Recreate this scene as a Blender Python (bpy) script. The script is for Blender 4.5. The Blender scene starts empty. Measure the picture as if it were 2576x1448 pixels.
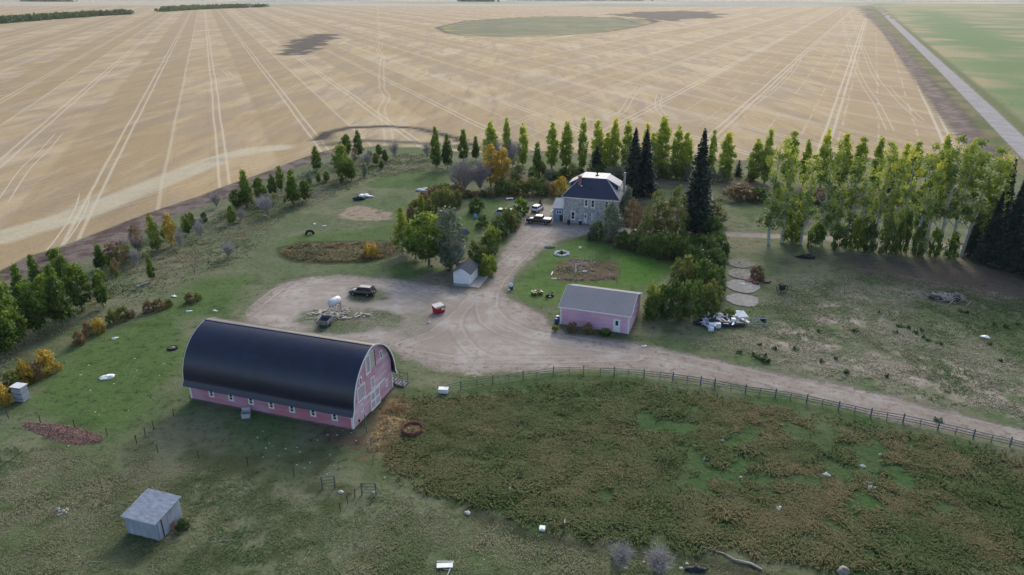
import bpy, math, random
import numpy as np
from mathutils import Vector, Matrix, Euler
R = math.radians
random.seed(7); RNG = np.random.default_rng(7)
scene = bpy.context.scene
COL = scene.collection
# ---------------------------------------------------------------- camera geometry
FPX = 1830.0; CH = 50.0; PITCH = math.atan(749/1830)
CP, SP = math.cos(PITCH), math.sin(PITCH)
def ray(x, y):
    u = (x-1288)/FPX; v = (724-y)/FPX
    return (u, CP+v*SP, -SP+v*CP)
def gp(x, y, z=0.0):
    """survey a point of the photo onto the plane at height z"""
    r = ray(x, y); t = (z-CH)/r[2]
    return (r[0]*t, r[1]*t)
def hat(Y, y):
    """height of something standing at distance Y whose top shows at photo row y"""
    r = ray(0, y); return CH+Y*r[2]/r[1]
def ppm(Y, z=0):
    """photo pixels per metre, sideways, at distance Y"""
    return FPX/(Y*CP+(CH-z)*SP)
def lin(c):
    c = c/255.0
    return c/12.92 if c <= 0.04045 else ((c+0.055)/1.055)**2.4
K = 0.78
def C(r, g, b, k=K): return (lin(r)*k, lin(g)*k, lin(b)*k, 1.0)
# ---------------------------------------------------------------- naming helpers
def tag(o, label=None, cat=None, group=None, kind=None):
    if label: o['label'] = label
    if cat: o['category'] = cat
    if group: o['group'] = group
    if kind: o['kind'] = kind
    return o
def thing(name, label, cat, loc=(0,0,0), rz=0, group=None, scale=None):
    o = bpy.data.objects.new(name, None); COL.objects.link(o)
    o.location = (loc[0], loc[1], loc[2] if len(loc) > 2 else 0); o.rotation_euler = (0,0,rz)
    o.empty_display_size = 0.3
    if scale: o.scale = scale
    return tag(o, label, cat, group)
def inst(name, me, parent=None, loc=(0,0,0), rot=(0,0,0), scale=(1,1,1)):
    o = bpy.data.objects.new(name, me); COL.objects.link(o)
    o.location = loc; o.rotation_euler = rot; o.scale = scale
    if parent: o.parent = parent
    return o
def copy_tree(o, parent=None):
    c = o.copy(); COL.objects.link(c); c.parent = parent
    for ch in list(o.children): copy_tree(ch, c)
    return c
# ---------------------------------------------------------------- mesh builder
class MB:
    def __init__(s): s.v = []; s.f = []; s.sm = []
    def add(s, vs, fs, smooth=False):
        n = len(s.v); s.v += [tuple(p) for p in vs]
        s.f += [tuple(i+n for i in f) for f in fs]; s.sm += [smooth]*len(fs); return s
    def box(s, c, d, rz=0, rx=0, ry=0, taper=1.0):
        hx, hy, hz = d[0]/2, d[1]/2, d[2]/2
        M = Matrix.Translation(c) @ Euler((rx, ry, rz)).to_matrix().to_4x4()
        vs = []
        for z in (-1, 1):
            t = taper if z > 0 else 1
            for x, y in ((-1,-1),(1,-1),(1,1),(-1,1)): vs.append(M @ Vector((x*hx*t, y*hy*t, z*hz)))
        return s.add(vs, [(3,2,1,0),(4,5,6,7),(0,1,5,4),(1,2,6,5),(2,3,7,6),(3,0,4,7)])
    def bb(s, x0, x1, y0, y1, z0, z1): return s.box(((x0+x1)/2,(y0+y1)/2,(z0+z1)/2), (x1-x0,y1-y0,z1-z0))
    def tube(s, pts, rad, n=8, cap=True, smooth=True):
        pts = [Vector(p) for p in pts]
        rad = rad if isinstance(rad, (list, tuple)) else [rad]*len(pts)
        vs = []; fs = []
        for i, p in enumerate(pts):
            d = (pts[min(i+1, len(pts)-1)]-pts[max(i-1, 0)]).normalized()
            a = Vector((0,0,1)) if abs(d.z) < 0.9 else Vector((1,0,0))
            u = d.cross(a).normalized(); w = d.cross(u)
            for k in range(n):
                t = 2*math.pi*k/n; vs.append(p+(u*math.cos(t)+w*math.sin(t))*rad[i])
        for i in range(len(pts)-1):
            for k in range(n):
                a, b = i*n+k, i*n+(k+1) % n; fs.append((a, b, b+n, a+n))
        s.add(vs, fs, smooth)
        if cap:
            m = (len(pts)-1)*n
            s.add([vs[k] for k in range(n)], [tuple(range(n))[::-1]]); s.add([vs[m+k] for k in range(n)], [tuple(range(n))])
        return s
    def lathe(s, prof, n=24, c=(0,0,0), smooth=True, M=None):
        vs = []; fs = []
        for r_, z in prof:
            for k in range(n):
                t = 2*math.pi*k/n; p = Vector((r_*math.cos(t)+c[0], r_*math.sin(t)+c[1], z+c[2]))
                vs.append(M @ p if M else p)
        for i in range(len(prof)-1):
            for k in range(n):
                a, b = i*n+k, i*n+(k+1) % n; fs.append((a, b, b+n, a+n))
        return s.add(vs, fs, smooth)
    def prism(s, poly, t, M):
        """poly in (u,v) extruded by t along w, placed with matrix M (columns u,v,w)"""
        n = len(poly); vs = [M @ Vector((u, v, 0)) for u, v in poly]+[M @ Vector((u, v, t)) for u, v in poly]
        fs = [tuple(range(n))[::-1], tuple(range(n, 2*n))]+[(i, (i+1) % n, (i+1) % n+n, i+n) for i in range(n)]
        return s.add(vs, fs)
    def loft(s, rings, smooth=False, cap=True):
        n = len(rings[0]); vs = [p for r_ in rings for p in r_]; fs = []
        for i in range(len(rings)-1):
            for k in range(n):
                a, b = i*n+k, i*n+(k+1) % n; fs.append((a, b, b+n, a+n))
        if cap: fs += [tuple(range(n))[::-1], tuple(range((len(rings)-1)*n, len(rings)*n))]
        return s.add(vs, fs, smooth)
    def blob(s, c, r, seed=0, n=10, m=7, flat=0.7, amp=0.18):
        rg = random.Random(seed); vs = []; fs = []
        ph = [rg.uniform(0, 6.28) for _ in range(6)]
        for i in range(m+1):
            la = math.pi*(i/m-0.5)
            for k in range(n):
                lo = 2*math.pi*k/n
                q = 1+amp*(math.sin(2*lo+ph[0]+la*2)+0.6*math.sin(3*lo+ph[1]-la*3)+0.5*math.cos(5*la+ph[2]+lo))
                vs.append((c[0]+r[0]*q*math.cos(la)*math.cos(lo), c[1]+r[1]*q*math.cos(la)*math.sin(lo), c[2]+r[2]*q*math.sin(la)))
        for i in range(m):
            for k in range(n):
                a, b = i*n+k, i*n+(k+1) % n; fs.append((a, b, b+n, a+n))
        return s.add(vs, fs, True)
    def mesh(s, name, mat):
        me = bpy.data.meshes.new(name); me.from_pydata(s.v, [], s.f)
        me.polygons.foreach_set('use_smooth', s.sm); (mat and me.materials.append(mat)); me.update(); return me
    def build(s, name, mat, parent=None, loc=(0,0,0), rz=0, bevel=0):
        me = s.mesh(name, mat); o = bpy.data.objects.new(name, me); COL.objects.link(o)
        o.location = loc; o.rotation_euler = (0,0,rz)
        if parent: o.parent = parent
        if bevel:
            b = o.modifiers.new('bev', 'BEVEL'); b.width = bevel; b.segments = 2; b.limit_method = 'ANGLE'
        return o
def fastmesh(name, V, nper, mat, attrs=None):
    """V: (N*nper,3) vertices, faces are consecutive n-gons; attrs: point float attributes"""
    V = np.asarray(V, dtype=np.float32); nv = len(V); nf = nv//nper
    me = bpy.data.meshes.new(name); me.vertices.add(nv); me.vertices.foreach_set('co', V.ravel())
    me.loops.add(nv); me.loops.foreach_set('vertex_index', np.arange(nv, dtype=np.int32))
    me.polygons.add(nf); me.polygons.foreach_set('loop_start', np.arange(0, nv, nper, dtype=np.int32))
    me.polygons.foreach_set('loop_total', np.full(nf, nper, dtype=np.int32))
    for k, a in (attrs or {}).items():
        at = me.attributes.new(k, 'FLOAT', 'POINT'); at.data.foreach_set('value', np.asarray(a, dtype=np.float32))
    me.materials.append(mat); me.update(calc_edges=True); return me
# ---------------------------------------------------------------- numpy noise
def vnoise(x, y, sc, seed):
    rg = np.random.default_rng(seed); T = rg.random((256, 256))
    fx = np.asarray(x)/sc+1000.37; fy = np.asarray(y)/sc+1000.11
    ix = np.floor(fx).astype(int); iy = np.floor(fy).astype(int); tx = fx-ix; ty = fy-iy
    tx = tx*tx*(3-2*tx); ty = ty*ty*(3-2*ty)
    a = T[ix & 255, iy & 255]; b = T[(ix+1) & 255, iy & 255]; c = T[ix & 255, (iy+1) & 255]; d = T[(ix+1) & 255, (iy+1) & 255]
    return (a*(1-tx)+b*tx)*(1-ty)+(c*(1-tx)+d*tx)*ty
def fbm(x, y, sc, seed, oct=3):
    s = 0; w = 0
    for i in range(oct):
        s = s+vnoise(x, y, sc/2**i, seed+i)*0.55**i; w += 0.55**i
    return s/w
def _bb(px, py, poly, mg):
    P = np.array(poly); dx = np.maximum(np.maximum(P[:, 0].min()-px, px-P[:, 0].max()), 0); dy = np.maximum(np.maximum(P[:, 1].min()-py, py-P[:, 1].max()), 0)
    d = np.hypot(dx, dy); return d, d < mg
def sd_poly(px, py, poly, mg=8.0):
    """signed distance, positive inside (box distance when far outside)"""
    d0, m = _bb(px, py, poly, mg); out = -d0
    if m.any(): out[m] = _sd(px[m], py[m], poly)
    return out
def d_line(px, py, pts, mg=8.0):
    d0, m = _bb(px, py, pts, mg); out = d0
    if m.any(): out[m] = _dl(px[m], py[m], pts)
    return out
def _sd(px, py, poly):
    """signed distance, positive inside"""
    d = np.full(px.shape, 1e9); ins = np.zeros(px.shape, bool); n = len(poly)
    for i in range(n):
        ax, ay = poly[i]; bx, by = poly[(i+1) % n]
        ex, ey = bx-ax, by-ay; wx, wy = px-ax, py-ay
        t = np.clip((wx*ex+wy*ey)/(ex*ex+ey*ey+1e-12), 0, 1)
        d = np.minimum(d, (wx-ex*t)**2+(wy-ey*t)**2)
        c = ((ay <= py) & (by > py)) | ((ay > py) & (by <= py))
        ins ^= c & (px < (bx-ax)*(py-ay)/(by-ay+1e-12)+ax)
    d = np.sqrt(d); return np.where(ins, d, -d)
def _dl(px, py, pts):
    d = np.full(px.shape, 1e9)
    for (ax, ay), (bx, by) in zip(pts[:-1], pts[1:]):
        ex, ey = bx-ax, by-ay; wx, wy = px-ax, py-ay
        t = np.clip((wx*ex+wy*ey)/(ex*ex+ey*ey+1e-12), 0, 1)
        d = np.minimum(d, (wx-ex*t)**2+(wy-ey*t)**2)
    return np.sqrt(d)
def G(pts): return [gp(*p) for p in pts]
def smooth(e0, e1, x):
    t = np.clip((x-e0)/(e1-e0), 0, 1); return t*t*(3-2*t)
# ---------------------------------------------------------------- materials
def mat(name, col, rough=0.8, noise=0, scale=5, spec=0.3, metal=0, bump=0, col2=None, stretch=None, obj=True, nd=4, bscale=None, bdist=0.02):
    m = bpy.data.materials.new(name); m.use_nodes = True; nt = m.node_tree; N = nt.nodes; L = nt.links
    b = N['Principled BSDF']; b.inputs['Roughness'].default_value = rough; b.inputs['Metallic'].default_value = metal
    b.inputs['Specular IOR Level'].default_value = spec; b.inputs['Base Color'].default_value = col
    if noise or bump or col2:
        tc = N.new('ShaderNodeTexCoord'); mp = N.new('ShaderNodeMapping')
        L.new(tc.outputs['Object' if obj else 'Generated'], mp.inputs['Vector'])
        if stretch: mp.inputs['Scale'].default_value = stretch
        nz = N.new('ShaderNodeTexNoise'); nz.inputs['Scale'].default_value = scale; nz.inputs['Detail'].default_value = nd
        nz.inputs['Roughness'].default_value = 0.65
        L.new(mp.outputs[0], nz.inputs['Vector'])
        rp = N.new('ShaderNodeValToRGB'); e = rp.color_ramp.elements
        c2 = col2 if col2 else tuple(c*(1-noise) for c in col[:3])+(1,)
        e[0].position = 0.35; e[0].color = c2; e[1].position = 0.65
        e[1].color = col if col2 else tuple(min(1, c*(1+noise)) for c in col[:3])+(1,)
        L.new(nz.outputs['Fac'], rp.inputs['Fac']); L.new(rp.outputs[0], b.inputs['Base Color'])
        if bump:
            nb = N.new('ShaderNodeTexNoise'); nb.inputs['Scale'].default_value = bscale or scale*3; nb.inputs['Detail'].default_value = 3
            L.new(mp.outputs[0], nb.inputs['Vector'])
            bp = N.new('ShaderNodeBump'); bp.inputs['Strength'].default_value = bump; bp.inputs['Distance'].default_value = bdist
            L.new(nb.outputs['Fac'], bp.inputs['Height']); L.new(bp.outputs[0], b.inputs['Normal'])
    return m
# ================================================================ GROUND
# zones surveyed from the photo (image points projected on the ground plane)
FIELD_EDGE = [(-250,760),(0,683),(74,644.7),(166,618),(308.7,561.6),(368,539),(504.6,493),(564,469.6),(650,440),(740,408),(800,392),(850,376),(950,368),(1064,372),(1153,382),(1300,388),(1500,396),(1700,404),(1830,408),(2000,412),(2200,404),(2440,384)]
P_FIELD = G(FIELD_EDGE)+G([(2418,355),(2353,280),(2283,175),(2218,80),(2155,17)])+[(2215,2585),(-700,2560),(-3500,2900),(-3500,300)]
P_TILL = G([(-250,760),(0,683),(74,644.7),(166,618),(308.7,561.6),(368,539),(504.6,493),(564,469.6),(650,440),(740,405),(800,385),(850,372),(860,384),(800,402),(700,442),(564,502),(445,541),(400,567),(326,618),(231,648),(150,677),(59,695),(0,725),(-250,800)])
ARC1 = G([(800,352),(827,334),(886,321),(975,319),(1050,323),(1094,334),(1150,350),(1180,366)])
ARC2 = G([(830,366),(850,360),(916,354),(1064,361),(1153,372),(1300,382),(1500,392),(1700,402),(1830,407),(1990,411),(2200,404)])
P_PATCH = G([(791,358),(800,345),(830,336),(850,342),(845,356),(810,366)])
P_RSTRIP = G([(2155,17),(2218,80),(2283,175),(2353,280),(2418,355),(2450,400),(2530,410),(2493,370),(2423,285),(2328,185),(2253,100),(2170,17)])
P_RDITCH = G([(2170,17),(2253,100),(2328,185),(2423,285),(2493,370),(2545,430),(2640,470),(2548,375),(2458,280),(2363,180),(2288,105),(2223,40),(2195,12)])
P_ROAD = G([(2187,7),(2223,40),(2288,105),(2363,180),(2458,280),(2548,375),(2640,470),(2750,590),(2850,590),(2700,458),(2576,345),(2508,280),(2413,195),(2313,107),(2235,37),(2196,7)])
P_RROADEND = G([(2196,7),(2187,7),(2176,-6),(2182,-6)])
P_GREEN = G([(2196,9),(2235,37),(2313,107),(2413,195),(2508,280),(2576,345),(2850,600)])+[(1200,250),(6000,900)]+G([(2900,12)])
P_GREENB = G([(2290,30),(2370,30),(2576,95),(2620,230),(2576,265),(2470,180)])
P_POND = G([(1092,70),(1118,84),(1160,90),(1288,94),(1400,91),(1530,81),(1600,70),(1655,57),(1640,50),(1560,45),(1460,42),(1400,41),(1288,45),(1170,53)])
P_DARK1 = G([(1530,36),(1600,31),(1700,28),(1780,30),(1830,38),(1790,46),(1720,49),(1670,56),(1640,58),(1610,46)])
P_DARK2 = G([(703,133),(735,108),(775,92),(800,86),(845,87),(842,98),(805,112),(790,128),(765,139),(720,139)])
P_YARD = G([(2640,1095),(2576,1080),(2400,1036),(2200,985),(2050,955),(1850,915),(1700,882),(1600,862),(1500,848),(1430,838),(1388,818),(1380,795),(1330,772),(1285,748),(1272,726),(1290,705),(1325,665),(1365,628),(1415,605),(1475,592),(1560,598),(1700,602),(1815,596),(2000,604),(2290,617),(2576,645),(2700,660),(2700,640),(2576,630),(2300,603),(2000,590),(1820,582),(1600,575),(1480,562),(1425,556),(1416,520),(1385,515),(1350,512),(1316,535),(1306,566),(1290,590),(1262,630),(1238,680),(1222,715),(1190,728),(1145,722),(1060,712),(1000,703),(930,695),(850,690),(770,697),(700,715),(650,745),(612,780),(612,815),(700,850),(860,870),(990,885),(1010,905),(1060,925),(1120,937),(1200,946),(1380,936),(1500,934),(1650,943),(1750,954),(1900,980),(2030,1003),(2270,1064),(2400,1087),(2576,1117),(2640,1132)])
P_ISLE1 = G([(755,800),(775,785),(850,775),(960,782),(1030,800),(1010,825),(900,840),(800,838),(765,820)])
P_ISLE2 = G([(868,742),(880,728),(940,722),(985,735),(975,752),(920,760),(885,756)])
P_ISLE3 = G([(1015,790),(1060,780),(1110,800),(1090,840),(1030,850),(1000,830)])
P_LAWN = [G(q) for q in ([(1285,742),(1330,672),(1372,632),(1420,608),(1476,592),(1560,620),(1650,650),(1700,665),(1660,710),(1610,725),(1420,760),(1360,765)],
    [(920,470),(945,450),(1000,436),(1060,434),(1130,440),(1120,470),(1085,478),(990,476)],
    [(1000,600),(1150,640),(1200,600),(1240,560),(1270,530),(1290,505),(1210,500),(1160,540),(1100,560)],
    [(690,610),(760,590),(860,585),(1000,560),(1000,620),(960,625),(850,610),(720,625)],
    [(380,790),(500,700),(640,690),(600,760),(560,800),(460,800),(470,930),(300,1090),(80,1050),(60,1010),(200,880)],
    [(1000,660),(1130,680),(1140,705),(1000,700),(960,680)])]
P_BRIGHT = G([(1560,640),(1640,655),(1690,670),(1655,712),(1590,720),(1560,690)])
P_BED = G([(705,625),(760,612),(850,610),(960,608),(1010,618),(1000,640),(940,658),(830,664),(740,658),(710,645)])
P_GARDEN = G([(850,545),(875,525),(900,518),(985,535),(985,552),(930,557),(860,550)])
P_GARDENR = G([(1385,690),(1400,665),(1430,650),(1560,660),(1556,705),(1450,712),(1400,708)])
P_DIRTR = G([(2080,648),(2150,640),(2640,680),(2640,800),(2500,770),(2300,725),(2150,690)])
P_UND = G([(1850,446),(1950,470),(2440,488),(2560,520),(2560,545),(2250,530),(1950,505),(1850,498)])
P_UND2 = G([(1180,426),(1850,446),(1850,470),(1600,470),(1420,470),(1180,450)])
P_DIRTM = G([(1250,475),(1400,492),(1400,505),(1250,497),(1180,492)])
P_HEDGE = G([(1470,600),(1560,620),(1640,650),(1760,690),(1800,600),(1820,560),(1700,520),(1560,510),(1490,560)])
P_TALL = G([(1000,1000),(1060,990),(1130,1000),(1390,960),(1600,958),(1790,988),(2000,1030),(2200,1068),(2400,1108),(2640,1158),(2700,1500),(2100,1448),(1900,1420),(1700,1396),(1560,1380),(1420,1365),(1330,1345),(1240,1300),(1140,1262),(1020,1240),(965,1200),(950,1120),(970,1060)])
P_STRAW = G([(1925,850),(1990,830),(2050,780),(2150,745),(2250,760),(2160,830),(2100,860),(2230,890),(2380,900),(2576,960),(2576,1050),(2350,990),(2150,950),(2010,900)])
P_HAY = G([(925,1110),(960,1050),(985,1010),(1040,1018),(1050,1050),(1015,1090),(960,1140),(930,1148)])
P_MUD = G([(780,1085),(900,1090),(985,990),(1000,1010),(940,1100),(930,1145),(880,1130)])
P_SHEDDIRT = G([(1050,700),(1060,688),(1135,680),(1140,720),(1060,712)])
P_PAD = [G([(cx+rx*math.cos(t*0.5236), cy+ry*math.sin(t*0.5236)) for t in range(12)]) for cx, cy, rx, ry in ((1868,757,40,17),(1868,722,42,15),(1866,691,38,12),(1864,664,36,12))]
TRACKS = [G(q) for q in ([(1305,631),(1250,680),(1200,735),(1165,775),(1150,800),(1145,820),(1160,850),(1185,880),(1230,905)],
    [(1345,600),(1290,650),(1240,700),(1215,745),(1212,780),(1222,810),(1260,835),(1340,858),(1500,875),(1650,893),(1900,950),(2200,1025),(2576,1103)],
    [(1320,640),(1268,690),(1240,735),(1236,775),(1265,808),(1330,838),(1450,855),(1600,878),(1850,930),(2150,1000),(2576,1093)],
    [(1180,762),(1140,800),(1090,840),(1010,868)],[(620,790),(700,728),(800,708),(950,712),(1060,745),(1130,775)],
    [(1380,575),(1340,610),(1300,650),(1265,700)],[(1480,570),(1700,590),(1815,589),(2290,610),(2576,637)],[(1010,885),(1150,905),(1400,905),(1600,900)])]
def cmix(a, b, w):
    w = np.clip(w, 0, 1)[..., None]; return a*(1-w)+b*w
def CA(r, g, b, k=K): return np.array(C(r, g, b, k)[:3])
HOLLOWS = [(gp(*p), r_) for p, r_ in (((1800,1130),7.5),((1850,1200),5),((2150,1190),8),((1560,1235),3),((1620,1060),5),((1230,1195),4),((2330,1290),3),((1470,1010),4),((2050,1090),3.5),((1760,1240),3))]
OLDTRACK = G([(1180,1290),(1330,1352),(1450,1376),(1600,1394),(1750,1414),(1900,1448),(2000,1500)])
def hollow(x, y):
    w = 0*x
    for (cx, cy), r_ in HOLLOWS: w = np.maximum(w, smooth(1.35, 0.3, np.hypot(x-cx, (y-cy)*1.2)/r_+(fbm(x, y, 3.5, 66, 3)-0.5)*1.8))
    w = np.maximum(w, 1.6*smooth(1.6, 0.6, d_line(np.asarray(x, float), np.asarray(y, float), OLDTRACK)))
    return w
def evaluate(x, y):
    """albedo colour and masks of the land at points x,y"""
    n1 = fbm(x, y, 9, 11, 4); n2 = fbm(x, y, 2.6, 23, 3); n3 = fbm(x, y, 30, 31, 3); n4 = vnoise(x, y, 1.0, 44)
    jag = (n2-0.5)*3.0+(n4-0.5)*1.0
    far = smooth(180, 400, y); jagf = jag*(1-far)
    # rough pasture base
    col = cmix(CA(116,120,94)[None], CA(92,110,72)[None], smooth(0.35, 0.65, n1))
    col = cmix(col, CA(76,94,58), smooth(0.55, 0.75, n2)*0.7)
    col = cmix(col, CA(136,130,106), smooth(0.52, 0.72, n3)*smooth(0.4, 0.7, n2)*0.7)
    # left belt between the trees: greyer
    belt = smooth(-3, 4, -sd_poly(x, y, P_FIELD))*smooth(-30, -45, x+0*(y))*smooth(95, 120, y+0.0*x)
    col = cmix(col, CA(108,112,92), belt*0.35*smooth(0.4, 0.6, n1))
    # foreground: duller olive
    fg = smooth(80, 62, y)
    col = cmix(col, CA(112,112,84), fg*0.55*smooth(0.3, 0.6, n3)); col = cmix(col, CA(76,82,54), fg*smooth(0.5, 0.68, n2)*0.75)
    for i, q in enumerate(P_LAWN):
        w = smooth(-2.5, 2.5, sd_poly(x, y, q)+jag*0.8)
        g = cmix(CA(74,104,50)[None], CA(88,112,62)[None], smooth(0.35, 0.65, n1)) if i != 0 else cmix(CA(76,112,46)[None], CA(90,118,56)[None], smooth(0.35, 0.65, n1))
        g = cmix(g, CA(66,92,42), smooth(0.55, 0.75, n2)*0.6)
        col = cmix(col, g, w*0.85)
    col = cmix(col, CA(62,112,28), smooth(-3, 3, sd_poly(x, y, P_BRIGHT)+jag)*0.7)
    # straw-coloured paddock right
    st = smooth(-5, 5, sd_poly(x, y, P_STRAW)+jag*2.6)
    col = cmix(col, CA(170,158,144), st*smooth(0.36, 0.62, n2)*0.95); col = cmix(col, CA(184,174,158), st*smooth(0.6, 0.8, n4)*0.5)
    w = smooth(-4, 5, sd_poly(x, y, P_DIRTR)+jag*1.5); col = cmix(col, CA(112,98,88), w*0.85)
    w = np.maximum(smooth(-4, 4, sd_poly(x, y, P_UND)+jag), smooth(-4, 4, sd_poly(x, y, P_UND2)+jag)); col = cmix(col, cmix(CA(120,108,96)[None], CA(96,96,70)[None], smooth(0.4,0.65,n2)), w*0.85)
    w = smooth(-2, 2, sd_poly(x, y, P_DIRTM)+jag); col = cmix(col, CA(112,92,72), w*0.8)
    w = smooth(-2, 2, sd_poly(x, y, P_HEDGE)+jag); col = cmix(col, CA(70,62,50), w*0.75)
    # tall grass paddock soil
    tall = smooth(-4.5, 5.0, sd_poly(x, y, P_TALL)+jag*1.6+(n1-0.5)*14)
    t0 = cmix(CA(82,96,58)[None], CA(62,94,48)[None], smooth(0.4, 0.65, fbm(x, y, 7, 77, 3))); t0 = cmix(t0, CA(72,96,58), hollow(x, y)*0.6); col = cmix(col, t0, tall)
    col = cmix(col, CA(58,60,46), smooth(1.3, 0.5, np.abs(d_line(x, y, OLDTRACK)+(n2-0.5)*0.8))*0.75)
    w = smooth(-1, 1, sd_poly(x, y, P_MUD)+jag); col = cmix(col, CA(100,84,74), w*0.8)
    w = smooth(-1, 1, sd_poly(x, y, P_HAY)+jag*0.8); col = cmix(col, CA(160,136,102), w*0.8); col = cmix(col, CA(118,98,76), w*smooth(0.5,0.7,n4))
    w = smooth(-0.7, 0.7, sd_poly(x, y, P_BED)+jag*0.3); col = cmix(col, cmix(CA(96,90,58)[None], CA(84,62,44)[None], smooth(0.4,0.6,n2)), w*0.85)
    e = np.abs(sd_poly(x, y, P_BED)+0.3); col = cmix(col, CA(48,60,36), smooth(0.8, 0.3, e)*0.7)
    w = smooth(-0.6, 0.6, sd_poly(x, y, P_GARDEN)+jag*0.5); col = cmix(col, CA(158,142,124), w*smooth(0.25, 0.5, n4+0.2))
    w = smooth(-0.5, 0.5, sd_poly(x, y, P_GARDENR)+jag*0.3); col = cmix(col, cmix(CA(104,86,72)[None], CA(92,98,52)[None], smooth(0.4,0.65,n2)), w*0.9)
    w = smooth(-1, 1, sd_poly(x, y, P_SHEDDIRT)+jag*0.6); col = cmix(col, CA(120,108,100), w*0.8)
    for bx, by, br in ((1650,1030,4),(1900,1015,3),(1300,950,3)):
        pass
    # tilled soil
    till = smooth(-0.5, 0.5, sd_poly(x, y, P_TILL)+jagf*0.35)
    tc = cmix(CA(124,112,106)[None], CA(92,80,74)[None], smooth(0.35, 0.65, n2))
    col = cmix(col, tc, till)
    # far country
    ff = smooth(0, 1, (y-2585)+0*x)
    fc = cmix(CA(150,158,150)[None], CA(186,176,156)[None], smooth(0.4, 0.6, fbm(x, y, 700, 5, 3)))
    fc = cmix(fc, CA(128,150,128), smooth(0.55, 0.62, fbm(x, y+333, 500, 8, 2))*0.6)
    col = cmix(col, fc, smooth(2480, 2600, y))
    gr = smooth(-1, 1, sd_poly(x, y, P_GREEN))
    gc = cmix(CA(168,158,122)[None], CA(128,142,98)[None], smooth(0.35, 0.65, fbm(x, y, 60, 91, 3)))
    gc = cmix(gc, CA(104,134,84), smooth(-25, 25, sd_poly(x, y, P_GREENB)+(fbm(x, y, 40, 15, 3)-0.5)*90)*0.9)
    col = cmix(col, gc, gr)
    dr = smooth(-1, 1, sd_poly(x, y, P_RDITCH)); s = sd_poly(x, y, P_ROAD)
    col = cmix(col, cmix(CA(92,104,62)[None], CA(128,120,88)[None], smooth(0.35, 0.62, fbm(x, y, 12, 61, 3))), dr)
    col = cmix(col, CA(104,112,74), smooth(-7, -4, s)*gr*(1-smooth(-1, 0, s)))
    rs = smooth(-1, 1, sd_poly(x, y, P_RSTRIP)+jag*0.4); col = cmix(col, cmix(CA(136,124,114)[None], CA(104,92,90)[None], smooth(0.35,0.6,n2)), rs)
    d0 = np.minimum(np.abs(sd_poly(x, y, P_RSTRIP)), 50); col = cmix(col, CA(84,72,68), smooth(1.8, 0.4, d0)*smooth(0.3, 0.6, n1)*0.8)
    field = np.clip(smooth(-0.6, 0.6, sd_poly(x, y, P_FIELD)+jagf*0.35), 0, 1)*(1-till)*(1-rs)*(1-gr)
    a1 = smooth(3.2, 1.8, d_line(x, y, ARC1)+jag*0.5); a2 = smooth(3.6, 2.0, d_line(x, y, ARC2)+jag*0.5)
    pa = smooth(-1, 1, sd_poly(x, y, P_PATCH)+jag)
    soil = np.maximum(np.maximum(a1, a2*0.8), pa*0.5)
    p = sd_poly(x, y, P_POND); nf = fbm(x, y, 25, 71, 3); pond = smooth(-2, 2, p)
    dk = np.maximum(smooth(-6, 10, sd_poly(x, y, P_DARK1)+(fbm(x, y*0.35, 30, 5, 3)-0.5)*90)*smooth(-22,-10,sd_poly(x, y, P_DARK1)), smooth(-2, 3, sd_poly(x, y, P_DARK2)+(fbm(x, y, 9, 6, 3)-0.44)*34)*smooth(-14,-6,sd_poly(x, y, P_DARK2)))
    soil = np.clip(np.maximum(soil, dk*0.92), 0, 1)
    special = np.clip(soil+pond, 0, 1)
    fcl = cmix(CA(84,74,78)[None], CA(56,50,60)[None], smooth(0.3, 0.7, n2))
    pc = cmix(CA(170,160,108)[None], CA(112,122,84)[None], smooth(0.35, 0.65, nf)); pc = cmix(pc, CA(112,118,98), smooth(8, 30, p)*0.7)
    pc = cmix(pc, CA(88,72,62), smooth(9, 3, np.abs(p)))
    base = cmix(fcl, pc, pond*(1-soil))
    col = cmix(col, base, (field > 0.01)*special)
    field = field*(1-special)*(1-smooth(2480, 2590, y))
    # gravel
    gsd = sd_poly(x, y, P_YARD)
    gsd = gsd+jagf*0.35
    isl = np.maximum(np.maximum(smooth(-1.2, 1.5, sd_poly(x, y, P_ISLE1)+jag), smooth(-1.2, 1.2, sd_poly(x, y, P_ISLE2)+jag*0.7)), smooth(-1.5, 1.5, sd_poly(x, y, P_ISLE3)+jag)*0.45)
    for q in P_PAD:
        pass
    trk = np.full(x.shape, 9.0)
    for t in TRACKS: trk = np.minimum(trk, d_line(x, y, t))
    return dict(col=col, field=field, gravel=gsd, isle=isl, track=np.minimum(trk, 9), road=sd_poly(x, y, P_ROAD), tall=tall)
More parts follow.
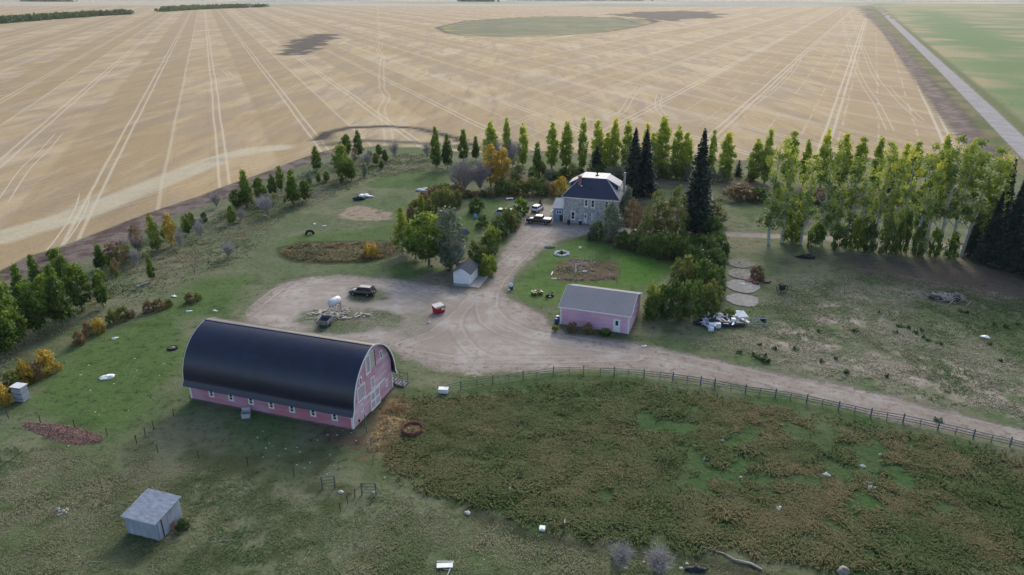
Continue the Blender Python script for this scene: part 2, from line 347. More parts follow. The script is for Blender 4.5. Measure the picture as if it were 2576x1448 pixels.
def ground_material():
    m = bpy.data.materials.new('land'); m.use_nodes = True; nt = m.node_tree; N = nt.nodes; L = nt.links
    b = N['Principled BSDF']; b.inputs['Roughness'].default_value = 0.95; b.inputs['Specular IOR Level'].default_value = 0.1
    geo = N.new('ShaderNodeNewGeometry'); P = geo.outputs['Position']
    def attr(n, o='Fac'):
        a = N.new('ShaderNodeAttribute'); a.attribute_name = n; return a.outputs[o]
    def math_(op, a, b_=None, c_=None, clamp=False):
        n = N.new('ShaderNodeMath'); n.operation = op; n.use_clamp = clamp
        for i, v in enumerate((a, b_, c_)):
            if v is None: continue
            if isinstance(v, (int, float)): n.inputs[i].default_value = v
            else: L.new(v, n.inputs[i])
        return n.outputs[0]
    def mixc(a, b_, f, mode='MIX'):
        n = N.new('ShaderNodeMix'); n.data_type = 'RGBA'; n.blend_type = mode
        for i, v in ((0, f), (6, a), (7, b_)):
            if isinstance(v, tuple): n.inputs[i].default_value = v
            elif isinstance(v, (int, float)): n.inputs[i].default_value = v
            else: L.new(v, n.inputs[i])
        return n.outputs[2]
    def noise(sc, det=3, rough=0.6, scale3=None, rot=0):
        mp = N.new('ShaderNodeMapping'); L.new(P, mp.inputs['Vector']); mp.inputs['Rotation'].default_value = (0, 0, rot)
        if scale3: mp.inputs['Scale'].default_value = scale3
        n = N.new('ShaderNodeTexNoise'); n.inputs['Scale'].default_value = sc; n.inputs['Detail'].default_value = det; n.inputs['Roughness'].default_value = rough
        L.new(mp.outputs[0], n.inputs['Vector']); return n.outputs['Fac']
    def dot(vx, vy):
        n = N.new('ShaderNodeVectorMath'); n.operation = 'DOT_PRODUCT'; L.new(P, n.inputs[0]); n.inputs[1].default_value = (vx, vy, 0); return n.outputs['Value']
    def sstep(a, lo, hi):
        n = N.new('ShaderNodeMapRange'); n.interpolation_type = 'SMOOTHSTEP'; L.new(a, n.inputs[0])
        n.inputs[1].default_value = lo; n.inputs[2].default_value = hi; n.inputs[3].default_value = 0; n.inputs[4].default_value = 1
        return n.outputs[0]
    fine = noise(2.2, 4, 0.75); mid = noise(0.35, 4, 0.7)
    base = attr('col', 'Color')
    # ---- stubble field: combine swaths, tramlines, straw streaks
    wob = math_('MULTIPLY', math_('SUBTRACT', noise(0.012, 1), 0.5), 1.6)
    s = math_('ADD', dot(0.930, 0.3665), wob)
    band = sstep(math_('SINE', math_('MULTIPLY', math_('ADD', s, -14.5), math.pi/32.3)), -0.12, 0.12)
    def tram(sv, off, per, half=1.3, w=0.42):
        t = math_('ABSOLUTE', math_('SUBTRACT', math_('FLOORED_MODULO', math_('ADD', sv, off+per/2), per), per/2))
        e = math_('ABSOLUTE', math_('SUBTRACT', t, half)); return math_('SUBTRACT', 1.0, sstep(e, w*0.4, w*1.5))
    s2 = math_('ADD', dot(0.908, -0.419), wob)
    t1 = tram(s, 1.5, 32.3); t2 = tram(s2, 7.0, 39.0, 1.4, 0.55)
    thin = tram(s, 17.7, 64.6, 0.0, 0.5)
    s3 = math_('ADD', dot(0.985, 0.17), math_('MULTIPLY', wob, 6)); t3 = tram(s3, 0, 170, 1.4, 0.5)
    left = math_('SUBTRACT', 1.0, sstep(math_('ADD', dot(1.0, 0.0), math_('MULTIPLY', wob, 12)), -120, 180))
    streak = noise(1.0, 4, 0.7, (0.16, 0.02, 1), 1.14-math.pi/2+0.02)
    streak2 = noise(1.0, 3, 0.6, (0.06, 0.012, 1), -0.375)
    patch = noise(0.012, 3, 0.6)
    c = mixc(C(200,181,148), C(188,165,124), sstep(patch, 0.35, 0.65))
    c = mixc(c, C(173,152,114), math_('MULTIPLY', band, math_('ADD', 0.22, math_('MULTIPLY', left, 0.6))))
    c = mixc(c, C(199,188,168), math_('MULTIPLY', sstep(streak, 0.52, 0.72), 0.6))
    c = mixc(c, C(154,137,113), math_('MULTIPLY', math_('SUBTRACT', 1.0, sstep(streak, 0.32, 0.48)), 0.75))
    c = mixc(c, C(162,145,124), math_('MULTIPLY', sstep(streak2, 0.46, 0.6), 0.6))
    band2 = sstep(math_('SINE', math_('MULTIPLY', math_('ADD', s2, 3.0), math.pi/39.0)), -0.2, 0.2); c = mixc(c, C(172,150,116), math_('MULTIPLY', band2, math_('SUBTRACT', 0.5, math_('MULTIPLY', left, 0.28))))
    bk2 = sstep(noise(0.05, 3, 0.7), 0.42, 0.6)
    c = mixc(c, C(212,200,176), math_('MULTIPLY', math_('MULTIPLY', tram(s2, 3.0, 13.0, 0.0, 0.4), bk2), math_('SUBTRACT', 0.6, math_('MULTIPLY', left, 0.45))))
    c = mixc(c, C(160,138,108), math_('MULTIPLY', math_('MULTIPLY', tram(s, 5.0, 10.77, 0.0, 0.3), sstep(noise(0.04, 3, 0.7, None, 1.0), 0.4, 0.6)), 0.3))
    brk = sstep(noise(0.03, 2), 0.2, 0.45)
    c = mixc(c, C(216,204,180), math_('MULTIPLY', t1, math_('ADD', 0.6, math_('MULTIPLY', left, 0.05))))
    c = mixc(c, C(212,200,176), math_('MULTIPLY', thin, math_('MULTIPLY', left, 0.5)))
    c = mixc(c, C(212,200,178), math_('MULTIPLY', math_('MULTIPLY', t2, brk), math_('SUBTRACT', 0.8, math_('MULTIPLY', left, 0.65))))
    c = mixc(c, C(214,202,180), math_('MULTIPLY', t3, 0.4))
    wv = attr('hl'); c = mixc(c, C(212,205,180), math_('MULTIPLY', wv, math_('ADD', 0.35, math_('MULTIPLY', noise(0.12, 2), 0.7))))
    ht = attr('htrk'); hv = math_('SUBTRACT', 1.0, sstep(math_('ABSOLUTE', math_('SUBTRACT', ht, 1.2)), 0.2, 0.6)); c = mixc(c, C(206,195,172), math_('MULTIPLY', hv, 0.5))
    col = mixc(base, c, attr('field'))
    # ---- fine grass / soil mottling
    clump = noise(0.9, 5, 0.75); v = math_('ADD', 0.06, math_('MULTIPLY', fine, 0.85)); v = math_('ADD', v, math_('MULTIPLY', mid, 0.34)); v = math_('ADD', v, math_('MULTIPLY', clump, 0.75))
    dk = math_('MULTIPLY', math_('SUBTRACT', 1.0, sstep(clump, 0.32, 0.46)), 0.5); v = math_('SUBTRACT', v, dk)
    vf = math_('ADD', math_('MULTIPLY', math_('SUBTRACT', v, 1.0), math_('SUBTRACT', 1.0, math_('MULTIPLY', attr('field'), 0.7))), 1.0)
    tanw = math_('MULTIPLY', sstep(noise(0.45, 4, 0.7), 0.5, 0.7), math_('MULTIPLY', math_('SUBTRACT', 1.0, attr('field')), 0.35)); tone = mixc((1,1,1,1), (1.22,1.08,1.15,1), tanw); col = mixc(col, tone, 1.0, 'MULTIPLY')
    col = mixc(col, vf, 1.0, 'MULTIPLY')
    # ---- gravel
    g = sstep(math_('ADD', attr('gravel'), math_('MULTIPLY', math_('SUBTRACT', fine, 0.5), 3.2)), -0.5, 0.9)
    isl = math_('MULTIPLY', attr('isle'), sstep(fine, 0.30, 0.55)); g2 = math_('MULTIPLY', g, math_('SUBTRACT', 1.0, isl))
    gc = mixc(C(182,176,168), C(154,145,135), sstep(noise(0.12, 4, 0.6), 0.35, 0.65))
    gc = mixc(gc, C(164,152,142), sstep(noise(0.5, 3), 0.45, 0.65))
    gc = mixc(gc, C(128,116,100), math_('MULTIPLY', math_('SUBTRACT', 1.0, sstep(attr('gravel'), 0.5, 7.0)), sstep(clump, 0.5, 0.62))); edge = math_('SUBTRACT', 1.0, sstep(attr('gravel'), 0.3, 3.5)); gc = mixc(gc, C(140,130,118), math_('MULTIPLY', edge, math_('MULTIPLY', sstep(mid, 0.35, 0.6), 0.8)))
    td = attr('track'); tr = math_('SUBTRACT', 1.0, sstep(math_('ABSOLUTE', math_('SUBTRACT', td, 0.85)), 0.05, 0.28))
    gc = mixc(gc, C(184,178,172), math_('MULTIPLY', tr, math_('MULTIPLY', 0.5, sstep(noise(0.25, 3), 0.3, 0.6))))
    tr2 = math_('SUBTRACT', 1.0, sstep(math_('ABSOLUTE', math_('SUBTRACT', td, 1.35)), 0.1, 0.35)); gc = mixc(gc, C(144,134,128), math_('MULTIPLY', tr2, 0.35))
    gc = mixc(gc, math_('ADD', 0.68, math_('MULTIPLY', noise(3.0, 5, 0.85), 0.64)), 1.0, 'MULTIPLY')
    col = mixc(col, gc, g2)
    # ---- grid road
    rc = mixc(C(170,168,170), C(160,157,157), sstep(noise(0.15, 3, 0.6), 0.4, 0.6))
    col = mixc(col, rc, sstep(attr('road'), -0.4, 0.5))
    L.new(col, b.inputs['Base Color'])
    bp = N.new('ShaderNodeBump'); bp.inputs['Strength'].default_value = 0.55; bp.inputs['Distance'].default_value = 0.25
    h = math_('MULTIPLY', math_('ADD', fine, math_('MULTIPLY', mid, 1.5)), math_('SUBTRACT', 1.0, math_('MULTIPLY', g2, 0.8)))
    L.new(h, bp.inputs['Height']); L.new(bp.outputs[0], b.inputs['Normal'])
    return m
LAND = ground_material()
HL = G([(0,600),(60,580),(150,556),(250,520),(380,468),(480,428),(560,398),(640,378),(700,372)])
HT = [G(q) for q in ([(1288,165),(1588,245),(1788,305),(1913,342),(2060,368)],[(2013,145),(1988,185),(1928,240),(1838,285),(1688,308),(1438,298)],[(1610,215),(1588,245),(1560,285),(1500,302)],[(2133,22),(2178,140),(2238,225),(2318,305)],[(2113,22),(2138,125),(2213,275),(2240,330)],[(1660,235),(1655,270),(1680,300)],[(1288,262),(1450,212),(1738,135),(1900,88)],[(1150,300),(1330,292),(1500,262),(1680,205),(1860,150)],[(560,172),(585,195),(610,185)],[(760,205),(720,235),(680,250)],[(830,185),(800,215),(700,240)],[(800,70),(640,110),(380,160),(250,170)],[(1100,150),(820,200),(560,260),(330,290)],[(0,520),(60,430),(110,380),(150,335)],[(105,665),(150,610),(185,560),(205,520),(215,485)],[(1060,85),(1085,95),(1050,98)],[(570,180),(585,195),(600,190)])]
def land_patch(name, xs, ys, pieces, relief=False):
    X, Y = np.meshgrid(xs, ys); sh = X.shape; x = X.ravel(); y = Y.ravel(); A = evaluate(x, y)
    hl = smooth(6.5, 3.5, np.abs(d_line(x, y, HL)-0))*smooth(0.25, 0.5, fbm(x, y, 20, 3, 2)+0.15)*0.8
    htr = np.full(x.shape, 9.0)
    Z = np.zeros_like(x)
    if relief:
        fade = smooth(0, 6, x-xs[0])*smooth(0, 6, xs[-1]-x)*smooth(0, 4, y-ys[0])*smooth(0, 8, ys[-1]-y)
        rough = (1-smooth(-2.5, -0.2, A['gravel']))*(1-A['field'])
        Z = fade*rough*(0.05*(fbm(x, y, 1.6, 3, 2))+A['tall']*0.10*fbm(x, y, 2.2, 8, 2))
        for q in BUILD_FLAT: Z = Z*(1-smooth(-1.5, 0, sd_poly(x, y, q)))
    nx, ny = len(xs), len(ys)
    i = (np.arange(ny-1)[:, None]*nx+np.arange(nx-1)[None]).ravel()
    F = np.stack([i, i+1, i+nx+1, i+nx], 1)
    cx = x[F].mean(1); cy = y[F].mean(1)
    g = A['gravel'][F].mean(1); fld = sd_poly(cx, cy, P_FIELD); rd = A['road'][F].mean(1)
    cls = np.zeros(len(F), int); cls[fld > 0] = 1; cls[g > 0] = 2; cls[rd > -0.3] = 3
    for ci, nm in enumerate(('ground', 'stubble_field', 'gravel_yard', 'gravel_road')):
        f = F[cls == ci]
        if len(f) == 0: continue
        u, inv = np.unique(f, return_inverse=True); inv = inv.reshape(f.shape)
        pieces.setdefault(nm, []).append((np.stack([x[u], y[u], Z[u]], 1), inv, A['col'][u], {k: A[k][u] for k in ('field', 'gravel', 'isle', 'track', 'road')} | {'hl': hl[u], 'htrk': htr[u]}))
BUILD_FLAT = []
def make_land():
    pieces = {}
    xs = np.arange(-180, 200.01, 0.5); ys = np.arange(44, 246.01, 0.5)
    land_patch('near', xs, ys, pieces, True)
    def grow(a, b, s0, k):
        o = [a]
        while o[-1] < b: o.append(o[-1]+max(s0, s0+(o[-1]-a)*k))
        o[-1] = b; return o
    yf = grow(246, 1000, 2.2, 0.004)+grow(1000, 9000, 12, 0.03)[1:]
    xp = np.arange(-620, 640.1, 3.0); xo = grow(640, 7000, 8, 0.06)[1:]
    xf = np.array([-(q-20) for q in xo][::-1]+list(xp)+xo)
    land_patch('far', xf, np.array(yf), pieces)
    yb = np.arange(-60, 246.1, 3.0)
    land_patch('l', np.array(grow(-1100, -180, 5, 0.0)), yb, pieces); land_patch('r', np.array(grow(200, 1100, 5, 0.0)), yb, pieces)
    land_patch('f', np.arange(-180, 200.1, 2.0), np.arange(-60, 44.1, 2.0), pieces)
    for nm, ps in pieces.items():
        off = 0; VV = []; FF = []; CC = []; AT = {}
        for v, f, c, a in ps:
            VV.append(v); FF.append(f+off); off += len(v); CC.append(c)
            for k in a: AT.setdefault(k, []).append(a[k])
        V = np.concatenate(VV).astype(np.float32); F = np.concatenate(FF).astype(np.int32); Cc = np.concatenate(CC)
        me = bpy.data.meshes.new(nm); me.vertices.add(len(V)); me.vertices.foreach_set('co', V.ravel())
        me.loops.add(F.size); me.loops.foreach_set('vertex_index', F.ravel()); me.polygons.add(len(F))
        me.polygons.foreach_set('loop_start', np.arange(0, F.size, 4, dtype=np.int32)); me.polygons.foreach_set('loop_total', np.full(len(F), 4, np.int32))
        me.polygons.foreach_set('use_smooth', np.ones(len(F), bool))
        ca = me.attributes.new('col', 'FLOAT_COLOR', 'POINT'); ca.data.foreach_set('color', np.concatenate([Cc, np.ones((len(Cc), 1))], 1).astype(np.float32).ravel())
        for k, a in AT.items():
            at = me.attributes.new(k, 'FLOAT', 'POINT'); at.data.foreach_set('value', np.concatenate(a).astype(np.float32))
        me.materials.append(LAND); me.update(calc_edges=True)
        o = bpy.data.objects.new(nm, me); COL.objects.link(o)
        tag(o, {'ground': 'green and olive grass land around the farmyard and beyond', 'stubble_field': 'wide tan stubble field striped by combine and tractor tracks', 'gravel_yard': 'brown gravel yard and driveway curving between the buildings', 'gravel_road': 'straight pale grey country road beside the stubble field'}[nm], None, None, 'structure')

def wheel_tracks():
    """paired pale ruts pressed in the stubble, laid as thin sheets"""
    m = mat('pressed_straw', C(206,194,170), 0.95, noise=0.12, scale=0.3); V = []
    for pts in HT:
        P = [np.array(p) for p in pts]; Q = []
        for k in range(len(P)-1):
            a = P[max(k-1,0)]; b = P[k]; c = P[k+1]; d = P[min(k+2,len(P)-1)]; n = max(3, int(np.linalg.norm(c-b)/5))
            for i in range(n):
                t = i/n; Q.append(0.5*((2*b)+(-a+c)*t+(2*a-5*b+4*c-d)*t*t+(-a+3*b-3*c+d)*t**3))
        Q.append(P[-1]); Q = np.array(Q); T = np.gradient(Q, axis=0); T /= np.linalg.norm(T, axis=1)[:, None]; Nn = np.stack([-T[:, 1], T[:, 0]], 1)
        for off in (-1.3, 1.3):
            for k in range(len(Q)-1):
                w = 0.17*min(1, k/3+0.2, (len(Q)-1-k)/3+0.2); z = 0.004
                for q, nn, s_ in ((Q[k], Nn[k], -w), (Q[k+1], Nn[k+1], -w), (Q[k+1], Nn[k+1], w), (Q[k], Nn[k], w)):
                    p = q+nn*(off+s_); V.append((p[0], p[1], z))
    o = inst('wheel_tracks', fastmesh('wheel_tracks', np.array(V), 4, m)); tag(o, 'pale curving pairs of wheel tracks pressed into the stubble', None, None, 'structure')
# ================================================================ PLANTS
def leaf_mat(name, cols, transl=0.25, rough=0.6):
    """cols: ramp over the per-leaf tint attribute, shifted a little per tree"""
    m = bpy.data.materials.new(name); m.use_nodes = True; nt = m.node_tree; N = nt.nodes; L = nt.links
    b = N['Principled BSDF']; b.inputs['Roughness'].default_value = rough; b.inputs['Specular IOR Level'].default_value = 0.15
    a = N.new('ShaderNodeAttribute'); a.attribute_name = 'tint'
    oi = N.new('ShaderNodeObjectInfo')
    mr = N.new('ShaderNodeMath'); mr.operation = 'MULTIPLY_ADD'; L.new(oi.outputs['Random'], mr.inputs[0]); mr.inputs[1].default_value = 0.24; mr.inputs[2].default_value = -0.12
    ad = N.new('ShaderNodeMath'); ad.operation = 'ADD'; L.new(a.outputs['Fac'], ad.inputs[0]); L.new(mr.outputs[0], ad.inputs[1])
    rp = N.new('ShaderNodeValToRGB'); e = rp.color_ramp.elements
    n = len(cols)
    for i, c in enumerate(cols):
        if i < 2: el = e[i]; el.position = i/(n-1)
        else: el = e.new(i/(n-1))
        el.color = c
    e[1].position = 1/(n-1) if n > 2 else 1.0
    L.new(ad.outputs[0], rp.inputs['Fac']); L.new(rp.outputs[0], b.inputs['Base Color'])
    if transl:
        t = N.new('ShaderNodeBsdfTranslucent'); L.new(rp.outputs[0], t.inputs['Color'])
        mx = N.new('ShaderNodeMixShader'); mx.inputs[0].default_value = transl
        L.new(b.outputs[0], mx.inputs[1]); L.new(t.outputs[0], mx.inputs[2]); L.new(mx.outputs[0], N['Material Output'].inputs['Surface'])
    return m
KL = 1.35
LM = dict(
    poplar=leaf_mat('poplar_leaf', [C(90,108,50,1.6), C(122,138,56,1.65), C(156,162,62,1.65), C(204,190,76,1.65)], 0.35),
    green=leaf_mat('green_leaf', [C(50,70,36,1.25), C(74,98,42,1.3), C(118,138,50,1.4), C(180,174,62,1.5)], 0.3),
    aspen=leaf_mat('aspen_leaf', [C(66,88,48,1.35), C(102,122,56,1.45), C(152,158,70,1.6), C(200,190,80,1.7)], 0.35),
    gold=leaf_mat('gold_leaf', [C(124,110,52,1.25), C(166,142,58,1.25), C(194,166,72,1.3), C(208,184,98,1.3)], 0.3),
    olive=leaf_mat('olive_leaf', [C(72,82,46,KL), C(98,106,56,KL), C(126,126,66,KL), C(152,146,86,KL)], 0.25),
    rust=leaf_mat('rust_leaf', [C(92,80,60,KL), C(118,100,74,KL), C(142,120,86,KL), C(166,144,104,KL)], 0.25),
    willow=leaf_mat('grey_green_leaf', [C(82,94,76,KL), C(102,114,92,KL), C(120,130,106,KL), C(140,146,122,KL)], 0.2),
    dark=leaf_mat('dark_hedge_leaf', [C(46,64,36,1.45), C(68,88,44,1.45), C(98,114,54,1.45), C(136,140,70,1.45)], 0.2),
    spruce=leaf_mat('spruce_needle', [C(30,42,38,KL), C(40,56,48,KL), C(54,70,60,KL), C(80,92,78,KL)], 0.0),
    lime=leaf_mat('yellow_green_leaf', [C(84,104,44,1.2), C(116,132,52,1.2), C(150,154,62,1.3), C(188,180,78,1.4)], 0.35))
BARK = dict(grey=mat('grey_bark', C(116,112,104), 0.9, noise=0.3, scale=6), pale=mat('pale_aspen_bark', C(188,190,180), 0.8, noise=0.35, scale=4),
            brown=mat('brown_bark', C(84,70,60), 0.9, noise=0.3, scale=6), twig=mat('bare_grey_twigs', C(188,182,178), 0.9, noise=0.2, scale=2), twigm=mat('bare_mauve_twigs', C(176,164,162), 0.9, noise=0.2, scale=2))
def quads(P, size, rg, up=0.0, aspect=0.75, jitter=0.5):
    """randomly turned leaf quads at points P -> vertex array"""
    n = len(P); a = rg.normal(size=(n, 3)); a[:, 2] += up*np.sign(a[:, 2]+1e-6)
    a /= np.linalg.norm(a, axis=1)[:, None]+1e-9
    b = rg.normal(size=(n, 3)); u = np.cross(a, b); u /= np.linalg.norm(u, axis=1)[:, None]+1e-9; w = np.cross(a, u)
    s = size*(1+jitter*(rg.random(n)-0.5)*2)
    u = u*(s/2)[:, None]; w = w*(s*aspect/2)[:, None]
    return np.stack([P-u, P-w*0.9+u*0.1, P+u, P+w*0.9-u*0.1], 1).reshape(-1, 3)
def crown(name, m, h0, h1, rfun, ncl, nl, lsize, seed, clr=0.5, cz=1.0, top_yellow=0.3, tvar=0.5, shell=0.6, offx=0.0):
    """crown of leaf clumps between heights h0..h1 inside radius rfun(t)"""
    rg = np.random.default_rng(seed); c = []; 
    while len(c) < ncl:
        t = rg.random(); r = rfun(t)
        if rg.random() > (r/max(rfun(q) for q in (0.1,0.3,0.5,0.7)))**1.0+0.12: continue
        rr = r*(shell+(1-shell)*rg.random())*rg.random()**0.35; an = rg.random()*6.283
        c.append((rr*math.cos(an)*(1+0.12*math.sin(3*an+seed)), rr*math.sin(an), h0+t*(h1-h0), t))
    c = np.array(c); ct = rg.random(ncl)
    per = rg.integers(int(nl*0.5), int(nl*1.5)+1, ncl); idx = np.repeat(np.arange(ncl), per); n = len(idx)
    o = rg.normal(size=(n, 3)); o /= np.linalg.norm(o, axis=1)[:, None]; o *= (rg.random(n)**0.5)[:, None]
    cr = clr*(0.6+0.8*rg.random(ncl))[idx]
    P = c[idx, :3]+o*np.stack([cr, cr, cr*cz], 1)
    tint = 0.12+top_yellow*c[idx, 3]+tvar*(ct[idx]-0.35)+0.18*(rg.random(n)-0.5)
    V = quads(P, lsize, rg)
    return fastmesh(name, V, 4, m, {'tint': np.repeat(np.clip(tint, 0, 1), 4)})
def trunk_mesh(name, m, h, r0, seed, nlimb=8, h0=0.3, spread=0.35, lean=0.0, r1=0.15, limbz=0.9, fork=False):
    rg = random.Random(seed); b = MB(); pts = []; n = 7; x = y = 0
    for i in range(n):
        t = i/(n-1); pts.append((x+lean*h*t*t, y, h*t)); x += rg.uniform(-1, 1)*h*0.012; y += rg.uniform(-1, 1)*h*0.012
    b.tube(pts, [r0*(1-t*(1-r1)) for t in [i/(n-1) for i in range(n)]], 7)
    for k in range(nlimb):
        t = h0+(0.95-h0)*(k+0.5)/nlimb; i = min(int(t*(n-1)), n-2); f = t*(n-1)-i
        p = Vector(pts[i]).lerp(Vector(pts[i+1]), f); an = k*2.4+rg.random(); l = h*spread*(1.15-t)*rg.uniform(0.7, 1.2)
        q = p+Vector((math.cos(an), math.sin(an), limbz))*l*0.55; q2 = p+Vector((math.cos(an)*1.1, math.sin(an)*1.1, limbz*1.5))*l
        rr = r0*(1-t*(1-r1))*0.5; b.tube([p, q, q2], [rr, rr*0.6, rr*0.2], 5)
    return b.mesh(name, m)
def twig_mesh(name, m, h, seed, n=500, rad=1.6, base=0.1):
    """bare shrub or tree: many thin upswept twigs"""
    rg = np.random.default_rng(seed); V = []
    P0 = []; 
    stems = []
    for i in range(int(n/14)+4):
        an = rg.random()*6.283; rr = rad*rg.random()**0.6; stems.append((np.array([math.cos(an)*rr*0.12, math.sin(an)*rr*0.12, base*h]), np.array([math.cos(an)*rr, math.sin(an)*rr, h*(0.55+0.45*rg.random())*(1-0.25*rr/rad)])))
    def strip(a, b, w):
        d = b-a; s = np.cross(d, rg.normal(size=3)); s = s/(np.linalg.norm(s)+1e-9)*w/2
        V.extend([a-s, a+s, b+s*0.4, b-s*0.4])
    for a, b in stems:
        mid = (a+b)/2+rg.normal(size=3)*0.08*h*0.5; mid[2] += 0.08*h
        strip(a, mid, 0.07*h/4+0.02); strip(mid, b, 0.045*h/4+0.015)
        for j in range(13):
            t = 0.25+0.75*rg.random(); p = a+(mid-a)*(t*2) if t < 0.5 else mid+(b-mid)*(t*2-1)
            d = (b-a)/np.linalg.norm(b-a)*0.6+rg.normal(size=3)*0.5; d[2] = abs(d[2])*0.6+0.2
            q = p+d*h*0.16*(0.5+rg.random()); strip(p, q, 0.03+0.006*h)
            for _ in range(2):
                d2 = d+rg.normal(size=3)*0.5; strip(p+(q-p)*rg.random(), q+d2*h*0.07, 0.022+0.004*h)
    return fastmesh(name, np.array(V), 4, m)
def spruce_mesh(name, h, r, seed, nwh=26, per=13, nl=26, droop=0.25, ls=0.42):
    rg = np.random.default_rng(seed); P = []; T = []
    for w in range(nwh):
        t = (w+0.3)/nwh; z = h*(0.05+0.95*t); rr = r*(1-t)**0.8*(0.93+0.14*rg.random())*(0.75+0.25*min(1, t*6))
        k = max(5, int(per*(1-t*0.55)))
        for j in range(k):
            an = 6.283*j/k+rg.random()*0.7; l = rr*(0.62+0.55*rg.random()); m = max(5, int(nl*l/r))
            s = rg.random(m)**0.8; wd = 0.16*l*(1-s*0.6)+0.05
            x = s*l; off = rg.normal(size=m)*wd
            zz = z+0.12*l-droop*l*s*s*1.4+rg.normal(size=m)*0.10*(1-s*0.4)-np.abs(rg.normal(size=m))*0.12
            P.append(np.stack([x*math.cos(an)-off*math.sin(an), x*math.sin(an)+off*math.cos(an), zz], 1)); T.append(0.15+0.5*s*rg.random()+0.15*rg.random(m))
    P = np.concatenate(P); T = np.concatenate(T); P[:, 2] = np.maximum(P[:, 2], 0.05)
    top = np.stack([np.zeros(20), np.zeros(20), h*(0.95+0.06*rg.random(20))], 1); P = np.concatenate([P, top]); T = np.concatenate([T, np.full(20, 0.5)])
    V = quads(P, ls*h/20+0.16, rg, up=0.8, aspect=0.6)
    return fastmesh(name, V, 4, LM['spruce'], {'tint': np.repeat(np.clip(T, 0, 1), 4)})
# ---- prototypes: (trunk mesh, crown mesh, native height, native radius)
col_r = lambda t: 1.3*math.sin(math.pi*min(1, (t*0.9+0.1)))**0.75*(1-0.5*t)+0.05
egg_r = lambda t: 2.3*math.sin(math.pi*(t*0.9+0.08))**0.65*(1-0.30*t)
cone_r = lambda t: 2.2*(1-t)**0.75*min(1, 0.45+t*3.2)+0.12
tall_r = lambda t: (1.9+0.9*math.sin(t*9+1))*math.sin(math.pi*(t*0.9+0.08))**0.5*(1.15-0.8*max(0,t-0.35))
dome_r = lambda t: 1.6*math.sqrt(max(0, 1-t*t))*(0.92 if t < 0.2 else 1)+0.1
PROTO = {}
for i in range(4):
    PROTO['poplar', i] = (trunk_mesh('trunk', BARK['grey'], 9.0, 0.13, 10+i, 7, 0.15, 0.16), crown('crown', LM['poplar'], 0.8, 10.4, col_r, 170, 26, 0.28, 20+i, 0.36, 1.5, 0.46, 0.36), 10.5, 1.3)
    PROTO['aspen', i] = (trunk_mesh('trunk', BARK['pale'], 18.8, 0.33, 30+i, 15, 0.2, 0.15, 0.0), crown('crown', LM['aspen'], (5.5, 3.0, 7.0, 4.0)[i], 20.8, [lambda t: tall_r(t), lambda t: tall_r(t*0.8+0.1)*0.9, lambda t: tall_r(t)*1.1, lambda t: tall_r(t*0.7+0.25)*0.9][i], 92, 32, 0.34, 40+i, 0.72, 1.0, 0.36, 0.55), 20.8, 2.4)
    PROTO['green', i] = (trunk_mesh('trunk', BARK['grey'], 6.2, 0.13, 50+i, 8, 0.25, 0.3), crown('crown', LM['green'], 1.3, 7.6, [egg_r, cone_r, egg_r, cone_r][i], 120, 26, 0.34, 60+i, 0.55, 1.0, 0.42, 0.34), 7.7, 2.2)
for i in range(3):
    for k in ('olive', 'rust', 'gold', 'dark', 'green', 'lime', 'willow'):
        PROTO['bush_'+k, i] = (trunk_mesh('stems', BARK['brown'], 1.8, 0.06, 70+i, 7, 0.05, 0.5), crown('foliage', LM[k], 0.15, 2.5, dome_r, 62, 26, 0.26, 80+i*7+len(k), 0.42, 0.9, 0.3, 0.5, 0.75), 2.75, 1.75)
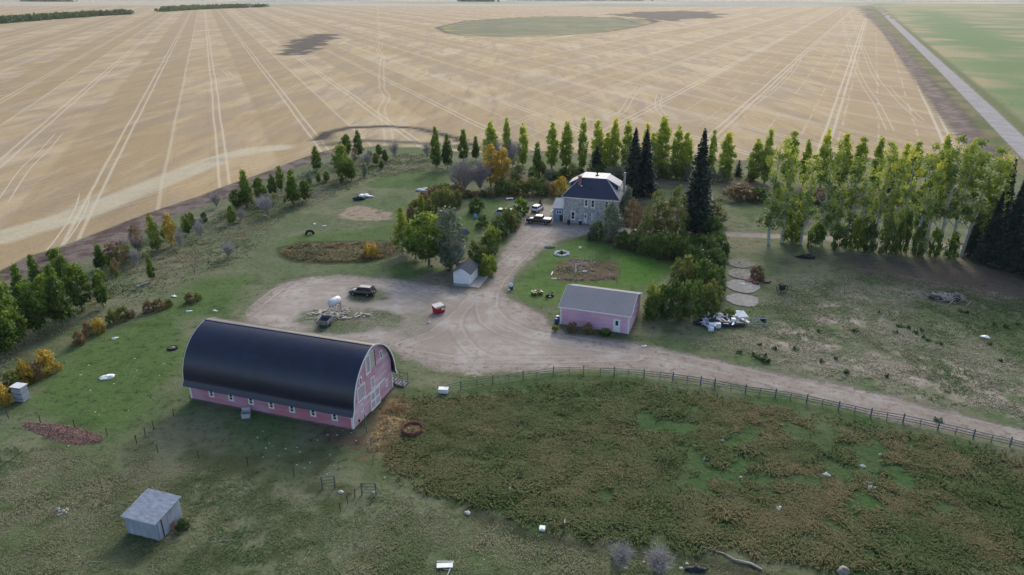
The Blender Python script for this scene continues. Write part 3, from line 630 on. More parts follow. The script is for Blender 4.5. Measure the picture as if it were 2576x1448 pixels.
for i in range(2):
    PROTO['gold', i] = (trunk_mesh('trunk', BARK['grey'], 6.0, 0.16, 90+i, 10, 0.15, 0.4), crown('crown', LM['gold'], 1.0, 7.6, egg_r, 95, 24, 0.32, 95+i, 0.55, 1.0, 0.15, 0.6), 7.7, 2.4)
    PROTO['willow', i] = (trunk_mesh('trunk', BARK['grey'], 7.0, 0.2, 100+i, 12, 0.12, 0.4), crown('crown', LM['willow'], 0.6, 8.4, egg_r, 130, 26, 0.30, 105+i, 0.6, 1.0, 0.25, 0.5), 8.5, 2.5)
    PROTO['olive', i] = (trunk_mesh('trunk', BARK['grey'], 6.0, 0.17, 110+i, 12, 0.12, 0.42), crown('crown', LM['olive'], 0.8, 7.5, egg_r, 90, 24, 0.30, 115+i, 0.55, 1.0, 0.25, 0.6), 7.6, 2.4)
    PROTO['rust', i] = (trunk_mesh('trunk', BARK['grey'], 5.0, 0.11, 120+i, 9, 0.2, 0.35), crown('crown', LM['rust'], 1.2, 6.4, egg_r, 70, 18, 0.28, 125+i, 0.5, 1.0, 0.2, 0.6), 6.5, 2.3)
    PROTO['lime', i] = (trunk_mesh('trunk', BARK['pale'], 6.5, 0.12, 130+i, 9, 0.15, 0.3), crown('crown', LM['lime'], 0.8, 7.9, cone_r, 110, 24, 0.30, 135+i, 0.5, 1.1, 0.35, 0.4), 8.0, 2.2)
    PROTO['spruce', i] = (trunk_mesh('trunk', BARK['brown'], 19.0, 0.3, 140+i, 0), spruce_mesh('crown', 20.0, 3.9, 145+i, 40, 19, 36, 0.25, 0.5), 20.2, 3.9)
    PROTO['small_spruce', i] = (trunk_mesh('trunk', BARK['brown'], 4.5, 0.1, 150+i, 0), spruce_mesh('crown', 5.0, 1.5, 155+i, 20, 14, 24, 0.15), 5.0, 1.5)
    PROTO['bare', i] = (trunk_mesh('trunk', BARK['twig'], 3.5, 0.12, 160+i, 6, 0.2, 0.4), twig_mesh('twigs', BARK['twig'], 6.5, 165+i, 520, 2.2), 6.5, 2.2)
    PROTO['bare_mauve', i] = (trunk_mesh('trunk', BARK['twigm'], 3.0, 0.14, 170+i, 6, 0.2, 0.4), twig_mesh('twigs', BARK['twigm'], 6.0, 175+i, 1000, 3.0), 6.0, 3.0)
PARTN = {'bare': ('trunk', 'twigs'), 'bare_mauve': ('trunk', 'twigs')}
_k = [0]
def tree(kind, px, py, top, w, label, cat='tree', group=None, name='tree', var=None, lean=0.0, hmul=1.0):
    """stand a tree at the surveyed spot, as tall and as wide as the photo shows"""
    X, Y = gp(px, py); h = max(0.5, hat(Y, top))*hmul; _k[0] += 1
    nv = sum(1 for q in PROTO if q[0] == kind); v = (_k[0] if var is None else var) % nv
    tm, cm, H0, R0 = PROTO[kind, v]
    rad = w/ppm(Y)/2; sx = rad/R0; sz = h/H0
    root = thing(name, label, cat, (X, Y, 0), (_k[0]*2.399) % 6.283 if not lean else 0, group)
    bush = kind.startswith('bush')
    n1, n2 = ('stems', 'foliage') if bush else PARTN.get(kind, ('trunk', 'crown'))
    ts = max(sx, sz) if not kind == 'aspen' else sz
    inst(n1, tm, root, scale=(min(sx, ts), min(sx, ts), sz) if kind != 'aspen' else (sz, sz, sz), rot=(0, lean, 0))
    inst(n2, cm, root, scale=(sx, sx, sz), rot=(0, lean, 0))
    return root
_o = ['first','second','third','fourth','fifth','sixth','seventh','eighth','ninth','tenth','eleventh','twelfth','thirteenth','fourteenth','fifteenth','sixteenth','seventeenth','eighteenth','nineteenth']
ORD = _o+[t if k == 0 else t2+'-'+_o[k-1] for t, t2 in (('twentieth','twenty'),('thirtieth','thirty'),('fortieth','forty'),('fiftieth','fifty')) for k in range(10)]
def rank(v, vals, rev=False): return ORD[sorted(vals, reverse=rev).index(v)]
# ---- back row of columnar poplars against the stubble field
G1 = 'poplars in the windbreak against the stubble field'
BACK = [(1098,427,318,38,'green'),(1126,427,342,30,'green'),(1167,409,331,27,'green'),(1197,406,340,24,'green'),(1235,420,307,34,''),(1275,420,300,27,''),(1315,418,305,28,'y'),(1351,444,362,24,'green'),(1388,424,308,32,''),(1424,425,305,32,''),(1464,429,298,28,'y'),(1501,430,304,32,'y'),(1525,432,328,26,''),(1543,430,303,32,'y'),(1574,432,306,28,'y'),(1621,432,304,28,'y'),(1638,436,335,28,''),(1661,443,299,38,''),(1699,447,312,34,'y'),(1722,447,334,32,'y'),(1787,440,327,24,'y'),(1822,452,330,40,'y'),(1896,456,352,34,''),(1922,462,326,30,'')]
for i, (px, py, tp, w, q) in enumerate(BACK):
    look = {'green': 'dark green', 'y': 'yellow-topped', '': 'yellow-green'}[q]
    tree('green' if q == 'green' else 'poplar', px, py, tp-(3 if i % 3 else -4), w*(1.35 if q != 'green' else 1.2)*(0.85+0.3*((i*7) % 5)/4), '%s poplar, %s from the left in the back windbreak' % (look, ORD[i]), 'poplar', G1, 'poplar_tree', var=(1 if i % 2 else 3) if q == 'green' else None)
BACK2 = [(1980,470,331,34),(2019,468,357,26),(2063,472,328,32),(2111,470,337,38),(2152,470,346,34),(2197,470,350,30),(2235,474,373,24),(2262,474,362,30),(2289,476,358,30),(2357,480,345,36),(2422,486,352,36)]
for i, (px, py, tp, w) in enumerate(BACK2):
    tree('poplar', px, py, tp-4, w*1.4, 'poplar behind the tall aspens, %s from the left on that side' % ORD[i], 'poplar', G1, 'poplar_tree')
# ---- tall aspens with pale trunks beside the lane
G2 = 'tall pale-trunked aspens along the lane'
FRONT = [(1933,616,352,66,0,1),(1965,612,372,52,0,0),(2014,616,388,62,0,0),(2066,618,362,56,0,1),(2096,624,470,46,0,3),(2126,622,398,56,0,3),(2158,629,430,50,0,1),(2192,628,356,52,0,0),(2222,630,400,50,0,3),(2252,634,378,52,0,1),(2297,639,366,56,0.0,2),(2328,632,384,50,0,2),(2353,642,346,62,0,2),(2386,644,354,74,0.05,2),(2417,646,372,86,0.13,2),(2452,648,400,70,0.08,3)]
for i, (px, py, tp, w, ln, v) in enumerate(FRONT):
    tree('aspen', px, py, tp-5, w*1.12, 'tall aspen beside the lane, %s from the left of its row' % ORD[i], 'aspen', G2, 'aspen_tree', var=v, lean=ln)
for i, (px, py, tp, w, k) in enumerate([(1988,613,520,56,'bush_lime'),(2050,622,560,50,'bush_green'),(2110,628,570,46,'bush_dark'),(2150,632,530,44,'bush_lime'),(2185,634,560,44,'bush_dark'),(2230,638,560,50,'bush_dark'),(2262,640,520,44,'bush_green'),(2305,645,560,40,'bush_dark'),(2345,648,570,36,'bush_green'),(2390,652,580,36,'bush_green')]):
    tree(k, px, py, tp, w, 'leafy sucker bush at the foot of the aspens, %s from the left' % ORD[i], 'bush', 'bushes under the tall aspens', 'bush')
for i, (px, py, tp, w, k) in enumerate([(1860,502,462,90,'bush_rust'),(1910,505,470,60,'bush_dark'),(2050,508,470,70,'bush_rust'),(2120,512,474,70,'bush_olive'),(2200,512,480,80,'bush_rust'),(2280,515,470,60,'bush_lime'),(2350,520,480,60,'bush_olive'),(2400,520,470,40,'bush_lime')]):
    tree(k, px, py, tp, w*1.1, '%s shrub in the undergrowth beyond the lane, %s from the left' % ({'bush_rust': 'rusty', 'bush_dark': 'dark', 'bush_olive': 'olive', 'bush_lime': 'yellow-green'}[k], ORD[i]), 'shrub', 'autumn shrubs beyond the lane', 'shrub')
# ---- spruces
for px, py, tp, w, lb in [(1590,494,321,78,'tall dark spruce behind the stone house, left of the pair'),(1618,492,325,78,'tall dark spruce behind the stone house, right of the pair'),(1748,590,324,104,'tallest dark spruce standing alone right of the stone house')]:
    tree('spruce', px, py, tp, w, lb, 'spruce', 'dark spruces around the house', 'spruce_tree')
tree('small_spruce', 1500, 434, 368, 52, 'small blue-green spruce behind the roof of the stone house', 'spruce', None, 'spruce_tree')
tree('small_spruce', 1856, 444, 403, 30, 'small dark spruce standing in the gap of the windbreak', 'spruce', None, 'spruce_tree')
for i, (px, py, tp, w) in enumerate([(2478,664,480,66),(2520,674,446,80),(2570,690,430,90),(2620,700,425,95),(2505,600,400,60),(2550,605,392,64),(2600,620,400,70),(2440,645,520,50),(2660,730,470,100)]):
    tree('spruce', px, py, tp, w, 'dark spruce in the black shelterbelt at the right edge, %s from the left' % rank(px, [2478,2520,2570,2620,2505,2550,2600,2440,2660]), 'spruce', 'spruces crowded at the right edge', 'spruce_tree')
for i, (px, py, tp) in enumerate([(2200,488,455),(2240,488,450),(1620+700,490,460)]):
    tree('small_spruce', px, py, tp-10, 26, 'young spruce seen between the aspen trunks, %s from the left' % ORD[i], 'spruce', 'young spruces between the aspens', 'spruce_tree')
# ---- left belt
LEFTT = [('green',39,879,716,108,'large green tree cut by the left edge of the view'),('green',100,845,708,86,'round green tree right of the one at the left edge'),('green',160,824,668,82,'tall green tree before the pair by the tilled strip'),('green',208,784,662,76,'green tree with a yellow crest above the dry hedge'),
    ('green',100,742,643,46,'dark narrow tree by the tilled strip, left of two'),('green',162,724,623,50,'dark narrow tree by the tilled strip, right of two'),('green',257,680,616,46,'young yellow-green tree standing alone in the belt'),('green',262,775,685,40,'thin sapling in front of the young yellow-green tree'),
    ('rust',313,670,606,46,'reddish brown young tree in the left belt'),('rust',348,640,562,46,'olive brown young tree against the tilled strip'),('lime',392,634,536,44,'bright yellow-green tree among the brown ones'),('gold',432,622,536,40,'orange young tree beside the yellow-green one'),('green',383,708,642,26,'tiny green sapling in the dry grass'),
    ('green',597,530,476,40,'low green tree at the near end of the middle clump'),('green',622,522,428,44,'tallest green tree at the left of the middle clump'),('green',655,508,444,38,'green tree in the middle clump beside the tallest'),('green',688,492,440,34,'green tree in the middle of the clump'),('green',708,486,416,26,'slim green tree at the back of the middle clump'),
    ('green',740,520,428,46,'broad green tree at the right of the middle clump'),('green',770,508,452,40,'lower green tree leaning out of the middle clump'),('green',797,432,370,36,'single green tree below the ploughed arc'),('green',862,458,363,52,'large green tree on the lawn bank by itself'),('green',885,455,400,36,'smaller green tree close behind the large bank tree'),
    ('green',873,396,337,36,'green tree on the far corner, left of two'),('green',903,396,330,34,'green tree on the far corner, right of two'),('green',946,416,384,24,'small round tree left of the windbreak'),
    ('bare',670,545,490,44,'bare grey sapling in front of the middle clump'),('bare',993,400,350,22,'bare grey tree left of the windbreak'),('bare',1075,400,356,24,'thin bare tree at the start of the windbreak'),('bare',575,650,606,34,'faint bare sapling in the open grass'),('bare',505,600,555,26,'bare sapling near the two dark shrubs'),
    ('bare',455,625,575,20,'bare twiggy sapling behind the orange tree'),('bare',1245,422,345,44,'pale bare tree between the poplars, left'),('bare',1290,422,345,44,'pale bare tree between the poplars, right')]
for k, px, py, tp, w, lb in LEFTT: tree(k, px, py, tp, w, lb, 'tree', None, 'young_tree' if k != 'bare' else 'bare_tree')
for i, (k, px, py, tp, w) in enumerate([('bush_olive',484,572,533,24),('bush_dark',515,558,534,22),('bush_rust',280,640,612,40),('bush_dark',282,665,640,26),('bush_rust',130,650,628,26)]):
    tree(k, px, py, tp, w, '%s shrub beside the tilled strip, %s from its label end' % (k[5:], ORD[i]) if 0 else ['olive cone-shaped shrub in the left belt','dark low shrub beside the cone-shaped one','brown shrub on the edge of the tilled strip','dark shrub under the brown one by the strip','rusty shrub on the tilled strip behind the dark trees'][i], 'shrub', None, 'shrub')
# ---- dry hedge along the left lawn
for i, (px, py, tp, w, k) in enumerate([(122,938,880,62,'bush_gold'),(88,955,905,48,'bush_rust'),(66,966,905,50,'bush_gold'),(30,985,930,60,'bush_olive'),(8,1020,965,50,'bush_gold'),(200,868,832,36,'bush_rust'),(222,846,808,30,'bush_rust'),(250,838,796,34,'bush_gold'),(285,816,778,34,'bush_olive'),(310,806,772,36,'bush_olive'),(330,800,776,26,'bush_rust'),(375,786,756,32,'bush_rust'),(400,780,752,36,'bush_rust'),(425,772,752,26,'bush_olive'),(478,762,736,28,'bush_rust'),(500,756,736,24,'bush_olive')]):
    tree(k, px, py, tp, w, '%s bush of the ragged hedge on the left lawn, %s from the bottom' % ({'bush_gold': 'golden', 'bush_rust': 'brown', 'bush_olive': 'olive'}[k], ORD[i]) if i > 4 else ['golden bush right behind the white crate','brown bush squeezed between two golden bushes','golden bush touching the white crate','olive bush left of the white crate','golden bush cut by the left edge'][i], 'bush', 'bushes of the ragged left hedge', 'hedge_bush')
# ---- middle garden
MID = [('lime',1014,640,522,66,'tree','yellow-green birch left of the big green tree'),('lime',1062,556,490,34,'tree','slender yellow-green tree amid the autumn shrubs'),('green',1080,668,532,112,'tree','big green tree above the white shed'),('willow',1134,678,530,108,'tree','large grey-green willow behind the white shed'),('green',1046,652,552,66,'tree','green tree between the birch and the big green tree'),('willow',1112,604,530,84,'tree','smaller grey-green willow behind the big green tree'),
    ('bare',1150,680,590,40,'tree','bare grey branches in front of the willow'),('gold',1235,470,366,64,'tree','golden orange tree in front of the windbreak'),('gold',1262,468,372,62,'tree','orange tree overlapping the golden one'),('olive',1300,470,395,50,'tree','half-bare orange tree right of the golden pair'),
    ('bare_mauve',1168,482,402,70,'tree','bare mauve tree left of the golden trees, nearer'),('bare_mauve',1208,480,405,56,'tree','bare mauve tree left of the golden trees, farther'),('bush_gold',932,645,608,46,'bush','round golden bush in the dry flower bed'),
    ('bush_dark',1199,536,496,46,'bush','dark round shrub alone on the back lawn'),('bush_dark',1214,572,540,36,'bush','dark shrub beside the blue tarp'),('bush_olive',1276,580,522,70,'bush','olive shrub hiding the parked canopy'),('bush_dark',1292,566,528,56,'bush','dark shrub at the bend of the driveway'),('bush_dark',1252,600,550,66,'bush','dark shrub in the drive-side row, upper'),
    ('bush_lime',1238,618,564,52,'bush','yellow shrub in the drive-side row'),('bush_dark',1230,642,588,60,'bush','dark shrub in the drive-side row, lower'),('bush_olive',1202,660,604,60,'bush','olive shrub beside the white shed'),('bush_lime',1230,692,634,52,'bush','yellow-green shrub at the roadside corner of the shed'),('bush_dark',1208,684,630,52,'bush','dark shrub between shed and driveway'),
    ('bush_green',1310,540,496,46,'bush','clipped round green shrub by the white car'),('small_spruce',1359,527,499,20,'shrub','dark narrow upright cedar behind the white car')]
for k, px, py, tp, w, cat, lb in MID: tree(k, px, py, tp, w, lb, cat, None, {'tree': 'garden_tree', 'bush': 'garden_bush', 'shrub': 'garden_shrub'}[cat])
AUT = [(1150,498,456,50,'rust'),(1118,500,458,48,'olive'),(1090,512,462,46,'rust'),(1122,530,470,56,'olive'),(1146,520,474,46,'olive'),(1098,534,478,50,'olive'),(1066,528,480,40,'rust'),(1044,552,500,40,'olive'),(1080,548,500,42,'olive'),(1035,560,516,32,'rust'),(1100,484,466,30,'dark'),(1012,570,545,30,'gold')]
for i, (px, py, tp, w, k) in enumerate(AUT):
    tree('bush_'+k, px, py, tp, w, '%s bush in the autumn thicket beside the vegetable plot, %s from its left' % ({'rust': 'rusty', 'olive': 'olive brown', 'dark': 'dark green', 'gold': 'golden'}[k], rank(px, [q[0] for q in AUT])), 'bush', 'bushes of the autumn thicket', 'thicket_bush')
for i, (px, k) in enumerate([(1262,'dark'),(1288,'olive'),(1312,'olive'),(1338,'olive'),(1362,'dark'),(1386,'rust'),(1410,'gold')]):
    tree('bush_'+k, px, 492-(i % 2)*3, 444+(i % 3)*4, 44, '%s bush in the hedge left of the house roof, %s from the left' % ({'rust': 'rusty', 'olive': 'olive', 'dark': 'dark green', 'gold': 'yellowing'}[k], ORD[i]), 'bush', 'hedge bushes behind the back lawn', 'hedge_bush')
for i, px in enumerate([1178,1196,1215,1235]):
    tree('bush_rust' if i % 2 else 'bush_dark', px, 496+i % 2*2, 478, 28, 'low dark bush under the mauve trees, %s from the left' % ORD[i], 'bush', 'low bushes under the mauve trees', 'low_bush')
# ---- trees in front and right of the house
HG = [('willow',1535,606,508,76,'tree','pale grey-green tree screening the right of the stone house'),('willow',1492,604,560,34,'tree','small grey bush at the front of the stone wall'),('rust',1592,594,500,58,'tree','peach-coloured tree in front of the two spruces'),('olive',1650,600,478,84,'tree','large olive tree between the peach tree and the tall spruce'),('olive',1695,606,470,80,'tree','large half-bare olive tree touching the tall spruce'),('olive',1622,612,520,52,'tree','yellowish small tree under the large olive tree'),
    ('willow',1574,560,470,50,'tree','thin grey tree at the right roof corner'),('olive',1800,566,496,70,'tree','olive-green tree right of the tall spruce'),('bush_dark',1500,602,556,52,'bush','dark round bush at the drive corner below the house'),('bush_dark',1788,600,540,60,'bush','dark bush right of the tall spruce by the lane')]
for k, px, py, tp, w, cat, lb in HG: tree(k, px, py, tp, w, lb, cat, None, 'garden_tree' if cat == 'tree' else 'garden_bush')
HDG = [(1568,622,580),(1596,630,584),(1626,640,584),(1656,646,586),(1688,650,584),(1718,655,586),(1745,650,590),(1600,612,580),(1660,622,580),(1720,628,580)]
for i, (px, py, tp) in enumerate(HDG):
    tree('bush_dark', px, py, tp, 56, 'dark bush of the shaded hedge above the right lawn, %s from its left' % rank(px, [q[0] for q in HDG]), 'bush', 'dark hedge above the right lawn', 'hedge_bush')
MND = [(1775,650,590,70,'dark'),(1805,640,576,60,'dark'),(1745,700,618,90,'dark'),(1790,700,622,80,'dark'),(1720,732,640,84,'olive'),(1765,744,650,90,'dark'),(1800,738,668,56,'dark'),(1650,785,704,64,'lime'),(1690,796,700,84,'dark'),(1735,800,704,84,'dark'),(1775,798,712,64,'olive'),(1640,800,740,50,'dark'),(1796,770,700,44,'olive')]
for i, (px, py, tp, w, k) in enumerate(MND):
    tree('bush_'+k, px, py, tp, w*1.05, '%s mound of the big shrub bank right of the garage, %s from its left' % ({'dark': 'dark green', 'olive': 'olive', 'lime': 'yellow-green'}[k], rank(px, [q[0] for q in MND])), 'bush', 'big shrub bank right of the garage', 'shrub_mound')
for px, py, tp, w, k, lb in [(1795,790,745,30,'bush_lime','yellowing weed clump at the left of the concrete discs'),(1905,700,668,46,'bush_rust','rusty weed clump between the upper concrete discs'),(1832,800,776,36,'bush_green','green weed clump under the lowest concrete disc'),(1440,836,808,30,'bush_rust','dark dry weed clump at the left of the pink garage wall'),(1478,838,812,34,'bush_rust','dark round dry weed clump in the middle of the garage wall'),(1520,842,828,40,'bush_green','low weeds along the foot of the garage wall'),
    (1560,1438,1366,60,'bare','grey twiggy bush at the bottom edge, left'),(1660,1446,1378,70,'bare','grey twiggy bush at the bottom edge, right'),(1552,1404,1372,36,'bush_lime','yellow weed beside the left twiggy bush'),(1655,1424,1388,30,'bush_willow','pale green shoots in the right twiggy bush'),(1396,836,818,20,'bush_green','green weeds at the blue barrels'),(460,1332,1306,40,'bush_dark','dark weeds behind the grey hut')]:
    tree(k, px, py, tp, w, lb, 'bush', None, 'weed_bush')
rg_ = random.Random(91)
for i in range(30):
    px = 1345+i*18.5+rg_.uniform(-5,5)
    if 1575 < px < 1640 or 1835 < px < 1880: continue
    k = rg_.choice(['bush_dark','bush_green','bush_willow','bush_olive','bush_dark']); py = 446+(px-1345)*0.02+rg_.uniform(-8,8)
    tree(k, px, py, py-rg_.uniform(20,46), rg_.uniform(24,40), 'undergrowth bush between the trunks of the back windbreak, %s from the left' % ORD[i], 'bush', 'undergrowth bushes of the back windbreak', 'undergrowth_bush')
SAP = []
for i in range(56):
    t = rg_.random()
    if t < 0.45: px = 235+t/0.45*330; py = 700-t/0.45*165+rg_.uniform(-28,30)
    else: u = (t-0.45)/0.55; px = 565+u*420; py = 545-u*150+rg_.uniform(-24,34)
    SAP.append((px, py))
SAP.sort()
for i, (px, py) in enumerate(SAP):
    k = rg_.choice(['green','green','lime','bare','willow','rust','green','lime']); h = rg_.uniform(20,48)*(0.75 if px > 600 else 1)
    tree(k, px, py, py-h, h*rg_.uniform(0.5,0.8), 'slim %s sapling in the rough grass of the left belt, %s from the left' % ({'green':'green','bare':'bare','lime':'yellow-green','willow':'grey-green','rust':'brown'}[k], ORD[i] if i < 59 else 'last'), 'sapling', 'slim saplings of the left belt', 'sapling')
for i, (px, py, tp, w) in enumerate([(20,905,760,90),(70,800,668,60),(128,790,690,64),(185,750,668,50),(12,790,690,60)]):
    tree('green', px, py, tp, w, ['green tree half out of view at the lower left edge','green tree behind the big ones at the left edge','green tree in the gap of the near left group','green tree at the right rear of the near left group','green tree half out of view at the upper left edge'][i], 'tree', None, 'young_tree')
for i, (px, py, tp, w) in enumerate([(1960,540,470,50),(2010,545,480,44),(2085,560,500,50),(2180,570,500,46),(2240,575,510,40),(2310,585,520,40)]):
    tree('bush_green' if i % 2 else 'bush_lime', px, py, tp, w, 'leafy bush seen between the aspens beyond the lane, %s from the left' % ORD[i], 'bush', 'leafy bushes between the aspens', 'lane_bush')
# ---- far tree belts: each reads as one mass
def far_wood(name, pts, wid, h, n, label, m='dark'):
    rg = np.random.default_rng(len(label)); P = []
    seg = [(Vector(a), Vector(b)) for a, b in zip(pts[:-1], pts[1:])]; Ls = np.array([(b-a).length for a, b in seg]); pr = Ls/Ls.sum()
    for _ in range(n):
        a, b = seg[rg.choice(len(seg), p=pr)]; q = a.lerp(b, float(rg.random())); x = q.x+rg.normal()*wid*0.4; y = q.y+rg.normal()*wid*0.4; hh = h*(0.55+0.6*rg.random())
        k = 16; o = rg.normal(size=(k, 3)); o /= np.linalg.norm(o, axis=1)[:, None]
        P.append(np.array([x, y, hh*0.5])+o*np.array([hh*0.45, hh*0.45, hh*0.5]))
    P = np.concatenate(P); V = quads(P, h*0.42, rg); t = np.repeat(0.3+0.3*rg.random(len(P)), 4)
    o = inst(name, fastmesh(name, V, 4, LM[m], {'tint': t})); tag(o, label, 'wood', None, 'stuff')
far_wood('distant_wood', [gp(410,30), gp(480,25), gp(560,22), gp(620,20)], 22, 11, 420, 'dark bushy belt on the far left edge of the stubble field')
far_wood('distant_wood', [gp(-150,66), gp(0,60), gp(120,50), gp(230,42), gp(320,37)], 14, 10, 500, 'long dark tree belt beyond the field at the far left')
far_wood('distant_wood', [gp(640,19.5), gp(668,18)], 14, 9, 60, 'small dark clump on the far field edge')
far_wood('distant_wood', [gp(1165,4.5), gp(1245,5)], 50, 14, 120, 'farmstead trees near the horizon, centre')
far_wood('distant_wood', [gp(1300,1.5), gp(1620,2)], 60, 14, 300, 'long dark wood on the horizon right of centre')
far_wood('distant_wood', [gp(55,4), gp(185,5)], 60, 18, 160, 'tree clumps on the horizon at the far left')
# ================================================================ BUILDINGS
def board_mat(name, c, c2, step=0.18, rough=0.75, horiz=True, wear=0.5, wearc=None):
    """painted clapboard: laps as bump, wear patches where paint is thin"""
    m = bpy.data.materials.new(name); m.use_nodes = True; nt = m.node_tree; N = nt.nodes; L = nt.links
    b = N['Principled BSDF']; b.inputs['Roughness'].default_value = rough; b.inputs['Specular IOR Level'].default_value = 0.25
    tc = N.new('ShaderNodeTexCoord'); sx = N.new('ShaderNodeSeparateXYZ'); L.new(tc.outputs['Object'], sx.inputs[0])
    fr = N.new('ShaderNodeMath'); fr.operation = 'FRACT'; dv = N.new('ShaderNodeMath'); dv.operation = 'DIVIDE'; dv.inputs[1].default_value = step
    L.new(sx.outputs['Z' if horiz else 'X'], dv.inputs[0]); L.new(dv.outputs[0], fr.inputs[0])
    mp = N.new('ShaderNodeMapping'); L.new(tc.outputs['Object'], mp.inputs[0]); mp.inputs['Scale'].default_value = (0.25, 0.25, 1.6) if horiz else (1.6, 1.6, 0.25)
    n = N.new('ShaderNodeTexNoise'); n.inputs['Scale'].default_value = 0.9; n.inputs['Detail'].default_value = 6; n.inputs['Roughness'].default_value = 0.7; L.new(mp.outputs[0], n.inputs[0])
    n2 = N.new('ShaderNodeTexNoise'); n2.inputs['Scale'].default_value = 0.22; n2.inputs['Detail'].default_value = 3; L.new(tc.outputs['Object'], n2.inputs[0])
    rp = N.new('ShaderNodeValToRGB'); e = rp.color_ramp.elements; e[0].position = 0.43; e[0].color = c2; e[1].position = 0.57; e[1].color = c
    ad = N.new('ShaderNodeMath'); ad.operation = 'ADD'; hf = N.new('ShaderNodeMath'); hf.operation = 'MULTIPLY'; hf.inputs[1].default_value = 0.5
    L.new(n.outputs['Fac'], ad.inputs[0]); L.new(n2.outputs['Fac'], ad.inputs[1]); L.new(ad.outputs[0], hf.inputs[0]); L.new(hf.outputs[0], rp.inputs[0])
    out = rp.outputs[0]
    if wearc:
        r2 = N.new('ShaderNodeMapRange'); r2.inputs[1].default_value = 0.58; r2.inputs[2].default_value = 0.68; L.new(n.outputs['Fac'], r2.inputs[0])
        mu = N.new('ShaderNodeMath'); mu.operation = 'MULTIPLY'; mu.inputs[1].default_value = wear; L.new(r2.outputs[0], mu.inputs[0])
        mx = N.new('ShaderNodeMix'); mx.data_type = 'RGBA'; L.new(mu.outputs[0], mx.inputs[0]); L.new(out, mx.inputs[6]); mx.inputs[7].default_value = wearc; out = mx.outputs[2]
    L.new(out, b.inputs['Base Color'])
    bp = N.new('ShaderNodeBump'); bp.inputs['Strength'].default_value = 0.6; bp.inputs['Distance'].default_value = 0.02; L.new(fr.outputs[0], bp.inputs['Height']); L.new(bp.outputs[0], b.inputs['Normal'])
    return m
WHITE = mat('white_paint', (0.78,0.79,0.80,1), 0.6, noise=0.08, scale=3)
M_BARN = board_mat('faded_red_boards', (0.54,0.19,0.24,1), (0.54,0.32,0.41,1), 0.2, wear=0.5, wearc=(0.40,0.27,0.32,1))
M_GABLE = board_mat('weathered_pink_boards', (0.68,0.50,0.60,1), (0.54,0.28,0.36,1), 0.2, wear=0.6, wearc=(0.74,0.64,0.72,1))
M_PINK = board_mat('pink_boards', (0.76,0.46,0.60,1), (0.64,0.37,0.50,1), 0.2, wear=0.4, wearc=(0.78,0.58,0.68,1))
M_GLASS = mat('window_glass', (0.02,0.025,0.035,1), 0.15, spec=0.6)
M_GREYPANEL = mat('faded_door_boards', (0.50,0.42,0.48,1), 0.8, noise=0.2, scale=2, stretch=(3,3,0.5))
M_PLY = mat('pale_plywood', (0.52,0.47,0.42,1), 0.8, noise=0.15, scale=1.5)
def membrane(name, c, rough):
    m = mat(name, c, rough, noise=0.3, scale=0.5, spec=0.6); nt = m.node_tree; N = nt.nodes; L = nt.links; b = N['Principled BSDF']
    tc = N.new('ShaderNodeTexCoord'); sx = N.new('ShaderNodeSeparateXYZ'); L.new(tc.outputs['Object'], sx.inputs[0])
    dv = N.new('ShaderNodeMath'); dv.operation = 'MULTIPLY'; dv.inputs[1].default_value = 1/0.95; L.new(sx.outputs['X'], dv.inputs[0]); fr = N.new('ShaderNodeMath'); fr.operation = 'FRACT'; L.new(dv.outputs[0], fr.inputs[0])
    gt = N.new('ShaderNodeMath'); gt.operation = 'GREATER_THAN'; gt.inputs[1].default_value = 0.955; L.new(fr.outputs[0], gt.inputs[0])
    n = N.new('ShaderNodeTexNoise'); n.inputs['Scale'].default_value = 0.7; n.inputs['Detail'].default_value = 4; L.new(tc.outputs['Object'], n.inputs[0])
    ad = N.new('ShaderNodeMath'); ad.operation = 'MULTIPLY_ADD'; L.new(gt.outputs[0], ad.inputs[0]); ad.inputs[1].default_value = 0.12; L.new(n.outputs['Fac'], ad.inputs[2])
    bp = N.new('ShaderNodeBump'); bp.inputs['Strength'].default_value = 0.25; bp.inputs['Distance'].default_value = 0.12; L.new(ad.outputs[0], bp.inputs['Height']); L.new(bp.outputs[0], b.inputs['Normal']); return m
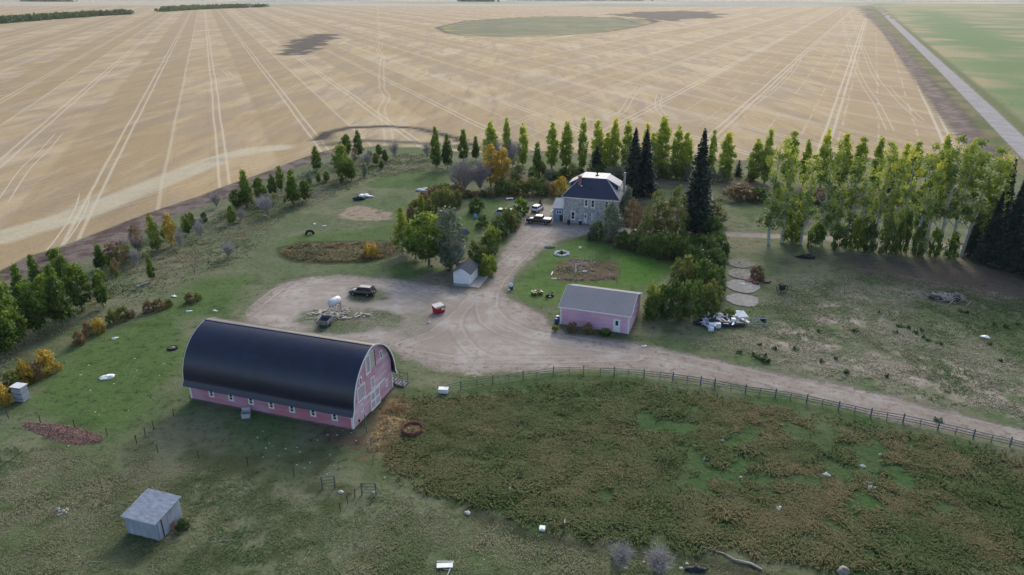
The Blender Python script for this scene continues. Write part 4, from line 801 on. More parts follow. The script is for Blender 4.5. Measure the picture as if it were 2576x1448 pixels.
def shingle_mat(name, c, c2, rough=0.5, spec=0.5, row=0.14, streaks=None):
    m = bpy.data.materials.new(name); m.use_nodes = True; nt = m.node_tree; N = nt.nodes; L = nt.links
    b = N['Principled BSDF']; b.inputs['Roughness'].default_value = rough; b.inputs['Specular IOR Level'].default_value = spec
    tc = N.new('ShaderNodeTexCoord'); n = N.new('ShaderNodeTexNoise'); n.inputs['Scale'].default_value = 0.35; n.inputs['Detail'].default_value = 4
    L.new(tc.outputs['Object'], n.inputs[0]); n2 = N.new('ShaderNodeTexNoise'); n2.inputs['Scale'].default_value = 6; n2.inputs['Detail'].default_value = 2; L.new(tc.outputs['Object'], n2.inputs[0])
    ad = N.new('ShaderNodeMath'); ad.operation = 'MULTIPLY_ADD'; L.new(n2.outputs['Fac'], ad.inputs[0]); ad.inputs[1].default_value = 0.5; L.new(n.outputs['Fac'], ad.inputs[2])
    rp = N.new('ShaderNodeValToRGB'); e = rp.color_ramp.elements; e[0].position = 0.55; e[0].color = c2; e[1].position = 0.95; e[1].color = c
    L.new(ad.outputs[0], rp.inputs[0]); out = rp.outputs[0]
    if streaks:
        mp = N.new('ShaderNodeMapping'); L.new(tc.outputs['Object'], mp.inputs[0]); mp.inputs['Scale'].default_value = (1.2, 0.6, 1)
        n3 = N.new('ShaderNodeTexNoise'); n3.inputs['Scale'].default_value = 2.2; n3.inputs['Detail'].default_value = 4; n3.inputs['Roughness'].default_value = 0.8; L.new(mp.outputs[0], n3.inputs[0])
        mr = N.new('ShaderNodeMapRange'); mr.inputs[1].default_value = 0.56; mr.inputs[2].default_value = 0.7; L.new(n3.outputs['Fac'], mr.inputs[0])
        mu = N.new('ShaderNodeMath'); mu.operation = 'MULTIPLY'; mu.inputs[1].default_value = 0.6; L.new(mr.outputs[0], mu.inputs[0])
        mx = N.new('ShaderNodeMix'); mx.data_type = 'RGBA'; L.new(mu.outputs[0], mx.inputs[0]); L.new(out, mx.inputs[6]); mx.inputs[7].default_value = streaks; out = mx.outputs[2]
    L.new(out, b.inputs['Base Color'])
    bp = N.new('ShaderNodeBump'); bp.inputs['Strength'].default_value = 0.3; bp.inputs['Distance'].default_value = 0.015; L.new(n2.outputs['Fac'], bp.inputs['Height']); L.new(bp.outputs[0], b.inputs['Normal'])
    return m
M_BROOF = membrane('black_blue_membrane', (0.005,0.010,0.034,1), 0.30)
M_HROOF = shingle_mat('navy_shingle', (0.034,0.044,0.082,1), (0.028,0.036,0.068,1), 0.55, 0.4)
M_GROOF = shingle_mat('grey_shingle', (0.155,0.17,0.205,1), (0.125,0.14,0.17,1), 0.7, 0.35, streaks=(0.23,0.24,0.25,1))
M_SROOF = shingle_mat('slate_grey_shingle', (0.06,0.07,0.095,1), (0.05,0.06,0.08,1), 0.85, 0.05)
M_LROOF = shingle_mat('pale_grey_roofing', (0.40,0.42,0.44,1), (0.33,0.35,0.37,1), 0.6, 0.35)
M_AROOF = shingle_mat('light_grey_shingle', (0.24,0.29,0.36,1), (0.20,0.25,0.32,1), 0.6, 0.4)
YM = Matrix(((1,0,0,0),(0,0,-1,0),(0,1,0,0),(0,0,0,1)))   # (u,v)->(x,z), extrude towards -y
def gm(x):  # (u,v)->(y,z) plane at x, extruded towards +x
    return Matrix(((0,0,1,x),(1,0,0,0),(0,1,0,0),(0,0,0,1)))
def frame_front(root, x0, x1, z0, z1, y, fw=0.12, name='window', fm=None, pm=None, proud=0.05, bars=(), sill=0.0):
    """window on a wall facing -y: casing ring, pane, glazing bars"""
    f = MB()
    f.bb(x0, x0+fw, y-proud, y, z0, z1); f.bb(x1-fw, x1, y-proud, y, z0, z1); f.bb(x0+fw, x1-fw, y-proud, y, z0, z0+fw); f.bb(x0+fw, x1-fw, y-proud, y, z1-fw, z1)
    if sill: f.bb(x0-0.06, x1+0.06, y-proud-0.08, y, z0-sill, z0-0.002)
    for bz in bars:
        zz = z0+(z1-z0)*bz; f.bb(x0+fw, x1-fw, y-proud*0.8, y-0.012, zz-0.03, zz+0.03)
    o = f.build(name, fm or WHITE, root)
    MB().bb(x0+fw, x1-fw, y-0.012, y+0.03, z0+fw, z1-fw).build('pane', pm or M_GLASS, o)
    return o
def frame_side(root, y0, y1, z0, z1, x, fw=0.1, name='window', fm=None, pm=None, proud=0.05, cross=False, pane='pane', sg=1):
    f = MB(); a = (x, x+proud) if sg > 0 else (x-proud, x)
    f.bb(*a, y0, y0+fw, z0, z1); f.bb(*a, y1-fw, y1, z0, z1); f.bb(*a, y0+fw, y1-fw, z0, z0+fw); f.bb(*a, y0+fw, y1-fw, z1-fw, z1)
    if cross:
        ym = (y0+y1)/2; zm = (z0+z1)/2; b = (x, x+proud*0.8) if sg > 0 else (x-proud*0.8, x)
        f.bb(*b, ym-fw*0.6, ym+fw*0.6, z0+fw, z1-fw); f.bb(*b, y0+fw, ym-fw*0.6, zm-fw*0.5, zm+fw*0.5); f.bb(*b, ym+fw*0.6, y1-fw, zm-fw*0.5, zm+fw*0.5)
    o = f.build(name, fm or WHITE, root)
    p = (x-0.03, x+0.012) if sg > 0 else (x-0.012, x+0.03)
    MB().bb(*p, y0+fw, y1-fw, z0+fw, z1-fw).build(pane, pm or M_GLASS, o)
    return o
# ------------------------------------------------ the arch-roofed barn
def make_barn():
    ang = R(-17.9); root = thing('barn', 'big red barn with a black arched roof at the left of the yard', 'barn', (-29.15, 84.55, 0), ang)
    L2, W2, zw = 12.0, 5.35, 2.75; a = W2+0.25; h = 6.45; z0 = 2.75; Rr = (h*h+a*a)/(2*a)
    def prof(off, n=22):
        """half profile from eave up to the ridge (y,z)"""
        out = []; th1 = math.asin(h/Rr)
        for i in range(n+1):
            th = th1*i/n; out.append(((Rr+off)*math.cos(th)-(Rr-a), z0+(Rr+off)*math.sin(th)))
        return out
    P = prof(0.0); out = [(y, z) for y, z in P]; inn = prof(-0.18)
    flare = (a+0.42, z0-0.42)
    half_o = [flare]+[(a+0.07, z0+0.15)]+out[1:]; half_i = [(a+0.30, z0-0.50), (a-0.16, z0+0.05)]+inn[1:]
    half_i[-1] = (0, half_i[-1][1]); half_o[-1] = (0, half_o[-1][1])
    fo = [(-y, z) for y, z in half_o]+[(y, z) for y, z in half_o[::-1][1:]]; fi = [(-y, z) for y, z in half_i]+[(y, z) for y, z in half_i[::-1][1:]]
    def shell(x0, x1, name, m, parent, grow=0.0):
        b = MB(); n = len(fo); vs = []
        for x in (x0, x1):
            vs += [(x, y*(1+grow), z+grow*3) for y, z in fo]+[(x, y, z) for y, z in fi]
        fs = []
        for i in range(n-1):
            fs += [(i, i+1, 2*n+i+1, 2*n+i), (n+i+1, n+i, 3*n+i, 3*n+i+1), (i+1, i, n+i, n+i+1), (2*n+i, 2*n+i+1, 3*n+i+1, 3*n+i)]
        fs += [(0, 2*n, 3*n, n), (n-1, 2*n-1, 4*n-1, 3*n-1)]
        b.add(vs, fs, True); o = b.build(name, m, parent)
        md = o.modifiers.new('e', 'EDGE_SPLIT'); md.split_angle = R(28); return o
    roof = shell(-L2-0.45, L2+0.45, 'roof', M_BROOF, root)
    MB().bb(-L2-0.46, L2+0.46, -0.14, 0.14, z0+math.sqrt(Rr*Rr-(Rr-a)**2)-0.03, z0+math.sqrt(Rr*Rr-(Rr-a)**2)+0.06).build('ridge_cap', M_BROOF, roof)
    # pale bargeboards following the arch
    for sx in (-1, 1):
        b = MB(); vs = []; n = len(fo)
        for x in (sx*(L2+0.452), sx*(L2+0.50)):
            vs += [(x, y, z+0.02) for y, z in fo]+[(x, y*0.972, z-0.17) for y, z in fo]
        fs = []
        for i in range(n-1): fs += [(i, i+1, n+i+1, n+i), (2*n+i+1, 2*n+i, 3*n+i, 3*n+i+1), (i+1, i, 2*n+i, 2*n+i+1), (n+i, n+i+1, 3*n+i+1, 3*n+i)]
        b.add(vs, fs).build('bargeboard', WHITE, root)
    # walls
    MB().bb(-L2, L2, -W2, -W2+0.15, 0.25, zw).build('front_wall', M_BARN, root)
    MB().bb(-L2, L2, W2-0.15, W2, 0.25, zw).build('back_wall', M_BARN, root)
    MB().bb(-L2+0.02, L2-0.02, -W2-0.04, W2+0.04, -0.1, 0.25).build('foundation', mat('grey_footing', C(110,104,100), 0.9, noise=0.25, scale=2), root)
    gp_ = [(-W2+0.15, 0.25)]+[(max(-W2+0.15, -y), z) for y, z in half_i[1:]]+[(min(W2-0.15, y), z) for y, z in half_i[1:][::-1][1:]]+[(W2-0.15, 0.25)]
    for sx, nm in ((1, 'gable_wall'), (-1, 'gable_wall')):
        MB().prism(gp_[::1], 0.15, gm(L2-0.15 if sx > 0 else -L2)).build(nm, M_GABLE if sx > 0 else M_BARN, root)
    for x in (-L2, L2):
        s = 1 if x > 0 else -1
        MB().box((x-0.10*s, -W2-0.012, 1.45), (0.22, 0.05, 2.35)).build('corner_board', WHITE, root)
        MB().box((x+0.012*s, -W2+0.10, 1.45), (0.05, 0.2, 2.35)).build('corner_board', WHITE, root)
        MB().box((x+0.012*s, W2-0.10, 1.45), (0.05, 0.2, 2.35)).build('corner_board', WHITE, root)
    # broken fascia strips under the eave
    rg = random.Random(3); x = -L2
    f = MB()
    while x < L2-0.5:
        l = rg.uniform(1.2, 3.6)
        if rg.random() < 0.75: f.bb(x, min(x+l, L2), -W2-0.05, -W2-0.002, 2.14, 2.22)
        x += l+rg.uniform(0.1, 0.5)
    f.build('fascia', WHITE, root)
    for i in range(7):
        xx = -L2+3.02+i*3.02
        frame_front(root, xx-0.03, xx+0.79, 1.0, 2.1, -W2-0.002, 0.21, bars=(0.5,))
    for i in range(7):
        xx = -L2+2.8+i*3.02; f = MB(); y = W2+0.002
        f.bb(xx, xx+0.7, y, y+0.05, 1.1, 1.2); f.bb(xx, xx+0.7, y, y+0.05, 2.0, 2.1); f.bb(xx, xx+0.12, y, y+0.05, 1.2, 2.0); f.bb(xx+0.58, xx+0.7, y, y+0.05, 1.2, 2.0)
        w = f.build('window', WHITE, root); MB().bb(xx+0.12, xx+0.58, y-0.03, y+0.01, 1.2, 2.0).build('pane', M_GLASS, w)
    X = L2; Y = lambda s: s-W2
    # gable openings, s measured from the front corner
    hd = frame_side(root, Y(3.9), Y(5.15), 5.55, 8.15, X, 0.19, 'hay_door', pm=M_GREYPANEL, pane='door_panel', proud=0.09)
    MB().bb(X+0.01, X+0.07, Y(5.2), Y(6.3), 5.85, 8.1).build('loft_opening_cover', M_PLY, root)
    MB().bb(X+0.012, X+0.11, Y(6.3), Y(6.42), 5.8, 8.1).build('loft_post', mat('dark_timber', (0.06,0.045,0.045,1), 0.8), root)
    MB().bb(X+0.01, X+0.06, Y(5.2), Y(6.42), 8.1, 8.2).build('loft_rail', WHITE, root)
    frame_side(root, Y(7.7), Y(8.4), 5.9, 7.15, X, 0.18); frame_side(root, Y(2.25), Y(2.9), 4.95, 6.15, X, 0.18)
    frame_side(root, Y(1.5), Y(3.5), 2.95, 5.0, X, 0.15, 'loft_door', pm=M_GREYPANEL, pane='door_panel')
    frame_side(root, Y(4.9), Y(5.95), 3.05, 4.65, X, 0.15, 'loft_hatch', pm=M_GREYPANEL, pane='door_panel')
    frame_side(root, Y(8.7), Y(9.3), 1.3, 2.35, X, 0.15, pm=M_GREYPANEL); frame_side(root, Y(2.0), Y(2.65), 1.35, 2.45, X, 0.15, pm=M_GREYPANEL)
    frame_side(root, Y(4.45), Y(6.95), 0.1, 2.65, X, 0.18, 'sliding_door', pm=M_GREYPANEL, pane='door_panel', cross=True, proud=0.09)
    MB().bb(X+0.01, X+0.10, Y(2.9), Y(8.6), 2.72, 2.86).build('door_track', WHITE, root)
    MB().bb(X+0.01, X+0.12, Y(1.25), Y(1.45), 0.5, 0.85).build('meter_box', M_GLASS, root)
make_barn()
# ------------------------------------------------ pink garage
def make_garage():
    root = thing('garage', 'pink garage with a grey roof and white trim', 'garage', (0,0,0), R(-19.6))
    a = R(-19.6); cx, cy = 7.79+5.55*math.cos(a)-4.75*math.sin(a), 106.5+5.55*math.sin(a)+4.75*math.cos(a); root.location = (cx, cy, 0)
    L2, W2, zw, zr = 5.55, 4.75, 3.3, 5.0
    MB().bb(-L2, L2, -W2, -W2+0.12, 0.05, zw).build('front_wall', M_PINK, root); MB().bb(-L2, L2, W2-0.12, W2, 0.05, zw).build('back_wall', M_PINK, root)
    g = [(-W2+0.12, 0.05), (W2-0.12, 0.05), (W2-0.12, zw), (0, zr-0.09), (-W2+0.12, zw)]
    for x in (L2-0.12, -L2): MB().prism(g, 0.12, gm(x)).build('gable_wall', M_PINK, root)
    ov = 0.35; sl = (zr-zw)/W2
    for s in (-1, 1):
        ye = s*(W2+ov); ze = zw-sl*ov+0.06; zt = zr+0.06; b = MB(); x0, x1 = -L2-0.3, L2+0.3
        vs = [(x0, ye, ze), (x1, ye, ze), (x1, 0, zt), (x0, 0, zt), (x0, ye, ze-0.1), (x1, ye, ze-0.1), (x1, 0, zt-0.1), (x0, 0, zt-0.1)]
        b.add(vs, [(0,1,2,3),(7,6,5,4),(0,4,5,1),(1,5,6,2),(3,2,6,7),(0,3,7,4)] if s < 0 else [(3,2,1,0),(4,5,6,7),(1,5,4,0),(2,6,5,1),(7,6,2,3),(4,7,3,0)])
        b.build('roof_slope', M_GROOF, root)
        MB().bb(x0, x1, ye-0.03 if s < 0 else ye+0.002, ye-0.002 if s < 0 else ye+0.03, ze-0.2, ze-0.01).build('fascia', WHITE, root)
    for sx in (-1, 1):
        for s in (-1, 1):
            b = MB(); x0 = sx*(L2+0.302); x1 = x0+sx*0.03; y0 = s*(W2+ov); z0_ = zw-sl*ov+0.05
            b.add([(x0,y0,z0_),(x0,0,zr+0.05),(x0,0,zr-0.12),(x0,y0,z0_-0.17),(x1,y0,z0_),(x1,0,zr+0.05),(x1,0,zr-0.12),(x1,y0,z0_-0.17)], [(0,1,2,3),(7,6,5,4),(0,4,5,1),(3,2,6,7),(0,3,7,4),(1,5,6,2)]).build('bargeboard', WHITE, root)
        x = sx*L2
        MB().box((x-0.09*sx, -W2-0.014, 1.65), (0.2, 0.05, 3.2)).build('corner_board', WHITE, root)
        MB().box((x+0.014*sx, -W2+0.09, 1.65), (0.05, 0.2, 3.2)).build('corner_board', WHITE, root)
    d = MB().bb(3.05, 4.15, -W2-0.05, -W2-0.002, 0.15, 2.3).build('door', WHITE, root)
    MB().bb(3.42, 3.85, -W2-0.062, -W2-0.051, 1.25, 2.05).build('pane', M_GLASS, d)
    MB().bb(3.14, 3.2, -W2-0.1, -W2-0.051, 1.1, 1.2).build('handle', mat('brass', (0.3,0.22,0.1,1), 0.4, metal=0.8), d)
    frame_side(root, -1.6, -0.6, 1.3, 2.3, L2+0.002, 0.09); frame_side(root, 1.4, 2.4, 1.3, 2.3, L2+0.002, 0.09)
    MB().bb(-L2-0.05, -L2-0.002, -3.4, 3.4, 0.1, 2.5).build('overhead_door', WHITE, root)
make_garage()
# ------------------------------------------------ white shed
def make_shed():
    a = R(-15.5); root = thing('shed', 'small white shed with a slate grey roof beside the driveway', 'shed', (0,0,0), a)
    W2, D2 = 1.6, 2.3; root.location = (-10.74+W2*math.cos(a)-D2*math.sin(a), 124.1+W2*math.sin(a)+D2*math.cos(a), 0.13)
    zw, zr = 2.2, 3.15; SH = board_mat('white_shed_boards', (0.84,0.85,0.88,1), (0.76,0.77,0.81,1), 0.22, wear=0.6, wearc=(0.42,0.42,0.46,1))
    g = [(-W2, 0), (W2, 0), (W2, zw), (0, zr-0.07), (-W2, zw)]
    MB().prism(g, 0.08, Matrix(((1,0,0,0),(0,0,-1,-D2+0.08),(0,1,0,0),(0,0,0,1)))).build('gable_wall', SH, root)
    MB().prism(g, 0.08, Matrix(((1,0,0,0),(0,0,-1,D2),(0,1,0,0),(0,0,0,1)))).build('gable_wall', SH, root)
    MB().bb(-W2, -W2+0.08, -D2+0.08, D2-0.08, 0, zw).build('side_wall', SH, root); MB().bb(W2-0.08, W2, -D2+0.08, D2-0.08, 0, zw).build('side_wall', SH, root)
    sl = (zr-zw)/W2
    for s in (-1, 1):
        xe = s*(W2+0.28); ze = zw-sl*0.28+0.05; y0, y1 = -D2-0.28, D2+0.25
        vs = [(0,y0,zr+0.05),(0,y1,zr+0.05),(xe,y1,ze),(xe,y0,ze)]; vs += [(x, y, z-0.07) for x, y, z in vs]
        MB().add(vs, [(0,1,2,3),(7,6,5,4),(0,4,5,1),(1,5,6,2),(2,6,7,3),(3,7,4,0)] if s < 0 else [(3,2,1,0),(4,5,6,7),(1,5,4,0),(2,6,5,1),(3,7,6,2),(0,4,7,3)]).build('roof_slope', M_SROOF, root)
    d = MB().bb(W2+0.002, W2+0.04, -1.6, -0.7, 0.05, 1.95).build('door', WHITE, root); MB().bb(W2+0.041, W2+0.08, -1.52, -1.46, 0.95, 1.05).build('handle', M_GLASS, d)
    s = MB().bb(-W2+0.25, W2+2.0, -D2-0.95, D2+0.1, 0, 0.12).build('shed_slab', mat('concrete', C(168,166,158), 0.9, noise=0.15, scale=1.5, bump=0.2)); s.location = (root.location.x, root.location.y, 0.0); s.rotation_euler = (0,0,a)
    tag(s, 'pale concrete slab under and around the white shed', 'slab')
    q = MB().bb(-0.75, 0.75, -0.35, 0.35, 0, 0.1).build('doorstep', mat('grey_step', C(128,128,124), 0.9, noise=0.2, scale=2)); q.location = (*gp(1149, 720), 0); q.rotation_euler = (0,0,a); tag(q, 'flat grey step at the front left corner of the white shed', 'step')
make_shed()
# ------------------------------------------------ stone house
def stone_mat():
    m = bpy.data.materials.new('fieldstone'); m.use_nodes = True; nt = m.node_tree; N = nt.nodes; L = nt.links
    b = N['Principled BSDF']; b.inputs['Roughness'].default_value = 0.9
    tc = N.new('ShaderNodeTexCoord'); v = N.new('ShaderNodeTexVoronoi'); v.inputs['Scale'].default_value = 2.6; L.new(tc.outputs['Object'], v.inputs[0])
    sp = N.new('ShaderNodeSeparateColor'); L.new(v.outputs['Color'], sp.inputs[0])
    rp = N.new('ShaderNodeValToRGB'); e = rp.color_ramp.elements; e[0].color = (0.25,0.235,0.26,1); e[1].color = (0.62,0.57,0.53,1); e.new(0.35).color = (0.38,0.35,0.36,1); e.new(0.6).color = (0.50,0.44,0.41,1); e.new(0.8).color = (0.44,0.42,0.42,1)
    L.new(sp.outputs[0], rp.inputs[0])
    v2 = N.new('ShaderNodeTexVoronoi'); v2.feature = 'DISTANCE_TO_EDGE'; v2.inputs['Scale'].default_value = 2.6; L.new(tc.outputs['Object'], v2.inputs[0])
    mr = N.new('ShaderNodeMapRange'); mr.inputs[1].default_value = 0.03; mr.inputs[2].default_value = 0.09; L.new(v2.outputs['Distance'], mr.inputs[0])
    mx = N.new('ShaderNodeMix'); mx.data_type = 'RGBA'; L.new(mr.outputs[0], mx.inputs[0]); mx.inputs[6].default_value = (0.52,0.50,0.48,1); L.new(rp.outputs[0], mx.inputs[7])
    L.new(mx.outputs[2], b.inputs['Base Color']); bp = N.new('ShaderNodeBump'); bp.inputs['Distance'].default_value = 0.05; bp.inputs['Strength'].default_value = 0.6
    L.new(mr.outputs[0], bp.inputs['Height']); L.new(bp.outputs[0], b.inputs['Normal']); return m
def slab4(b, top, t=0.1):
    vs = list(top)+[(x, y, z-t) for x, y, z in top]
    return b.add(vs, [(0,1,2,3),(7,6,5,4),(1,0,4,5),(2,1,5,6),(3,2,6,7),(0,3,7,4)])
def make_house():
    a = R(-16.0); root = thing('house', 'two-storey fieldstone house with a dark hipped roof and dormers', 'house', (0,0,0), a)
    W = 6.25; D = 6.2; ox, oy = gp(1416, 560); root.location = (ox+W*math.cos(a)-D*math.sin(a), oy+W*math.sin(a)+D*math.cos(a), 0)
    zw = 6.35; zd = 10.0; E_ = 0.45; fw, fd = 3.0, 2.75; ST = stone_mat()
    MB().bb(-W, W, -D, -D+0.4, -0.1, zw).build('front_wall', ST, root); MB().bb(-W, W, D-0.4, D, -0.1, zw).build('back_wall', ST, root)
    MB().bb(-W, -W+0.4, -D+0.4, D-0.4, -0.1, zw).build('side_wall', ST, root); MB().bb(W-0.4, W, -D+0.4, D-0.4, -0.1, zw).build('side_wall', ST, root)
    we, de, ze = W+E_, D+E_, zw-0.12
    A_, B_, C_, D_ = (-we,-de,ze), (we,-de,ze), (we,de,ze), (-we,de,ze); a_, b_, c_, d_ = (-fw,-fd,zd), (fw,-fd,zd), (fw,fd,zd), (-fw,fd,zd)
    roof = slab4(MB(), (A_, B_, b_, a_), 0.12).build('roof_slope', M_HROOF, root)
    slab4(MB(), (B_, C_, c_, b_), 0.12).build('roof_slope', mat('sunlit_greenish_roofing', (0.20,0.215,0.22,1), 0.6, noise=0.15, scale=1), root)  # right slope: sunlight put into the colour, paler than the navy front
    slab4(MB(), (C_, D_, d_, c_), 0.12).build('roof_slope', M_LROOF, root); slab4(MB(), (D_, A_, a_, d_), 0.12).build('roof_slope', M_HROOF, root)  # back slope also paler, its sunlit look painted in; left slope stays navy
    MB().bb(-fw-0.05, fw+0.05, -fd-0.05, fd+0.05, zd+0.01, zd+0.09).build('roof_deck', M_LROOF, root)
    MB().bb(-we, we, -de-0.03, -de-0.002, ze-0.22, ze-0.02).build('fascia', WHITE, root)
    MB().bb(-we, we, -de, -D-0.002, ze-0.25, ze-0.16).build('soffit', WHITE, root)
    # pale hip caps
    for p, q in ((A_, a_), (B_, b_)): MB().tube([Vector(p)+Vector((0,0,0.05)), Vector(q)+Vector((0,0,0.05))], 0.09, 6).build('hip_cap', M_LROOF, root)
    # shed dormers left and right
    for s in (-1, 1):
        xo = s*5.6; zt = zd+0.0; zo = 8.45; y0, y1 = -2.35, 2.35
        top = [(s*fw, y0-0.1, zt+0.05), (xo+s*0.35, y0-0.1, zo), (xo+s*0.35, y1+0.1, zo), (s*fw, y1+0.1, zt+0.05)]
        if s < 0: top = top[::-1]
        slab4(MB(), top, 0.12).build('dormer_roof', M_LROOF, root)
        zb = lambda x: ze+(zd-ze)*(we-abs(x))/(we-fw)
        for y, sy in ((y0, -1), (y1, 1)):
            poly = [(s*fw, zb(fw)-0.05), (xo, zb(xo)-0.05), (xo, zo-0.02), (s*fw, zt-0.08)]
            vs = [(x, y, z) for x, z in poly]+[(x, y-sy*0.1, z) for x, z in poly]
            MB().add(vs, [(0,1,2,3),(7,6,5,4),(0,4,5,1),(1,5,6,2),(2,6,7,3),(3,7,4,0)]).build('dormer_cheek', M_HROOF, root)
        MB().bb(min(xo, xo-s*0.1), max(xo, xo-s*0.1), y0, y1, zb(xo)-0.1, zo-0.05).build('dormer_face', WHITE, root)
        for yy in (-1.6, -0.3, 1.0): frame_side(root, yy, yy+0.8, zb(xo)+0.25, zo-0.25, xo+s*0.002, 0.08, sg=s)
    # chimneys
    BR = mat('red_brick', (0.30,0.15,0.16,1), 0.9, noise=0.25, scale=4)
    ch = MB().bb(-3.35, -2.65, -4.35, -3.7, 7.5, 10.55).build('chimney', BR, root)
    MB().bb(-3.42, -2.58, -4.42, -3.63, 10.551, 10.7).build('chimney_cap', BR, ch); MB().tube([(-2.5,-4.35,8.3),(-2.5,-4.35,8.6)], 0.17, 10).build('flue_cap', WHITE, ch)
    ch = MB().bb(6.3, 6.75, 1.0, 1.5, 3.0, 10.9).build('chimney', mat('tan_block', (0.36,0.34,0.30,1), 0.9, noise=0.15, scale=3), root)
    v = MB().lathe([(0.45,0),(0.45,0.12),(0.12,0.18),(0.12,0.5),(0.3,0.52),(0.05,0.75)], 12, (0.3,0,zd+0.09)).build('roof_vent', mat('black_metal', (0.03,0.03,0.035,1), 0.5), root)
    MB().tube([(-0.2,-4.9,7.95),(-0.2,-4.9,8.4)], 0.09, 8).build('vent_pipe', mat('dark_pipe', (0.03,0.03,0.04,1), 0.6), root)
    # windows
    y = -D-0.002
    frame_front(root, -4.45, -3.4, 0.9, 2.85, y, 0.19, sill=0.12, bars=(0.42,)); frame_front(root, 0.1, 1.02, 4.05, 5.9, y, 0.18, sill=0.15, bars=(0.5,))
    frame_front(root, -1.4, -0.5, 4.2, 5.9, y, 0.2, sill=0.15, bars=(0.5,)); frame_front(root, 0.3, 0.85, 0.95, 2.6, y, 0.12, pm=M_PLY)
    d = MB().bb(-1.35, -0.65, y-0.06, y, 0.35, 2.45).build('door', WHITE, root); MB().bb(-1.2, -0.85, y-0.07, y-0.061, 1.6, 2.2).build('pane', M_GLASS, d)
    frame_front(root, 3.3, 4.1, 1.0, 2.7, y, 0.13); frame_front(root, 3.3, 4.1, 4.2, 5.8, y, 0.13)
    MB().tube([(-W+0.1,-D-0.12,0.1),(-W+0.1,-D-0.12,zw-0.3)], 0.06, 8).build('downpipe', WHITE, root)
    # blue-grey porch annex on the left
    AN = board_mat('blue_grey_boards', (0.20,0.31,0.41,1), (0.17,0.27,0.36,1), 0.16)
    x0, x1, y0, y1, h = -W-2.45, -W-0.01, -5.6, 0.6, 3.15
    MB().bb(x0, x1, y0, y0+0.12, 0, h).build('annex_wall', AN, root); MB().bb(x0, x0+0.12, y0+0.12, y1, 0, h).build('annex_wall', AN, root); MB().bb(x0+0.12, x1, y1-0.12, y1, 0, h).build('annex_wall', AN, root)
    slab4(MB(), ((x0-0.3, y0-0.3, h-0.05), (x1, y0-0.3, h+0.1), (x1, -1.9, h+1.5), (x0-0.3, -1.9, h+1.4)), 0.1).build('annex_roof', M_AROOF, root)
    slab4(MB(), ((x0-0.3, -1.9, h+1.4), (x1, -1.9, h+1.5), (x1, y1+0.3, h+0.1), (x0-0.3, y1+0.3, h-0.05)), 0.1).build('annex_roof', M_AROOF, root)
    frame_front(root, x0+0.65, x0+1.95, 1.75, 2.55, y0-0.002, 0.12); MB().bb(x0+1.24, x0+1.36, y0-0.045, y0-0.016, 1.87, 2.43).build('mullion', WHITE, root)
    MB().bb(x0+1.5, x0+2.3, y0-0.05, y0-0.002, 0.1, 1.5).build('screen_door', mat('dark_screen', (0.03,0.04,0.06,1), 0.6), root)
make_house()
# ------------------------------------------------ grey board hut in the foreground
def make_hut():
    a = math.atan2(56.5-57.75, 3.9); root = thing('hut', 'small grey board hut with a flat sloping roof in the near pasture', 'hut', (-34.5, 56.5, 0), a)
    BO = board_mat('silvered_boards', (0.50,0.53,0.60,1), (0.30,0.32,0.39,1), 0.22, horiz=False, wear=0.5, wearc=(0.33,0.34,0.37,1)); w, d = 3.85, 3.3
    MB().bb(-w, 0, 0, 0.08, 0.02, 2.25).build('front_wall', BO, root); MB().bb(-w, 0, d-0.08, d, 0.02, 2.75).build('back_wall', BO, root)
    for x in (-w, -0.08): MB().prism([(0.08, 0.02), (d-0.08, 0.02), (d-0.08, 2.73), (0.08, 2.26)], 0.08, gm(x)).build('side_wall', BO, root)
    slab4(MB(), ((-w-0.15, -0.25, 2.26), (0.2, -0.25, 2.26), (0.2, d+0.2, 2.86), (-w-0.15, d+0.2, 2.86)), 0.07).build('roof', mat('weathered_grey_roofing', (0.225,0.26,0.32,1), 0.85, noise=0.22, scale=1.6, bump=0.3, stretch=(1,2,1)), root)
    MB().bb(-w-0.15, 0.2, -0.275, -0.252, 2.1, 2.24).build('fascia', BO, root)
    MB().bb(0.002, 0.05, 0.15, 0.32, 0.1, 2.2).build('corner_board', BO, root); MB().bb(0.003, 0.04, 0.62, 0.72, 0.1, 2.25).build('dark_gap_strip', M_GLASS, root)  # solid dark strip painted as the shade inside the door gap
    MB().box((0.06, 1.9, 0.45), (0.04, 0.5, 0.9), rx=0.1).build('loose_board', mat('reddish_board', (0.30,0.17,0.14,1), 0.9), root)
make_hut()
BUILD_FLAT += [[(q[0], q[1]) for q in P] for P in ([(-43,83),(-19,75),(-15.5,86.5),(-39,94)], [(-38.8,57.4),(-34.2,56),(-33,60),(-37.6,61.6)])]
